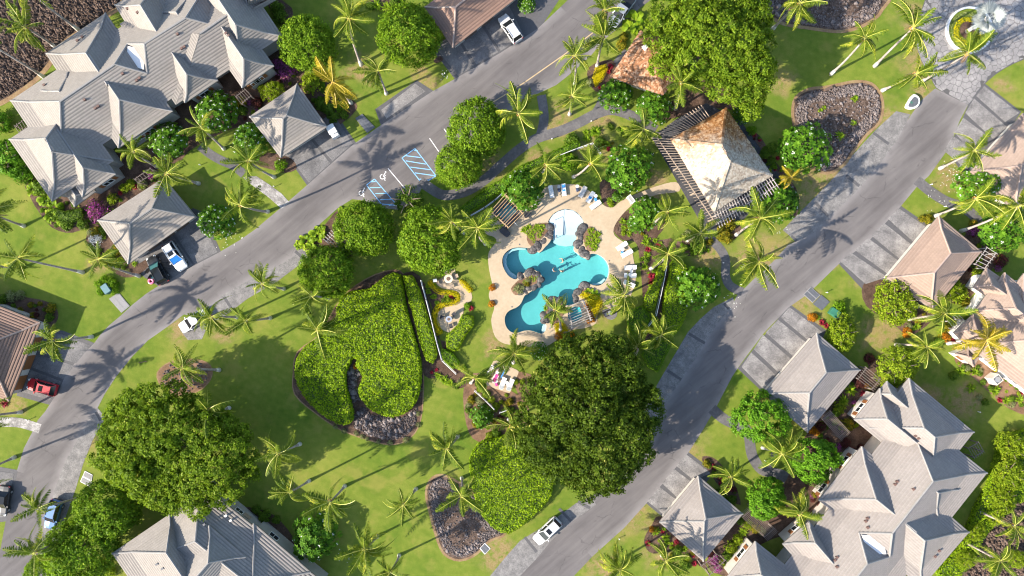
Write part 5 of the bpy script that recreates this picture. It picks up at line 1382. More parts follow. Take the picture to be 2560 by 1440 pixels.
def broad_mesh(name, mat, seed):
    rs = np.random.RandomState(seed); V = []; n = 16
    for i in range(n):
        a = i * 2.39996; el = rs.uniform(.5, 1.2); c, s_ = math.cos(a), math.sin(a); L = rs.uniform(.8, 1.1); base = rs.normal(0, .2, 3) * [1, 1, 0]
        pts_ = [base + np.array([c * q * L * (1 - .25 * q), s_ * q * L * (1 - .25 * q), math.sin(el) * q * L * 1.1 - .75 * q * q * L]) for q in np.linspace(.15, 1, 6)]
        ws = [.05, .17, .2, .18, .12, .02]
        for j in range(5):
            for sg in (1, -1):
                sd0 = np.array([-s_, c, .25 * sg]) * ws[j] * sg; sd1 = np.array([-s_, c, .25 * sg]) * ws[j + 1] * sg
                V.append([pts_[j], pts_[j + 1], pts_[j + 1] + sd1, pts_[j] + sd0])
    return quads(name, np.array(V).reshape(-1, 3), mat, np.repeat(rs.rand(n), 10))
SHR = {'b': ('bush', 'rounded green bush', [bush_mesh('bush', M['leaf_bush'], 1), bush_mesh('bush', M['leaf_bush'], 2)]), 'g': ('bush', 'fresh green clipped bush', [bush_mesh('bush', M['leaf_hedge'], 3, 90, 9, .18)]),
       'y': ('bush', 'yellow green bush', [bush_mesh('bush', M['leaf_lime'], 4), bush_mesh('bush', M['leaf_lime'], 5)]), 'r': ('ti_plant', 'red ti plant', [spiky_mesh('ti_plant', M['leaf_red'], 6, 34, 1.0, .14)]),
       'm': ('maroon_shrub', 'dull maroon shrub', [bush_mesh('maroon_shrub', M['leaf_maroon'], 7)]), 'o': ('croton', 'orange croton', [bush_mesh('croton', M['leaf_orange'], 8, 60, 9, .22)]),
       'c': ('croton', 'mixed yellow croton', [bush_mesh('croton', M['leaf_croton'], 9)]), 'p': ('bougainvillea', 'pink bougainvillea', [bush_mesh('bougainvillea', M['leaf_pink'], 10, 60, 10, .16, .6, .7, .5, .36)]),
       's': ('strap_leaf_plant', 'bright strap leaved plant', [spiky_mesh('strap_leaf_plant', M['leaf_spiky'], 11), spiky_mesh('strap_leaf_plant', M['leaf_spiky'], 12, 24)]), 'w': ('flowering_bush', 'white flowering bush', [bush_mesh('flowering_bush', M['leaf_white'], 13, 60, 7, .16, .5, .6, .4, .3)]),
       'v': ('variegated_bush', 'pale variegated bush', [bush_mesh('variegated_bush', M['leaf_pale'], 14, 70, 8, .18)]), 'h': ('heliconia', 'broad leaved heliconia clump', [broad_mesh('heliconia', M['leaf_spiky'], 15), broad_mesh('heliconia', M['leaf_spiky'], 16)]),
       'd': ('cycad', 'dark green cycad', [spiky_mesh('cycad', M['leaf_round'], 17, 40, 1.0, .07)])}
SH = '''b 100,470,22 b 60,440,20 h 130,515,20 h 150,545,22 b 165,562,16 h 105,500,22 b 205,560,16 h 75,470,22 h 120,540,20 p 240,530,30 p 380,435,16 y 310,470,12 y 325,460,13 y 280,497,14 r 335,466,10 r 300,482,8 v 355,460,14 w 235,598,20 c 240,578,14 y 270,640,16 y 300,652,10 b 257,574,14 v 225,580,12 c 290,625,14
g 250,712,14 g 262,700,14 g 280,708,15 g 285,726,12 g 250,729,10 y 775,207,26 p 715,180,22 p 698,160,18 b 700,40,20 b 690,18,18 s 862,264,14 b 820,270,18 b 860,287,12 b 800,258,16 b 835,292,14 s 845,258,14 g 700,412,16 y 655,222,12 m 640,255,16 c 600,255,16 b 605,275,14
s 940,10,18 s 965,16,16 b 925,14,12 b 985,8,14 s 1000,-5,14 c 1553,110,14 c 1560,92,12 r 1527,165,9 r 1522,178,8 h 1587,50,34 v 1476,205,10 d 1490,327,19 b 1430,350,20 s 1466,345,12 b 1500,352,14 g 1422,403,25 r 1521,371,8 c 1506,366,8 s 1525,502,11 y 1528,510,8 r 1498,182,5 r 1500,218,6
s 1558,553,11 s 1560,570,10 s 1573,583,10 s 1615,605,13 r 1622,622,10 s 1618,637,12 r 1630,690,11 r 1630,706,11 s 1613,667,12 b 1745,617,22 v 1725,588,18 c 1810,577,17 c 1825,560,17 c 1820,596,15 c 1806,592,12 g 1880,326,13 b 1876,378,16 r 1900,350,6 b 1915,385,14 s 1770,625,8 c 1775,605,10
r 1945,395,7 b 1932,370,16 b 1930,402,12 s 1990,405,8 c 2322,548,13 c 2308,546,10 p 2437,577,16 o 2447,565,8 c 2435,560,12 m 2505,652,18 p 2498,668,12 y 2445,682,14 y 2400,734,24 y 2384,702,18 c 2415,755,14 g 2100,768,17 g 2108,782,10 v 2100,790,10 r 2056,806,10 r 2068,814,9 o 2033,794,12 s 2045,794,11 v 2275,816,9 o 2270,832,13 s 2295,816,13 r 2295,801,9
c 2365,815,18 o 2362,845,14 r 2385,851,8 b 2350,855,14 m 2175,896,14 s 2405,930,15 v 2420,919,9 s 2440,930,13 s 2432,970,15 s 2490,980,15 s 2520,1002,14 v 2450,993,9 r 2502,1001,9 b 2465,1006,10 s 2552,1000,14 v 2530,1012,10 b 2385,940,12 s 2550,955,10
s 2130,975,19 s 2112,1004,17 y 2100,1020,16 b 2092,1032,12 m 2150,958,16 o 2165,965,8 r 2160,986,10 c 2120,1062,18 o 2032,1075,11 o 2042,1079,10 m 2055,1068,14 m 2115,1108,14 p 2095,1122,12 m 2145,935,14 m 2130,1130,14
s 1640,1330,14 s 1666,1346,13 r 1657,1330,7 r 1692,1356,8 o 1630,1325,8 b 1695,1376,13 r 1737,1410,9 b 1712,1416,15 s 1860,1332,14 y 1830,1370,17 y 1845,1350,14 b 1820,1390,14 y 1870,1312,12 c 1890,1322,14 p 1785,1400,15 p 1797,1420,14 b 1850,1302,12 y 1805,1410,10 v 1905,1330,12 m 1775,1385,12
r 1785,1167,9 r 1806,1210,11 r 1826,1222,9 b 1800,1240,17 b 1830,1252,14 c 1768,1160,11 b 1820,1262,12 v 1200,1002,14 y 1200,972,9 y 1215,986,10 y 1228,1000,10 y 1240,1015,10 c 1275,1005,10 c 1264,1010,8 y 1290,955,7 y 1306,954,7 b 1220,1040,14 c 1180,1000,12 v 1172,1012,9 b 1240,1085,14 c 1195,1060,14 y 1225,1090,12 b 1265,1030,14 m 1250,1050,12
r 1127,741,7 s 1115,743,9 s 1092,757,8 s 1081,742,8 s 1068,716,8 y 1120,752,10 r 1177,770,9 g 1169,764,9 r 1079,931,6 r 1091,925,6 s 1095,940,12 s 1110,950,15 s 1125,958,12 b 1140,965,9 o 1231,719,9 o 1229,759,9 s 1160,920,10 v 1150,955,9
c 125,770,14 b 122,792,12 v 25,742,16 v 50,736,12 b 6,748,14 r 8,1010,11 y 275,1432,14 y 252,1412,14 b 660,1292,18 b 690,1300,12 h 765,602,24 h 790,586,24 h 776,622,22 h 852,527,13 h 745,612,14 h 800,575,16 b 640,1275,12 b 745,1405,12
s 2139,245,12 s 2053,275,8 s 2135,306,10 s 2103,338,14 s 2062,268,7 s 1310,575,11 s 1322,568,11 s 1334,578,11 s 1345,566,11 s 1352,575,11 s 1330,592,11 s 1348,588,10 s 1322,584,10 s 1340,568,10 s 1358,566,10 s 1335,604,8
s 1476,578,11 s 1482,590,11 s 1488,600,12 s 1494,585,12 s 1478,610,12 s 1488,615,11 s 1470,596,10 s 1495,602,10 s 1468,608,10 s 1480,574,9 s 1484,622,9 v 1320,700,8 s 1328,694,8 s 1340,692,8 s 1312,705,8 v 1296,716,9 v 1300,728,9 v 1290,724,8 s 1334,700,8 c 1318,710,8 v 1308,718,8
o 1397,838,11 o 1412,841,9 o 1430,837,8 o 1402,848,8 o 1466,764,6 o 1470,773,6 o 1475,783,6 o 1482,799,7 o 1472,803,7 o 1478,792,6 h 1475,735,17 h 1490,738,14 y 1475,750,8 s 1380,795,9 s 1372,790,8 s 1365,770,9
v 905,1092,7 v 890,1085,7 v 918,1098,6 v 945,1105,6 v 975,1108,8 v 1015,1100,9 v 1044,1035,7 v 1046,1062,7 v 838,1067,7 v 860,1078,7 v 1050,975,6 v 895,975,7 y 905,985,7 o 890,915,8 s 2520,1210,12 s 2475,1240,12'''
key = None
for i, t in enumerate(SH.split()):
    if len(t) == 1: key = t; continue
    x, y, r = (float(v) for v in t.split(','))
    nm, desc, ms = SHR[key]
    hz = r * S * (1.0 if key in 'h' else .9)
    p = G(x, y, hz * .6); sc = r * S * (1.12 if key in 'srdh' else 1.18)
    o = obj(nm, ms[i % len(ms)], None, (p.x, p.y, 0.0), i * 1.3, sc)
    tag(o, where(desc, x, y), {'ti_plant': 'plant', 'strap_leaf_plant': 'plant', 'cycad': 'plant', 'heliconia': 'plant'}.get(nm, 'shrub'), desc + 's' if False else None)

# smaller mixed planting that fills the beds
def fill_bed(poly, n, kinds, where_, seed, r=(.3, .65)):
    rs = np.random.RandomState(seed); X, Y = scatter(W2(pts(poly)), n, rs)
    for i in range(n):
        key = kinds[rs.randint(len(kinds))]; nm, desc, ms = SHR[key]; sc = rs.uniform(*r) * (1.15 if key in 'sd' else 1.0)
        o = obj(nm, ms[rs.randint(len(ms))], None, (X[i], Y[i], 0), rs.rand() * 6.28, (sc, sc, sc * rs.uniform(.8, 1.2)))
        tag(o, f'small {desc} {where_}', 'plant' if key in 'rshd' else 'shrub', f'small {desc} group {where_}')
for i, (p_, n, kk, wh) in enumerate((('2150,925 2205,960 2130,1050 2190,1085 2100,1235 2000,1320 1960,1300 2060,1180 2012,1092', 60, 'bysmvgbypc', 'between garages and condominium'), ('1640,1312 1612,1342 1613,1366 1634,1384 1700,1395 1760,1420 1720,1350', 26, 'sbrycmb', 'below the lower square garage'),
        ('1760,1152 1800,1160 1830,1200 1850,1258 1810,1230', 14, 'brsmb', 'above the lower square garage'), ('2390,905 2440,950 2520,1015 2590,1035 2590,980 2470,905', 34, 'sbvybr', 'along the white wall'), ('2162,720 2170,765 2235,812 2268,836 2300,825 2330,790 2295,745', 22, 'bysrcv', 'beside the tan garage'),
        ('2430,570 2490,600 2465,690 2400,755 2370,720', 24, 'bypcmb', 'between tan roofs'), ('75,440 112,545 165,578 210,568 250,560 320,500 400,445 380,430 250,520 150,490', 40, 'bhgybsb', 'along the left condominium'), ('750,215 800,195 850,228 886,260 884,278 860,298 826,308', 22, 'bgsbym', 'beside the golf cart garage'),
        ('1540,575 1550,552 1580,528 1640,520 1655,560 1640,600 1680,610 1655,670 1640,735 1612,765 1606,700 1600,640 1590,610', 44, 'bsscrybg', 'in the bed right of the pool'), ('1165,965 1200,940 1280,988 1315,1005 1295,1095 1200,1100 1170,1060', 40, 'bycvby', 'below the lounger patio'),
        ('1872,330 1900,342 1930,395 1985,470 1985,535 1940,520 1930,446 1885,380', 30, 'bgbrsm', 'right of the pavilion'), ('250,565 325,655 368,650 340,685 300,688 252,650 220,602', 24, 'bvysc', 'below the grey garage'), ('-10,748 40,742 70,748 110,756 138,772 140,794 122,820 98,826', 14, 'bbcmv', 'beside the brown left roof'),
        ('1705,588 1755,600 1768,628 1720,638 1692,625', 14, 'bvgbs', 'left of the pavilion path'), ('600,228 700,120 760,140 735,205 650,285 600,300 560,320', 36, 'bybpmgb', 'between condominium and square garage'), ('1085,705 1100,760 1060,720 1128,742 1142,756 1100,772 1088,800', 8, 'sbr', 'inside the S shaped hedge'), ('1470,310 1540,300 1600,330 1560,370 1500,380 1460,350', 20, 'bgsbc', 'above the white pool fence'))):
    fill_bed(p_, n, kk, wh, 300 + i)

# hedges and clipped masses: leafy skin over a solid twiggy body
def hedge(name, label, p, h, mat, dens=30, size=.24, sm=2, cat='hedge', bumps=.25, z0=0.0, flat=.4):
    p = smooth(p, sm) if sm > 1 else p
    rs = np.random.RandomState(int(abs(p[0][0]) * 3 + p[0][1]) % 9999)
    w = [tuple(G(x, y, h * .8)[:2]) for x, y in p]
    if area2(w) < 0: w = w[::-1]
    ar = area2(w) / 2; n = int(ar * dens)
    X, Y = scatter(w, n, rs)
    W_ = np.array(w); nx = np.roll(W_, -1, 0) - W_; ln = np.linalg.norm(nx, axis=1); nr = np.stack([nx[:, 1], -nx[:, 0]], 1) / (ln[:, None] + 1e-9)
    # distance to the outline rounds the shoulders off
    dm = np.full(n, 9.0)
    for i in range(len(w)):
        a = W_[i]; dv = nx[i]; L2 = max(1e-9, ln[i] ** 2)
        t = np.clip(((X - a[0]) * dv[0] + (Y - a[1]) * dv[1]) / L2, 0, 1)
        dm = np.minimum(dm, np.hypot(X - a[0] - t * dv[0], Y - a[1] - t * dv[1]))
    sh = min(.5, h * .5)
    fx = vnoise(X, Y, 1.3, 1) + .6 * vnoise(X + Y * .4, Y, .55, 2)
    fx2 = vnoise(X, Y, 4.5, 3) * 1.3
    fx3 = np.clip(vnoise(X * .8 + Y * .6, Y * .8 - X * .6, .62, 4) * 1.3 + vnoise(X, Y, .33, 5) * .5, -1, 1)
    Z = h + fx3 * min(.14, bumps * .4) + fx2 * bumps * .5 - sh * (1 - np.sqrt(np.clip(dm / sh, 0, 1))) + fx * bumps * .35 + rs.normal(0, bumps * .3, n)
    P = np.stack([X, Y, Z], 1)
    tint = np.clip(.5 + fx * .16 + fx2 * .2 + fx3 * .18 + rs.normal(0, .2, n), 0, 1)
    if bumps > .15:                                   # thin spots between the shoots
        kp = (fx3 > -.8) | (rs.rand(n) < .6); P = P[kp]; tint = tint[kp]; n = len(P)
    up = np.tile([0, 0, 1.0], (n, 1))
    # sides
    ns = int(ln.sum() * h * dens * .9); e = rs.choice(len(w), ns, p=ln / ln.sum()); t = rs.rand(ns, 1)
    zs = rs.uniform(.05, h * .95, ns)
    Ps = np.concatenate([W_[e] + nx[e] * t + nr[e] * rs.uniform(-.12, .1, (ns, 1)), zs[:, None]], 1)
    Us = np.concatenate([nr[e], np.full((ns, 1), .5)], 1)
    P = np.concatenate([P, Ps]); up = unit(np.concatenate([up, Us])); tint = np.concatenate([tint, rs.rand(ns) * .8]); k_ = len(P)
    N = unit(up * (1 - flat) + rnd_dir(k_, rs) * flat); T = rnd_dir(k_, rs); T = unit(T - N * (T * N).sum(1, keepdims=True)); L = size * rs.uniform(.6, 1.35, k_)
    V = leaf_quads(P, N, T, L, L * .6, rs)
    c = np.array([W_[:, 0].mean(), W_[:, 1].mean(), 0])
    o = tag(obj(name, quads(name, V - c, M[mat], tint), None, tuple(c)), label, cat)
    core = []
    for i in range(len(w)):
        core.append(tuple(W_[i] - nr[i] * .22 - nr[i - 1] * .05))
    m = MB(); m.prism(core, 0, max(.2, h - .45)); m.part('stems', M['twig' if bumps > .15 else mat], o)
    return o
hedge('shrub_mass', 'huge bright green clipped shrub mass forking around the lava bed', pts('1000,688 1012,760 1032,830 1046,880 1052,930 1046,985 1030,1018 1000,1038 965,1040 930,1025 905,1000 897,972 908,940 890,915 893,898 880,896 872,912 862,935 864,975 876,1010 880,1050 860,1062 820,1046 775,1010 745,965 738,920 746,890 770,860 805,840 838,810 842,770 857,740 887,727 925,722 965,690'), 1.6, 'leaf_naupaka', 62, .27, 2, 'shrubs', .35)
hedge('shrub_mass', 'bright green shrub mass between triangular lava bed and dark tree', pts('1195,1112 1230,1098 1290,1090 1325,1130 1375,1180 1378,1238 1332,1290 1272,1335 1226,1312 1196,1270 1180,1205 1174,1150'), 1.4, 'leaf_naupaka', 62, .25, 2, 'shrubs', .3)
hedge('hedge', 'long straight green hedge right of the huge shrub mass', pts('1008,690 1030,690 1048,725 1068,790 1085,850 1092,888 1082,908 1066,900 1052,860 1034,790 1018,735'), 1.5, 'leaf_naupaka', 70, .22, 1, 'hedge', .2)
hedge('hedge', 'long diagonal hedge above the hot tub poles', pts('1150,520 1200,482 1258,444 1300,415 1345,395 1395,372 1440,350 1452,362 1400,392 1350,415 1310,436 1264,470 1210,508 1165,535'), 1.4, 'leaf_hedge', 66, .2, 1)
hedge('hedge', 'bulky lime hedge between white fence and right plumeria', pts('1680,656 1692,650 1704,654 1722,680 1724,740 1720,770 1704,812 1684,838 1664,820 1660,776 1666,728 1676,690'), 1.9, 'leaf_naupaka', 70, .22, 2)
hedge('hedge', 'narrow lime hedge on the pool side of white fence', pts('1648,665 1660,672 1656,702 1646,730 1640,760 1630,776 1614,770 1612,748 1626,720 1640,700'), 1.5, 'leaf_naupaka', 70, .2, 2)
hedge('hedge', 'round topped green hedge right of the pool barbecue', pts('1580,778 1605,766 1622,785 1621,806 1606,836 1590,840 1575,825 1571,800'), 1.5, 'leaf_hedge', 70, .2, 2)
hedge('hedge', 'low green hedge wedge beside the lower right bays', pts('1620,862 1660,852 1684,852 1668,885 1645,930 1622,918 1606,890'), 1.0, 'leaf_hedge', 66, .2, 1)
hedge('hedge', 'clipped green hedge right of the S shaped yellow hedge', zpts('520,570 640,590 645,690 560,800 470,965 430,980 350,945 348,800 470,690', 1040, 660, 4.5), 1.3, 'leaf_naupaka', 66, .2, 1)
hedge('hedge', 'short green hedge at the bend of white fence', zpts('300,958 400,1000 485,1100 470,1165 400,1162 315,1085 288,1010', 1040, 660, 4.5), 1.1, 'leaf_hedge', 66, .2, 1)
hedge('golden_hedge', 'S shaped golden yellow hedge round the small patio', strip(zpts('145,195 205,275 280,318 400,325 455,345 472,390 440,432 350,448 270,475 215,545 210,625 230,700 270,790', 1040, 660, 4.5), (9, 15)), .55, 'leaf_yellow', 120, .13, 1, 'hedge', .06)
hedge('golden_hedge', 'leaf shaped golden hedge beside round patio table', zpts('488,172 560,198 605,250 643,300 600,326 545,275 500,225', 1040, 660, 4.5), .6, 'leaf_yellow', 120, .13, 1, 'hedge', .06)
hedge('golden_hedge', 'golden yellow hedge right of the spa poles', pts('1449,740 1458,729 1500,741 1508,755 1489,794 1477,772 1465,752'), .6, 'leaf_yellow', 120, .13, 1, 'hedge', .06)
hedge('golden_hedge', 'golden yellow hedge under the palm below the pool', pts('1385,812 1405,803 1424,826 1392,834'), .6, 'leaf_yellow', 120, .13, 1, 'hedge', .06)
hedge('golden_hedge', 'golden yellow hedge blob left of orange shingled roof', pts('1482,192 1490,168 1515,160 1520,170 1506,200 1489,216'), .6, 'leaf_yellow', 120, .13, 1, 'hedge', .06)
hedge('shrub_mass', 'bright lime shrub band along the lower right condominium', pts('2445,1268 2478,1205 2502,1120 2540,1085 2590,1085 2590,1232 2525,1262 2495,1302 2455,1352 2425,1418 2375,1450 2345,1432 2398,1372'), 1.3, 'leaf_naupaka', 55, .27, 2, 'shrubs', .4)
hedge('hedge', 'green hedge strip below the left condominium end', pts('135,520 160,530 200,520 205,540 170,560 140,550'), 1.0, 'leaf_bush', 66, .22, 1)
# roundabout planter
c0 = G(2420, 77)
ring = lambda r0, r1, n=40: ([(c0.x + r1 * math.cos(a), c0.y + r1 * math.sin(a)) for a in np.linspace(0, 6.2832, n, endpoint=False)], [(c0.x + r0 * math.cos(a), c0.y + r0 * math.sin(a)) for a in np.linspace(0, 6.2832, n, endpoint=False)])
m = MB(); o_, i_ = ring(3.32, 3.62)
for q in range(40):
    r_ = (q + 1) % 40
    m.face([(*i_[q], .5), (*o_[q], .5), (*o_[r_], .5), (*i_[r_], .5)]); m.face([(*o_[q], 0), (*o_[r_], 0), (*o_[r_], .5), (*o_[q], .5)]); m.face([(*i_[r_], 0), (*i_[q], 0), (*i_[q], .5), (*i_[r_], .5)])
pl = m.top('round_planter', M['white'], 'white ringed circular planter in the middle of the roundabout', 'planter')
m = MB(); m.prism(ring(0, 3.33)[1 - 1], 0, .34); m.part('soil', M['lawn'], pl)
m = MB(); m.prism(ring(0, 1.5)[0], .3, .40); m.part('mulch', M['mulch'], pl)
inv = lambda w: [(1280 + x / S, 720 - y / S) for x, y in w]
def arc(r0, r1, a0, a1, n=16): return inv([(c0.x + r1 * math.cos(a), c0.y + r1 * math.sin(a)) for a in np.linspace(R(a0), R(a1), n)] + [(c0.x + r0 * math.cos(a), c0.y + r0 * math.sin(a)) for a in np.linspace(R(a1), R(a0), n)])
hedge('golden_hedge', 'golden crescent hedge inside the roundabout planter', arc(1.55, 2.15, 60, 400, 40), .7, 'leaf_yellow', 110, .13, 1, 'hedge', .06)
hedge('variegated_ring', 'ring of pale plants inside the roundabout planter', arc(2.35, 2.95, 40, 395, 40), .6, 'leaf_pale', 60, .16, 1, 'hedge', .12)
# half moon planter with emblem
ZM = lambda s: zpts(s, 1920, 0, 4)
D_out = smooth(ZM('1440,950 1490,975 1503,1015 1490,1060 1455,1090 1410,1097 1365,1075 1395,1010'), 2); D_in = smooth(ZM('1445,975 1478,990 1488,1018 1478,1050 1448,1074 1412,1078 1385,1068 1412,1015'), 2)
m = MB(); m.prism(W2(D_out), 0, .45); hm = m.top('half_moon_planter', M['white'], 'white half moon sign planter with dark face beside the road', 'sign')
m = MB(); m.prism(W2(D_in), .4, .47); m.part('face', M['coverdark'], hm)
m = MB(); e = G(2279, 256, .5)
for a in range(5): m.prism([(e.x + .05 * math.cos(R(72 * a) + q) + .38 * f * math.cos(R(72 * a)), e.y + .05 * math.sin(R(72 * a) + q) + .38 * f * math.sin(R(72 * a))) for q, f in ((1.57, 0), (0.5, .5), (0, 1), (-.5, .5), (-1.57, 0))], .465, .485 + a * .002)
m.part('emblem', M['green_box'], hm)

# fallen plumeria petals on the lawns
rs = np.random.RandomState(8); PV = []
for x, y, r, n in ((2392, 440, 34, 90), (2340, 500, 30, 14), (575, 592, 30, 26), (870, 1392, 26, 12), (1110, 182, 14, 8), (1830, 758, 24, 14), (1945, 560, 26, 16)):
    for _ in range(n):
        q = G(x + rs.normal(0, r * .5), y + rs.normal(0, r * .6)); a = rs.rand() * 6.28; L = rs.uniform(.07, .13); c_, s_ = math.cos(a) * L, math.sin(a) * L
        PV.append([(q.x - c_, q.y - s_, .05), (q.x + s_ * .6, q.y - c_ * .6, .07), (q.x + c_, q.y + s_, .05), (q.x - s_ * .6, q.y + c_ * .6, .06)])
tag(obj('fallen_petals', quads('fallen_petals', np.array(PV).reshape(-1, 3), M['leaf_white'])), 'white plumeria petals fallen on the lawns', 'petals', None, 'stuff')
# ------------------------------------------------------------------ rocks
def ico(name, seed, sub, amp, mat, sq=(1, 1, .7)):
    bm = bmesh.new(); bmesh.ops.create_icosphere(bm, subdivisions=sub, radius=1.0)
    rs = np.random.RandomState(seed); D = rnd_dir(9, rs)
    for v in bm.verts:
        n = np.array(v.co); k_ = 1 + amp * sum(math.sin((3.1 if sub < 3 else 2.0) * float(n @ d) + i) for i, d in enumerate(D)) / 3.5 + rs.normal(0, amp * (.25 if sub < 3 else .06))
        v.co = Vector((n[0] * sq[0] * k_, n[1] * sq[1] * k_, n[2] * sq[2] * k_))
    me = bpy.data.meshes.new(name); bm.to_mesh(me); bm.free(); me.materials.append(M[mat]); return me
ROCKS = [ico('lava_rock', i, 2 if i < 3 else 1, .22, 'rock') for i in range(6)]
def rocks_in(p, n_big, n_small, label, group, seed, rim=None, big_r=(.28, .55), small_r=(.07, .24), mat='rock', avoid=None):
    rs = np.random.RandomState(seed); w = W2(p)
    def sample(n):
        X, Y = scatter(w, n * 4, rs); W_ = np.array(w + [w[0]]); dm = np.full(len(X), 99.0)
        for i in range(len(w)):
            a = W_[i]; dv = W_[i + 1] - a; t = np.clip(((X - a[0]) * dv[0] + (Y - a[1]) * dv[1]) / max(1e-9, dv @ dv), 0, 1)
            dm = np.minimum(dm, np.hypot(X - a[0] - t * dv[0], Y - a[1] - t * dv[1]))
        keep = dm > .25
        if rim: keep &= rs.rand(len(X)) < np.where(dm < rim, 1.0, .12)
        if avoid: keep &= ~inside_np(W2(avoid), X, Y)
        return X[keep][:n], Y[keep][:n]
    if n_big:
        X, Y = sample(n_big)
        for i in range(len(X)):
            r = rs.uniform(*big_r)
            o = obj('lava_rock', ROCKS[i % 6], None, (X[i], Y[i], r * .25), rs.rand() * 6, (r * rs.uniform(.8, 1.2), r * rs.uniform(.8, 1.2), r))
            tag(o, label, 'rock', group)
    X, Y = sample(n_small)
    base = np.array([(1, 0, 0), (-1, 0, 0), (0, 1, 0), (0, -1, 0), (0, 0, 1), (0, 0, -1)], float)
    F = np.array([(0, 2, 4), (2, 1, 4), (1, 3, 4), (3, 0, 4), (2, 0, 5), (1, 2, 5), (3, 1, 5), (0, 3, 5)])
    k_ = len(X); r = rs.uniform(*small_r, k_); V = base[None] * rs.uniform(.65, 1.25, (k_, 6, 1)); a = rs.rand(k_) * 6.28
    ca, sa = np.cos(a)[:, None], np.sin(a)[:, None]; V = np.stack([V[..., 0] * ca - V[..., 1] * sa, V[..., 0] * sa + V[..., 1] * ca, V[..., 2] * .8], 2) * r[:, None, None]
    tl = rs.uniform(-.5, .5, (k_, 1)); V[..., 2] += V[..., 0] * tl
    V += np.stack([X, Y, r * .25 + .03], 1)[:, None, :]
    T = V[:, F].reshape(-1, 3)
    me = quads('lava_rubble', T, M[mat], None, None, False, 3)
    tag(obj('lava_rubble', me), label.replace('boulder', 'rubble').replace('dark ', 'loose small '), 'rubble', None, 'stuff')
rocks_in(L_KID, 110, 2500, 'dark lava boulder in the kidney shaped bed', 'boulders of the kidney bed', 1, 1.9, (.16, .34))
rocks_in(L_TRI, 60, 2400, 'dark lava boulder in the triangular bed below', 'boulders of the triangular bed', 2, 1.5, (.16, .32), (.06, .18))
rocks_in(pts('880,1040 905,1010 930,1032 1000,1042 1035,1020 1050,1000 1045,1060 1015,1096 975,1104 920,1092 882,1070'), 60, 1500, 'dark lava boulder below the huge shrub mass', 'boulders below the shrub mass', 3, None, (.18, .36), (.06, .2))
rocks_in(pts('885,905 898,905 905,935 890,965 905,1000 880,1010 868,975 866,940 874,915'), 14, 260, 'dark lava boulder between the shrub mass lobes', 'boulders between the shrub lobes', 33, None, (.2, .45))
rocks_in(L_TOP, 50, 2400, 'dark lava boulder in the bed at top right', 'boulders of the top bed', 4, 1.8, (.22, .42))
rocks_in(L_FIELD, 0, 5200, 'dark lava boulder covering the upper left field', 'field', 5, None, small_r=(.1, .45), mat='rockbrown')
rocks_in(pts('2490,1285 2570,1240 2640,1250 2640,1480 2370,1480 2435,1405'), 0, 2400, 'dark lava boulder covering the lower right corner', 'corner', 6, None, small_r=(.1, .4), mat='rockbrown')
rocks_in(L_SM, 6, 160, 'dark lava boulder in the small bed by leaning palm', 'boulders of the small bed', 7, None, (.2, .4))
for i, (p_, lb) in enumerate((('1692,598 1720,600 1740,640 1700,640', 'pavilion path'), ('1535,575 1548,552 1575,525 1600,518 1570,560 1560,600', 'pool plumeria'), ('1502,470 1530,465 1545,500 1520,516 1506,502', 'pool gate'), ('1235,985 1290,990 1300,1010 1262,1018', 'lounger patio'), ('1612,1345 1635,1312 1640,1330 1625,1372', 'lower garage'))):
    rocks_in(pts(p_), 0, 260, 'dark lava boulder chips spread near the ' + lb, 'chips', 40 + i, None, small_r=(.04, .1), mat='rockbrown')
# shaped artificial boulders round the pool
BLD = [ico('pool_boulder', 60 + i, 3, .10, 'boulder', (1.1, .8, .5)) for i in range(5)]
CL = [('545,255,42 555,300,34 520,325,30 548,348,30 492,385,32 468,398,28 430,430,46 400,458,44 368,478,30', 'upper left pool planter'), ('862,272,52 832,325,36 842,355,34 818,405,44 806,440,26 850,470,36 882,502,44 912,528,30 870,520,26', 'upper right pool planter'),
      ('272,726,38 352,686,44 392,692,36 432,712,34 455,752,38 442,792,32 402,822,36 342,832,40 302,852,30 270,882,32 320,870,26', 'left pool peninsula'), ('884,802,40 852,832,32 822,868,40 792,912,28 802,942,32', 'right pool corner'), ('560,952,38 602,942,32 642,962,40 672,992,30 502,1112,46 532,1142,32 488,1152,28 542,1002,42 600,1010,44 640,1030,36 560,1070,44', 'palm island')]
for ci, (s_, wl) in enumerate(CL):
    for i, t in enumerate(s_.split()):
        x, y, r = (float(v) for v in t.split(',')); px, py = 1230 + x / 3.79, 500 + y / 3.79; p = G(px, py, .4); rr = r / 3.79 * S * 1.15
        o = obj('pool_boulder', BLD[(i + ci) % 5], None, (p.x, p.y, -.12), i * 1.9 + ci, (rr, rr, rr * .95))
        tag(o, f'sculpted dark boulder of the {wl}', 'boulder', f'boulders of the {wl}')
for x, y, sx, sy, rz_, lb in ((1262, 580, .95, .55, -40, 'flat black stone block below the bamboo hot tub'), (1319, 538, .6, .35, 20, 'black stone block peeking out beside plumeria and hot tub')):
    m = MB(); m.prism([(math.cos(a) * sx * (1 - .12 * math.cos(4 * a)), math.sin(a) * sy * (1 - .12 * math.cos(4 * a))) for a in np.linspace(0, 6.28, 20, endpoint=False)], 0, .5)
    o = obj('stone_block', m.mesh('stone_block', M['blackrock'])); o.location = (*G(x, y, .3)[:2], 0.04); o.rotation_euler.z = R(rz_); tag(o, lb, 'stone')
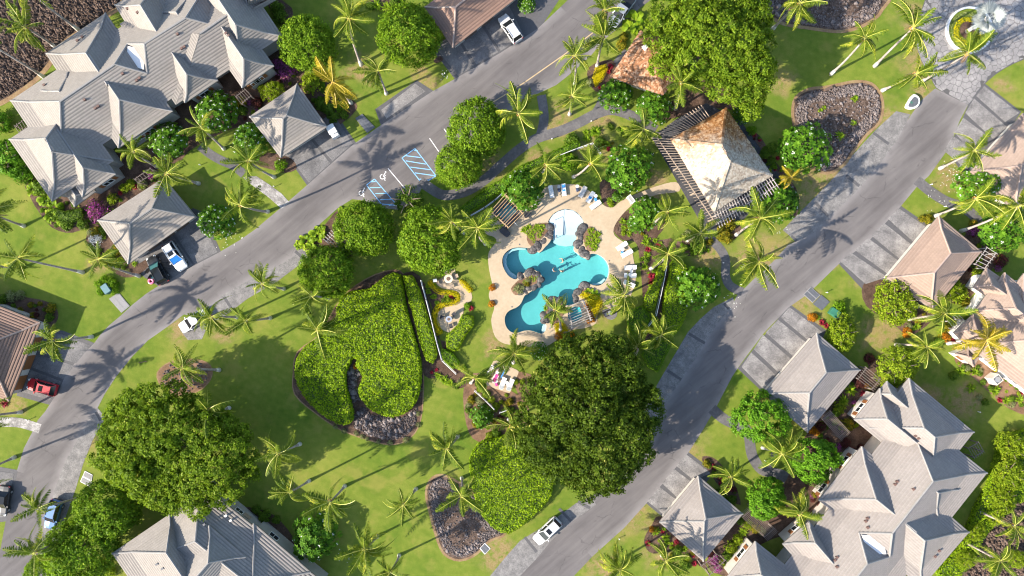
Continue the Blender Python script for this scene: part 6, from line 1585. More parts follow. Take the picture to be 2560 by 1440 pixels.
# planters inside the pool rocks
for p_ in ('330,345 350,270 400,235 470,222 530,222 540,270 500,330 440,390 390,430 360,430 335,390', '915,255 960,270 1000,310 1005,380 985,430 940,485 900,470 870,400 870,330', '180,840 220,790 260,755 330,735 390,705 430,740 420,790 340,820 270,850 240,900 205,890', '860,855 900,840 920,860 880,900', '520,1010 600,960 680,1000 690,1060 640,1130 590,1190 545,1150 510,1080'):
    sheet('planting_bed', smooth(Z5(p_), 2), M['soil'], .14, thick=1.6)

# ------------------------------------------------------------------ vehicles
def car_paint(name, c, metal=0.0):
    k_ = NT(name); k_.b.inputs['Coat Weight'].default_value = .35; k_.b.inputs['Coat Roughness'].default_value = .05
    return k_.set(c, .35, metal, .5)
PAINT = {'white': car_paint('white_car_paint', (.52, .52, .515)), 'black': car_paint('black_car_paint', (.012, .014, .017)), 'red': car_paint('red_car_paint', (.42, .012, .022)), 'blue': car_paint('blue_car_paint', (.035, .10, .24), .3), 'silver': car_paint('silver_car_paint', (.36, .38, .40), .5)}
M['carglass'] = plain('car_glass', (.012, .014, .016), .08, 0, .05, 1, .4); M['sunshade'] = plain('blue_sunshade', (.015, .17, .52), .4); M['tealglass'] = plain('teal_tinted_glass', (.05, .15, .15), .08, 0, .1, 1, .8)
M['light'] = plain('headlamp_lens', (.62, .63, .62), .1); M['tail'] = plain('tail_lamp_lens', (.35, .015, .015), .2); M['trim'] = plain('black_trim', (.03, .03, .032), .5)
def rrect(hw, z0, z1, r=.16):
    """half section of the body: list of (y,z) from sill to centre top"""
    return [(hw * .93, z0), (hw, z0 + (z1 - z0) * .35), (hw, z0 + (z1 - z0) * .7), (hw * .95, z1 - .06), (hw * .8, z1), (0, z1 + .03)]
def loft(m, stations, mat=0):
    """stations: (x, halfwidth, z0, z1); symmetric body skin"""
    rows = []
    for x, hw, z0, z1 in stations:
        h = rrect(hw, z0, z1); rows.append([(x, y, z) for y, z in h] + [(x, -y, z) for y, z in h[-2::-1]])
    n = len(rows[0])
    for a, b in zip(rows[:-1], rows[1:]):
        for i in range(n - 1): m.face([a[i], b[i], b[i + 1], a[i + 1]], mat)
        m.face([a[n - 1], b[n - 1], b[0], a[0]], mat)
    m.face(rows[0], mat); m.face(rows[-1][::-1], mat)
def car(label, paint_, front, rear, kind='suv', name='parked_car', L=4.7, W=1.9, sunroof=False, shade=None, doors=False, glassmat='carglass'):
    f, r_ = G(*front, .7), G(*rear, .7); d = (f - r_); rz_ = math.atan2(d.y, d.x); c = (f + r_) / 2
    root = empty(name, (c.x, c.y, .035), label, 'truck' if kind == 'pickup' else 'car', 'parked vehicles', rz_)
    P = PAINT[paint_]; hl = L / 2; hw = W / 2
    H = {'suv': 1.68, 'sedan': 1.46, 'pickup': 1.78}[kind]; zs = {'suv': .98, 'sedan': .88, 'pickup': 1.08}[kind]
    m = MB()
    st = [(-hl, hw * .80, .42, zs - .12), (-hl + .08, hw * .93, .3, zs - .02), (-hl + .5, hw, .26, zs), (-hl + 1.6, hw, .24, zs + .02), (.3, hw, .24, zs), (hl - 1.35, hw * .99, .25, zs - .05), (hl - .55, hw * .95, .27, zs - .13), (hl - .15, hw * .84, .3, zs - .24), (hl, hw * .66, .38, zs - .36)]
    if kind == 'pickup': st = [(-hl, hw * .95, .5, zs - .02), (-hl + .06, hw, .4, zs)] + st[3:]
    loft(m, st)
    P_ = lambda b_, nm, mats, par=root: obj(nm, b_.mesh(nm, mats, None, True), par)
    body = P_(m, 'body', P)
    for p_ in body.data.polygons: p_.use_smooth = True
    x0, x1 = {'suv': (-hl + .12, hl - 1.25), 'sedan': (-hl + .75, hl - 1.3), 'pickup': (-.75, hl - 1.45)}[kind]       # cabin foot
    t0, t1 = {'suv': (x0 + .42, x1 - .95), 'sedan': (x0 + .75, x1 - .85), 'pickup': (x0 + .2, x1 - .75)}[kind]        # roof
    yb, yt = hw * .9, hw * .72; zt = H - .03
    q = {'rb': [(x0, -yb, zs), (x0, yb, zs), (t0, yt, zt), (t0, -yt, zt)], 'wf': [(x1, yb, zs - .02), (x1, -yb, zs - .02), (t1, -yt, zt), (t1, yt, zt)]}
    for sg, nm in ((1, 'side_window'), (-1, 'side_window')):
        g = MB(); a = [(x0 + .05, sg * yb, zs), (x1 - .05, sg * yb, zs), (t1, sg * yt, zt), (t0, sg * yt, zt)]
        if sg > 0: a = a[::-1]
        g.face(a); g.face([(p[0], p[1] - sg * .05, p[2]) for p in a[::-1]]); obj(nm, g.mesh(nm, M['carglass']), root)
    for kq, nm, mt in (('rb', 'rear_window', 'carglass'), ('wf', 'windshield', shade or glassmat)):
        g = MB(); g.face(q[kq]); g.face([(p[0] * .985, p[1], p[2] - .03) for p in q[kq][::-1]]); obj(nm, g.mesh(nm, M[mt]), root)
    rf = MB(); outline = [(t0 - .06, -yt * .9), (t0 + .1, -yt - .03), (t1 - .1, -yt - .03), (t1 + .06, -yt * .88), (t1 + .1, 0), (t1 + .06, yt * .88), (t1 - .1, yt + .03), (t0 + .1, yt + .03), (t0 - .06, yt * .9)]
    rf.prism(outline, zt - .02, H); obj('roof', rf.mesh('roof', P if paint_ != 'black' else M['carglass']), root)
    pl_ = MB()
    for sg in (1, -1):
        pl_.bar((x1, sg * yb, zs - .02), (t1, sg * yt, zt), .07, .07); pl_.bar((x0, sg * yb, zs), (t0, sg * yt, zt), .1, .09); pl_.bar(((x0 + x1) / 2, sg * yb, zs), ((t0 + t1) / 2, sg * yt, zt), .08, .06)
    obj('pillars', pl_.mesh('pillars', P), root)
    if sunroof:
        g = MB(); xx = t1 - .55; g.box((xx, 0, H + .01), (.62, yt * 1.25, .03)); obj('sunroof', g.mesh('sunroof', M['carglass']), root)
    if kind == 'suv':
        for sg in (1, -1):
            g = MB(); g.bar((t0 + .15, sg * yt * .95, H + .05), (t1 - .2, sg * yt * .95, H + .05), .05, .05); obj('roof_rail', g.mesh('roof_rail', M['trim'] if paint_ != 'white' else M['steel']), root)
    if kind == 'pickup':
        g = MB(); g.box(((-hl + x0) / 2 + .02, 0, zs + .035), (x0 + hl - .25, W * .84, .05)); obj('bed_cover', g.mesh('bed_cover', M['carglass']), root)
    wl = MB(); wl.tube([(0, -.11, 0), (0, .11, 0)], .35, 16); wm = wl.mesh('tyre', M['rubber']); rl = MB(); rl.tube([(0, -.118, 0), (0, .118, 0)], .21, 12); rm = rl.mesh('rim', M['steel'])
    for xx in (hl - .92, -hl + .95):
        for sg in (1, -1):
            w_ = obj('wheel', wm, root, (xx, sg * (hw - .1), .34)); obj('rim', rm, w_)
    for sg in (1, -1):
        for nm, xx, yy, zz, dm, mt in (('headlight', hl - .22, hw * .66, zs - .27, (.34, .3, .12), 'light'), ('taillight', -hl + .07, hw * .76, zs - .17, (.14, .26, .2), 'tail')):
            g = MB(); g.box((xx, sg * yy, zz), dm, -sg * .45 if nm == 'headlight' else 0); obj(nm, g.mesh(nm, M[mt]), root)
        g = MB(); g.box((x1 - .35, sg * (hw + .1), zs + .1), (.16, .24, .14)); obj('mirror', g.mesh('mirror', P), root)
        if not doors:
            g = MB(); g.box((-.05, sg * (hw + .004), zs - .3), (.02, .012, .5)); g.box((-1.05, sg * (hw + .004), zs - .3), (.02, .012, .5)); g.box((.95, sg * (hw + .004), zs - .3), (.02, .012, .5)); obj('door_seam', g.mesh('door_seam', M['trim']), root)
    for xx in (hl - .03, -hl + .03):
        g = MB(); g.box((xx, 0, .42), (.14, W * .72, .2)); obj('bumper', g.mesh('bumper', M['trim'] if paint_ != 'white' else P), root)
    wp = MB(); wp.bar((x1 - .02, -.5, zs + .03), (x1 - .12, .1, zs + .1), .03, .02); obj('wiper', wp.mesh('wiper', M['trim']), root)
    if doors:
        for sg in (1, -1):
            for xh in (.85, -.15):
                g = MB(); a = R(58) * sg; c_, s_ = math.cos(a), math.sin(a); p0 = Vector((xh, sg * hw, .3)); e_ = Vector((-c_ * .98, s_ * .98, 0))
                p1 = p0 + e_; up = Vector((0, 0, zs - .32)); g.bar(p0 + up / 2, p1 + up / 2, .09, zs - .3)
                dr = obj('door', g.mesh('door', P), root); g = MB(); g.bar(p0 + up + e_ * .15 + Vector((0, 0, .22)), p1 + up + Vector((0, 0, .2)), .03, .4); obj('side_window', g.mesh('side_window', M['carglass']), dr)
    return root
car('white SUV parked beside the brown tiled garage roof at top', 'white', (1257, 44), (1294, 99))
car('silver pickup truck with dark covered bed near the top trees', 'silver', (1527, 64), (1578, -6), 'pickup', 'pickup_truck', 5.4, 1.95)
car('white SUV with bright blue windshield sunshade on dark driveway', 'white', (459, 674), (416, 607), 'suv', 'parked_car', 4.75, 1.92, True, 'sunshade')
car('black SUV with all doors open beside a pink float', 'black', (376, 641), (412, 708), 'suv', 'parked_car', 4.7, 1.9, False, None, True, 'tealglass')
car('white car half covered by a palm crown on the left bay', 'white', (456, 820), (510, 786), 'sedan')
car('red SUV parked at the left edge garage', 'red', (66, 957), (145, 978), 'suv', 'parked_car', 4.7, 1.9, True)
car('blue car parked at the left kerb under palm fronds', 'blue', (122, 1322), (144, 1250), 'suv', 'parked_car', 4.7, 1.85)
car('black car cut off by the left picture edge', 'black', (2, 1286), (12, 1218), 'sedan')
car('white SUV with dark sunroof parked at the lower kerb', 'white', (1339, 1355), (1397, 1300), 'suv', 'parked_car', 4.85, 1.95, True)
# golf cart
p = G(832, 327, .9)
gcart = empty('golf_cart', (p.x, p.y, .035), 'white roofed golf cart standing beside the square grey roof', 'golf cart', None, math.atan2(G(822, 310).y - G(842, 345).y, G(822, 310).x - G(842, 345).x))
m = MB(); m.box((0, 0, .42), (2.3, 1.15, .3), 0, 0, .95); m.box((.85, 0, .66), (.55, 1.1, .3), 0, 0, .85); obj('body', m.mesh('body', PAINT['white']), gcart)
m = MB(); m.prism([(-.75, -.55), (-.6, -.62), (.6, -.62), (.75, -.5), (.75, .5), (.6, .62), (-.6, .62), (-.75, .55)], 1.78, 1.86); obj('roof', m.mesh('roof', M['cushion']), gcart)
m = MB(); m.box((-.95, 0, 1.1), (.55, 1.2, .9), 0, 0, .9); obj('bag_cover', m.mesh('bag_cover', M['white']), gcart)
m = MB(); m.box((-.25, 0, .68), (.5, 1.1, .16)); m.box((-.5, 0, .95), (.12, 1.1, .5)); obj('seat', m.mesh('seat', M['greysling']), gcart)
for sx in (.65, -.62):
    for sg in (1, -1):
        m = MB(); m.tube([(sx, sg * .55, .55), (sx * .95, sg * .55, 1.79)], .03, 6); obj('post', m.mesh('post', M['steel']), gcart)
        w_ = MB(); w_.tube([(0, -.1, 0), (0, .1, 0)], .25, 12); obj('wheel', w_.mesh('wheel', M['rubber']), gcart, (sx * 1.2, sg * .52, .22))
m = MB(); m.face([(.72, -.5, .8), (.72, .5, .8), (.66, .5, 1.76), (.66, -.5, 1.76)]); m.face([(.70, -.5, .8), (.64, -.5, 1.76), (.64, .5, 1.76), (.70, .5, .8)]); obj('windshield', m.mesh('windshield', M['carglass']), gcart)

# ------------------------------------------------------------------ pool furniture
def lounger(label, head, foot, mat='cushion', towel=None):
    a, b = G(*head, .35), G(*foot, .35); d = a - b; rz_ = math.atan2(d.y, d.x); c = (a + b) / 2
    root = empty('sun_lounger', (c.x, c.y, .046), label, 'sun lounger', 'sun loungers', rz_)
    m = MB(); m.box((-.22, 0, .34), (1.34, .64, .09)); obj('seat', m.mesh('seat', M[mat]), root)
    m = MB(); m.bar((.44, 0, .36), (.98, 0, .62), .62, .08); obj('backrest', m.mesh('backrest', M[mat]), root)
    for sg in (1, -1):
        m = MB(); m.bar((-.92, sg * .34, .3), (.9, sg * .34, .3), .05, .07); obj('side_rail', m.mesh('side_rail', M['white']), root)
        for xx in (-.75, .7): m = MB(); m.box((xx, sg * .32, .14), (.05, .05, .28)); obj('leg', m.mesh('leg', M['white']), root)
    if towel:
        for (x0, L_, mt, lb) in towel:
            t = MB(); zz = .405 if x0 < .4 else .56
            t.box((0, 0, 0), (L_, .5, .03), .08)
            o = obj('towel', t.mesh('towel', M[mt])); cr, sr = math.cos(rz_), math.sin(rz_)
            o.location = (c.x + x0 * cr, c.y + x0 * sr, zz + .02); o.rotation_euler = (0, -.45 if x0 > .4 else 0, rz_); tag(o, lb, 'towel')
    return root
Z3 = lambda x, y: (1340 + x / 9.846, 440 + y / 9.846)
lounger('white lounger leftmost of the row above the pool', Z3(350, 255), Z3(400, 530))
lounger('grey sling lounger with blue towels above the pool', Z3(672, 218), Z3(698, 482), 'cushion', [(.62, .5, 'towel_blue', 'blue towel at the head of a lounger above the pool'), (-.02, .3, 'towel_blue', 'smaller blue towel on the middle of the same lounger')])
lounger('grey lounger tilted right, between dark table and white loungers', Z3(1212, 275), Z3(1080, 525), 'greysling')
lounger('white lounger with folded blue towel above the pool', Z3(1412, 405), Z3(1262, 652), 'cushion', [(-.05, .4, 'towel_blue', 'folded blue towel on the tilted white lounger')])
lounger('bright white lounger lowest in the row above the pool', Z3(1575, 632), Z3(1335, 800))
lounger('white lounger topmost of the row right of the pool', (1568, 606), (1540, 625))
lounger('white lounger second from top right of the pool', (1581, 626), (1552, 642))
lounger('white lounger third from top right of the pool', (1590, 668), (1560, 670))
lounger('white lounger fourth from top right of the pool', (1589, 689), (1560, 688))
lounger('white lounger lowest right of the pool, set askew', (1560, 704), (1587, 716))
lounger('lounger with beige towel leftmost on the lower patio', (1220, 938), (1233, 917), 'cushion', [(.0, .9, 'tablestone', 'beige towel spread on the leftmost patio lounger')])
lounger('lounger with pink towel on the lower patio', (1234, 953), (1247, 930), 'cushion', [(.55, .55, 'towel_pink', 'pink towel at the head of a patio lounger'), (-.1, .7, 'towel_pink', 'long pink towel on the same patio lounger')])
lounger('white lounger second from right on the lower patio', (1252, 972), (1263, 943))
lounger('white lounger rightmost on the lower patio', (1270, 976), (1283, 946))
def side_table(label, px, py, mat='greysling', bag='navy'):
    p = G(px, py, .3); root = empty('side_table', (p.x, p.y, .046), label, 'table', 'small side tables')
    m = MB(); m.tube([(0, 0, .42), (0, 0, .46)], .27, 14); obj('tabletop', m.mesh('tabletop', M[mat]), root)
    for a in (0, 2.1, 4.2): m = MB(); m.bar((math.cos(a) * .08, math.sin(a) * .08, .42), (math.cos(a) * .22, math.sin(a) * .22, 0), .03, .03); obj('leg', m.mesh('leg', M['white']), root)
    m = MB(); m.box((0, 0, 0), (.42, .62, .26), .3, 0, .7); o = obj('beach_bag', m.mesh('beach_bag', M[bag])); o.location = (p.x + .05, p.y - .5, .18); tag(o, label.replace('table', 'bag', 1).replace('round', 'beach'), 'bag')
for x, y, mt, bg, lb in ((1397, 467, 'greysling', 'navy', 'grey round table left of the blue towelled lounger'), (1443, 466, 'cushion', 'navy', 'white round table right of the blue towelled lounger'), (1489, 490, 'cushion', 'towel_blue', 'white round table between two tilted white loungers'),
                      (1556, 624, 'cushion', 'towel_blue', 'round table between the two topmost right loungers'), (1578, 678, 'cushion', 'navy', 'round table between third and fourth right loungers'), (1240, 953, 'cushion', 'towel_pink', 'round table with clutter on the lower patio'), (1268, 957, 'cushion', 'greysling', 'round table between the two white patio loungers')):
    side_table(lb, x, y, mt, bg)
m = MB(); a, b = G(1253, 945, .9), G(1264, 922, 1.1); m.tube([(a.x, a.y, .3), (b.x, b.y, .45)], [.12, .05], 8); m.top('folded_umbrella', M['towel_blue'], 'folded blue umbrella lying on the lower patio', 'umbrella')
# patio tables with chairs
def table_set(label, px, py, mat, r, chairs, cmat, clabel):
    p = G(px, py, .7); root = empty('patio_table', (p.x, p.y, .043), label, 'table')
    m = MB(); m.tube([(0, 0, .68), (0, 0, .74)], r, 20); obj('tabletop', m.mesh('tabletop', M[mat]), root); m = MB(); m.tube([(0, 0, 0), (0, 0, .68)], [.3, .14], 10); obj('pedestal', m.mesh('pedestal', M[mat]), root)
    m = MB(); m.tube([(0, 0, .742), (0, 0, .78)], r * .45, 14); obj('inset', m.mesh('inset', M['wood_dark']), root)
    for i, a in enumerate(chairs):
        a = R(a); c = empty('patio_chair', (p.x + math.cos(a) * (r + .55), p.y + math.sin(a) * (r + .55), .043), clabel, 'chair', clabel + ' group', a)
        m = MB(); m.box((0, 0, .42), (.56, .56, .07)); obj('seat', m.mesh('seat', M[cmat]), c); m = MB(); m.bar((.27, 0, .45), (.36, 0, .88), .56, .05); obj('backrest', m.mesh('backrest', M[cmat]), c)
        for sx in (1, -1):
            for sy in (1, -1): m = MB(); m.box((sx * .24, sy * .24, .2), (.05, .05, .4)); obj('leg', m.mesh('leg', M['white']), c)
table_set('round beige patio table beside the round clipped tree', 1121, 697, 'tablestone', .68, (20, 110, 200, 290), 'wood', 'wooden patio chair round the beige table')
table_set('grey metal patio table inside the S shaped yellow hedge', 1122, 798, 'steel', .5, (45, 165, 285), 'blackrock', 'dark metal chair round the grey patio table')
m = MB(); p = G(1088, 701, .5); m.box((p.x, p.y, .45), (.55, .45, .9), .2); m.top('white_bin', M['white'], 'small white bin beside the patio under round tree', 'bin')
# barbecue on the pad
p = G(1523, 783, .6); root = empty('barbecue', (p.x, p.y, .04), 'grey stone barbecue with round grill right of the spa', 'barbecue', None, R(20))
m = MB(); m.box((0, 0, .4), (1.7, .8, .8), 0, 0, .95); obj('base', m.mesh('base', M['rock']), root); m = MB(); m.tube([(.1, 0, .8), (.1, 0, .95)], .36, 14); obj('grill', m.mesh('grill', M['steel']), root); m = MB(); m.box((-.55, 0, .84), (.4, .5, .06)); obj('worktop', m.mesh('worktop', M['cover']), root)

# ------------------------------------------------------------------ swimmers
def swimmer(label, px, py, z, rz_, suit):
    p = G(px, py, z + .3)
    root = empty('person', (p.x, p.y, z), label, 'person', None, R(rz_))
    V = [(0, 0, -.35), (0, 0, 0), (0, 0, .22), (0, 0, .38), (0.02, 0, .47), (.03, 0, .56), (.02, 0, .68), (0, .19, .34), (.22, .34, .16), (.46, .30, .05), (.55, .28, .03), (0, -.19, .34), (.2, -.36, .16), (.42, -.36, .05), (.51, -.35, .03), (-.05, .1, -.75), (-.1, -.1, -.75), (-.12, .1, -1.12), (-.2, -.1, -1.1)]
    E = [(1, 0), (1, 2), (2, 3), (3, 4), (4, 5), (5, 6), (3, 7), (7, 8), (8, 9), (9, 10), (3, 11), (11, 12), (12, 13), (13, 14), (0, 15), (0, 16), (15, 17), (16, 18)]
    rad = [.15, .14, .16, .13, .06, .10, .085, .075, .055, .042, .03, .075, .055, .042, .03, .08, .08, .05, .05]
    me = bpy.data.meshes.new('body'); me.from_pydata(V, E, []); o = obj('body', me, root); me.materials.append(M['skin'])
    sk = o.modifiers.new('skin', 'SKIN')
    for v, r in zip(me.skin_vertices[0].data, rad): v.radius = (r, r)
    me.skin_vertices[0].data[1].use_root = True
    ss = o.modifiers.new('sub', 'SUBSURF'); ss.levels = 1; ss.render_levels = 2
    bm = bmesh.new(); bmesh.ops.create_uvsphere(bm, u_segments=10, v_segments=6, radius=.118)
    for v in bm.verts: v.co += Vector((-.015, 0, .645))
    hm_ = bpy.data.meshes.new('hair'); bm.to_mesh(hm_); bm.free(); hm_.materials.append(M['hair']); obj('hair', hm_, root)
    m = MB(); m.tube([(0, 0, -.42), (0, 0, -.2), (0, 0, -.02)], [.19, .2, .165], 10); obj('swimsuit', m.mesh('swimsuit', M[suit], None, True), root)
swimmer('person standing in the pool, uppermost of three swimmers', 1407, 650, -.45, 200, 'navy')
swimmer('person standing in the pool, leftmost of three swimmers', 1383.5, 675, -.45, 20, 'towel_blue')
swimmer('person standing in the pool, lowest right of three swimmers', 1405.5, 678, -.45, 100, 'black')
swimmer('person sitting in the hot tub under bamboo poles', 1259, 519, -.6, -40, 'towel_pink')

# ------------------------------------------------------------------ fences, gate, utilities, small things
def fence(label, line, h=1.3, mat='white', step=2.4, px_z=1.3, sec=.075):
    q = [G(x, y, px_z) for x, y in line]; c = q[0]; root = empty('fence', (c.x, c.y, 0), label, 'fence')
    for a, b in zip(q[:-1], q[1:]):
        for zz, s_ in ((h, sec), (.2, .05)):
            m = MB(); m.bar((a.x, a.y, zz), (b.x, b.y, zz), s_ * 1.1 if zz == h else s_, s_); m.part('rail', M[mat], root)
        L = (b - a).length; n = max(1, int(L / step))
        for i in range(n + 1):
            t = a.lerp(b, i / n); m = MB(); m.box((t.x, t.y, (h + .08) / 2), (.1, .1, h + .08)); m.part('post', M[mat], root)
        k_ = int(L / .16); m = MB()
        for i in range(1, k_):
            t = a.lerp(b, i / k_); m.box((t.x, t.y, h / 2 + .1), (.022, .022, h - .22))
        o = m.part('pickets', M[mat], root); o['kind'] = 'stuff'
    return root
fence('white rail fence beside the long straight hedge', zpts('52,185 110,400 175,650 230,880 288,1088 448,1240', 1040, 660, 4.5))
fence('white rail fence between the two lime hedges', zpts('470,440 435,640 388,860 342,1065 212,1235', 1560, 540, 4.237))
fence('grey rail fence between the diagonal hedge and hot tub', zpts('-180,900 150,710 330,580 500,430', 1190, 420, 7.2), 1.3, 'steel')
fence('white rail fence above the pool among palms', [(1392, 391), (1440, 372), (1482, 357), (1503, 384)])
fence('white rail fence in the bed below the lounger patio', zpts('170,640 340,790 490,940', 1160, 880, 6.545))
fence('short white rail beside the dark giant tree bed', zpts('580,1005 710,958', 1160, 880, 6.545), 1.0)
a, b = G(1570, 491, 1.9), G(1582, 507, 1.9)
root = empty('pool_gate', ((a.x + b.x) / 2, (a.y + b.y) / 2, .045), 'white framed pool gate with grey panel on the deck', 'gate', None, math.atan2(b.y - a.y, b.x - a.x))
for yy in (-.55, .55): m = MB(); m.box((yy, 0, .95), (.1, .1, 1.9)); m.box((yy, .35, .95), (.08, .08, 1.9)); obj('post', m.mesh('post', M['white']), root)
m = MB()
for yy in (-.12, .42): m.box((0, yy, 1.92), (1.35, .1, .08))
for xx in (-.62, .62): m.box((xx, .15, 1.92), (.1, .46, .077))
obj('frame', m.mesh('frame', M['white']), root); m = MB(); m.box((0, .15, 1.9), (1.1, .4, .05)); obj('panel', m.mesh('panel', M['wall_grey']), root); m = MB(); m.box((0, 0, .8), (1.0, .05, 1.3)); obj('leaf', m.mesh('leaf', M['steel']), root)
# pool handrails
for (x0, y0), (x1, y1), lb in (((1386, 550), (1390, 595), 'long white handrail standing in the shallow end'), ((1372, 823), (1380, 812), 'steel handrail loop at the lower pool steps'), ((1286, 556), (1294, 565), 'steel handrail at the hot tub edge')):
    m = MB(); a, b = G(x0, y0, .6), G(x1, y1, .6)
    m.tube([(a.x, a.y, -.4), (a.x, a.y, .78), (a.x * .9 + b.x * .1, a.y * .9 + b.y * .1, .86), (a.x * .1 + b.x * .9, a.y * .1 + b.y * .9, .8), (b.x, b.y, .7), (b.x, b.y, -.4)], .035, 6); m.top('handrail', M['white'] if 'white' in lb else M['steel'], lb, 'handrail')
m = MB(); a, b = G(1411, 523), G(1407, 590); m.prism([(a.x - .03, a.y), (a.x + .03, a.y), (b.x + .03, b.y), (b.x - .03, b.y)], -.25, -.055); m.top('pool_divider', M['steel'], 'thin dark divider line across the white shallow end', 'pool fitting')
for x, y, lb in ((1299, 611, 'upper left'), (1523, 652, 'right'), (1280, 767, 'left lower'), (1353, 840, 'bottom')):
    p = G(x, y); m = MB(); m.tube([(p.x, p.y, .03), (p.x, p.y, .06)], .12, 10); m.top('skimmer_lid', M['coverdark'], f'small round dark skimmer lid on the {lb} pool deck', 'lid')
def slab_cover(label, quad, mat, h=.07, seams=0, name='utility_cover', rim=None):
    w = W2(quad); w = w if area2(w) > 0 else w[::-1]; m = MB(); m.prism(w, 0, h); o = m.top(name, M[rim or mat], label, 'utility cover')
    c = Vector((sum(p[0] for p in w) / 4, sum(p[1] for p in w) / 4)); 
    if seams:
        A_, B_, C_, D_ = (Vector(p) for p in w)
        for i in range(seams):
            t0, t1 = (i + .06) / seams, (i + .94) / seams
            q = [A_.lerp(B_, t0), A_.lerp(B_, t1), D_.lerp(C_, t1), D_.lerp(C_, t0)]; cc = sum(q, Vector((0, 0))) / 4; q = [p.lerp(cc, .09) for p in q]
            m = MB(); m.prism([tuple(p) for p in q], h - .01, h + .015); m.part('lid', M[mat], o)
    return o
slab_cover('grey concrete utility cover on the left lawn by the road', pts('273,747 297,731 325,765 304,782'), 'cover', .07, 2)
slab_cover('dark louvred utility cover left of the grey parking pad', pts('888,296 906,285 938,318 918,333'), 'coverdark', .1, 3)
slab_cover('dark double utility cover on the lawn beside the right road', pts('2008,736 2026,717 2050,738 2031,757'), 'coverdark', .09, 2, rim='cover')
slab_cover('dark single utility cover touching the double one', pts('2032,760 2053,737 2074,755 2054,776'), 'coverdark', .08, 1)
slab_cover('grey utility cover with pale rim by the giant tree left', pts('201,1204 213,1177 232,1187 227,1218'), 'cover', .08, 2, rim='white')
slab_cover('small square drain cover below the triangular lava bed', pts('1199,1371 1212,1357 1226,1371 1212,1386'), 'coverdark', .06, 1, rim='white')
slab_cover('pale slab beside the left footpath end', pts('110,1402 125,1405 128,1425 114,1425'), 'white', .5)
for x, y, mt, lb, rz_ in ((2086, 782, 'green_box', 'green utility cabinet beside clipped bushes at the right road', -35), (267, 722, 'teal_box', 'teal utility cabinet inside a ring of clipped bushes', -55)):
    p = G(x, y, .5); root = empty('utility_cabinet', (p.x, p.y, 0), lb, 'cabinet', None, R(rz_)); m = MB(); m.box((0, 0, .42), (1.45, 1.05, .84), 0, 0, .96); obj('body', m.mesh('body', M[mt]), root); m = MB(); m.box((0, 0, .88), (1.52, 1.1, .1), 0, 0, .92); obj('lid', m.mesh('lid', M[mt]), root)
# air conditioners behind the left brown roof
a = [G(x, y) for x, y in pts('11,772 16,762 80,787 72,802')]
m = MB()
for p_, q_ in zip((a[0], a[1], a[2]), (a[1], a[2], a[3])): m.bar((p_.x, p_.y, .7), (q_.x, q_.y, .7), .14, 1.4)
m.top('enclosure_wall', M['wall_grey'], 'low grey enclosure wall behind the left brown roof', 'wall')
for i, (x, y) in enumerate(((30, 779), (45, 785), (60, 791))):
    p = G(x, y, .5); root = empty('air_conditioner', (p.x, p.y, 0), 'grey air conditioner inside the low enclosure by the brown roof', 'air conditioner', 'air conditioners by the brown roof'); m = MB(); m.box((0, 0, .4), (.75, .75, .8)); obj('case', m.mesh('case', M['wall_grey']), root); m = MB(); m.tube([(0, 0, .8), (0, 0, .83)], .3, 12); obj('fan', m.mesh('fan', M['coverdark']), root)
p = G(2290, 765, .5); root = empty('air_conditioner', (p.x, p.y, 0), 'dark air conditioner beside the tan garage roof', 'air conditioner'); m = MB(); m.box((0, 0, .4), (.8, .8, .8), .6); obj('case', m.mesh('case', M['wall_grey']), root); m = MB(); m.tube([(0, 0, .8), (0, 0, .84)], .32, 12); obj('fan', m.mesh('fan', M['coverdark']), root)
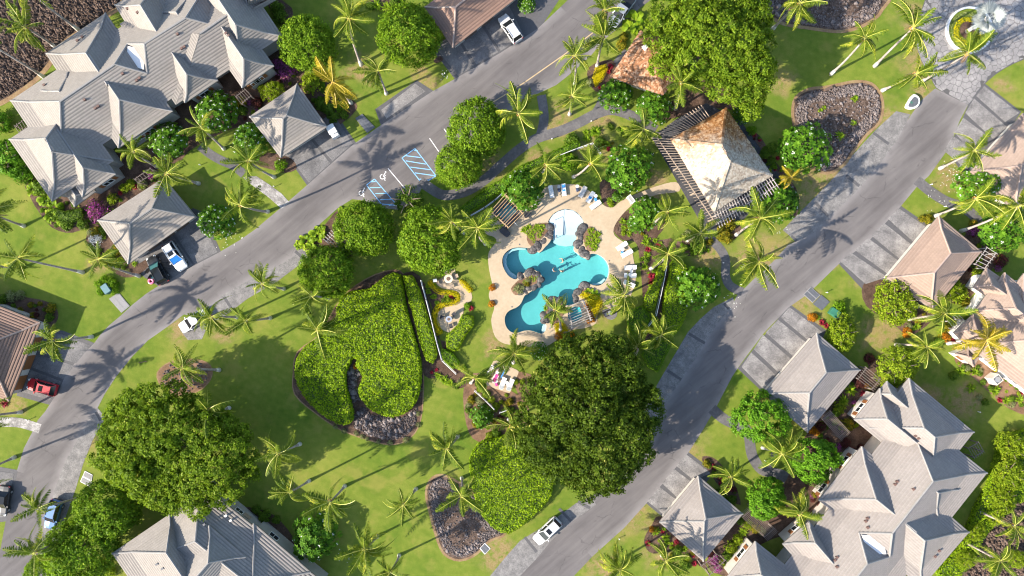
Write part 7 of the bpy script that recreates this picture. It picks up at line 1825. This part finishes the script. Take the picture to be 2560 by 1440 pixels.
# bench and path lights
p = G(2071, 221, .4); root = empty('bench', (p.x, p.y, 0), 'brown wooden bench at the rim of the kidney bed', 'bench', None, R(24)); m = MB(); m.box((0, 0, .42), (1.3, .4, .07)); obj('seat', m.mesh('seat', M['wood_dark']), root)
for xx in (-.5, .5): m = MB(); m.box((xx, 0, .2), (.1, .35, .4)); obj('leg', m.mesh('leg', M['wood_dark']), root)
for x, y in ((2067, 731), (1112, 184), (1106, 186), (685, 466), (1833, 1078), (2328, 461), (2363, 516), (700, 400), (1478, 303), (1380, 347), (1850, 670), (1852, 711), (1808, 657), (1548, 1347), (1913, 1152), (500, 412), (70, 1050), (2448, 1030)):
    p = G(x, y, .3); root = empty('path_light', (p.x, p.y, 0), where('small white path light', x, y), 'lamp', 'path lights'); m = MB(); m.tube([(0, 0, 0), (0, 0, .55)], .05, 8); obj('post', m.mesh('post', M['white']), root); m = MB(); m.tube([(0, 0, .55), (0, 0, .66)], [.1, .05], 10); obj('cap', m.mesh('cap', M['white']), root)
# pink float, teal bag and a towel beside the black car
def torus(name, R_, r_, mat, px, py, z, label, cat):
    m = MB(); n = 22; path = [(math.cos(6.2832 * i / n) * R_, math.sin(6.2832 * i / n) * R_, 0) for i in range(n)]; k_ = 8
    for i in range(n):
        a0 = 6.2832 * i / n; a1 = 6.2832 * (i + 1) / n
        for j in range(k_):
            b0_, b1_ = 6.2832 * j / k_, 6.2832 * (j + 1) / k_
            m.face([((R_ + r_ * math.cos(b)) * math.cos(a), (R_ + r_ * math.cos(b)) * math.sin(a), r_ * math.sin(b)) for a, b in ((a0, b0_), (a1, b0_), (a1, b1_), (a0, b1_))])
    o = obj(name, m.mesh(name, M[mat], None, True)); o.location = (*G(px, py)[:2], z); return tag(o, label, cat)
torus('pool_float', .34, .17, 'pinkvinyl', 379, 703, .17, 'pink inflatable ring on the grass beside the black car', 'pool float')
m = MB(); p = G(387, 693); m.box((p.x, p.y, .3), (.32, .75, .5), R(-70), 0, .8); m.top('beach_bag', M['tealvinyl'], 'teal bag standing between pink float and black car', 'bag')
m = MB(); p = G(357, 905); m.box((p.x, p.y, .06), (1.3, .1, .08), R(12)); m.top('fallen_frond_stalk', M['wood_dark'], 'brown fallen palm stalk on the left lawn', 'branch')
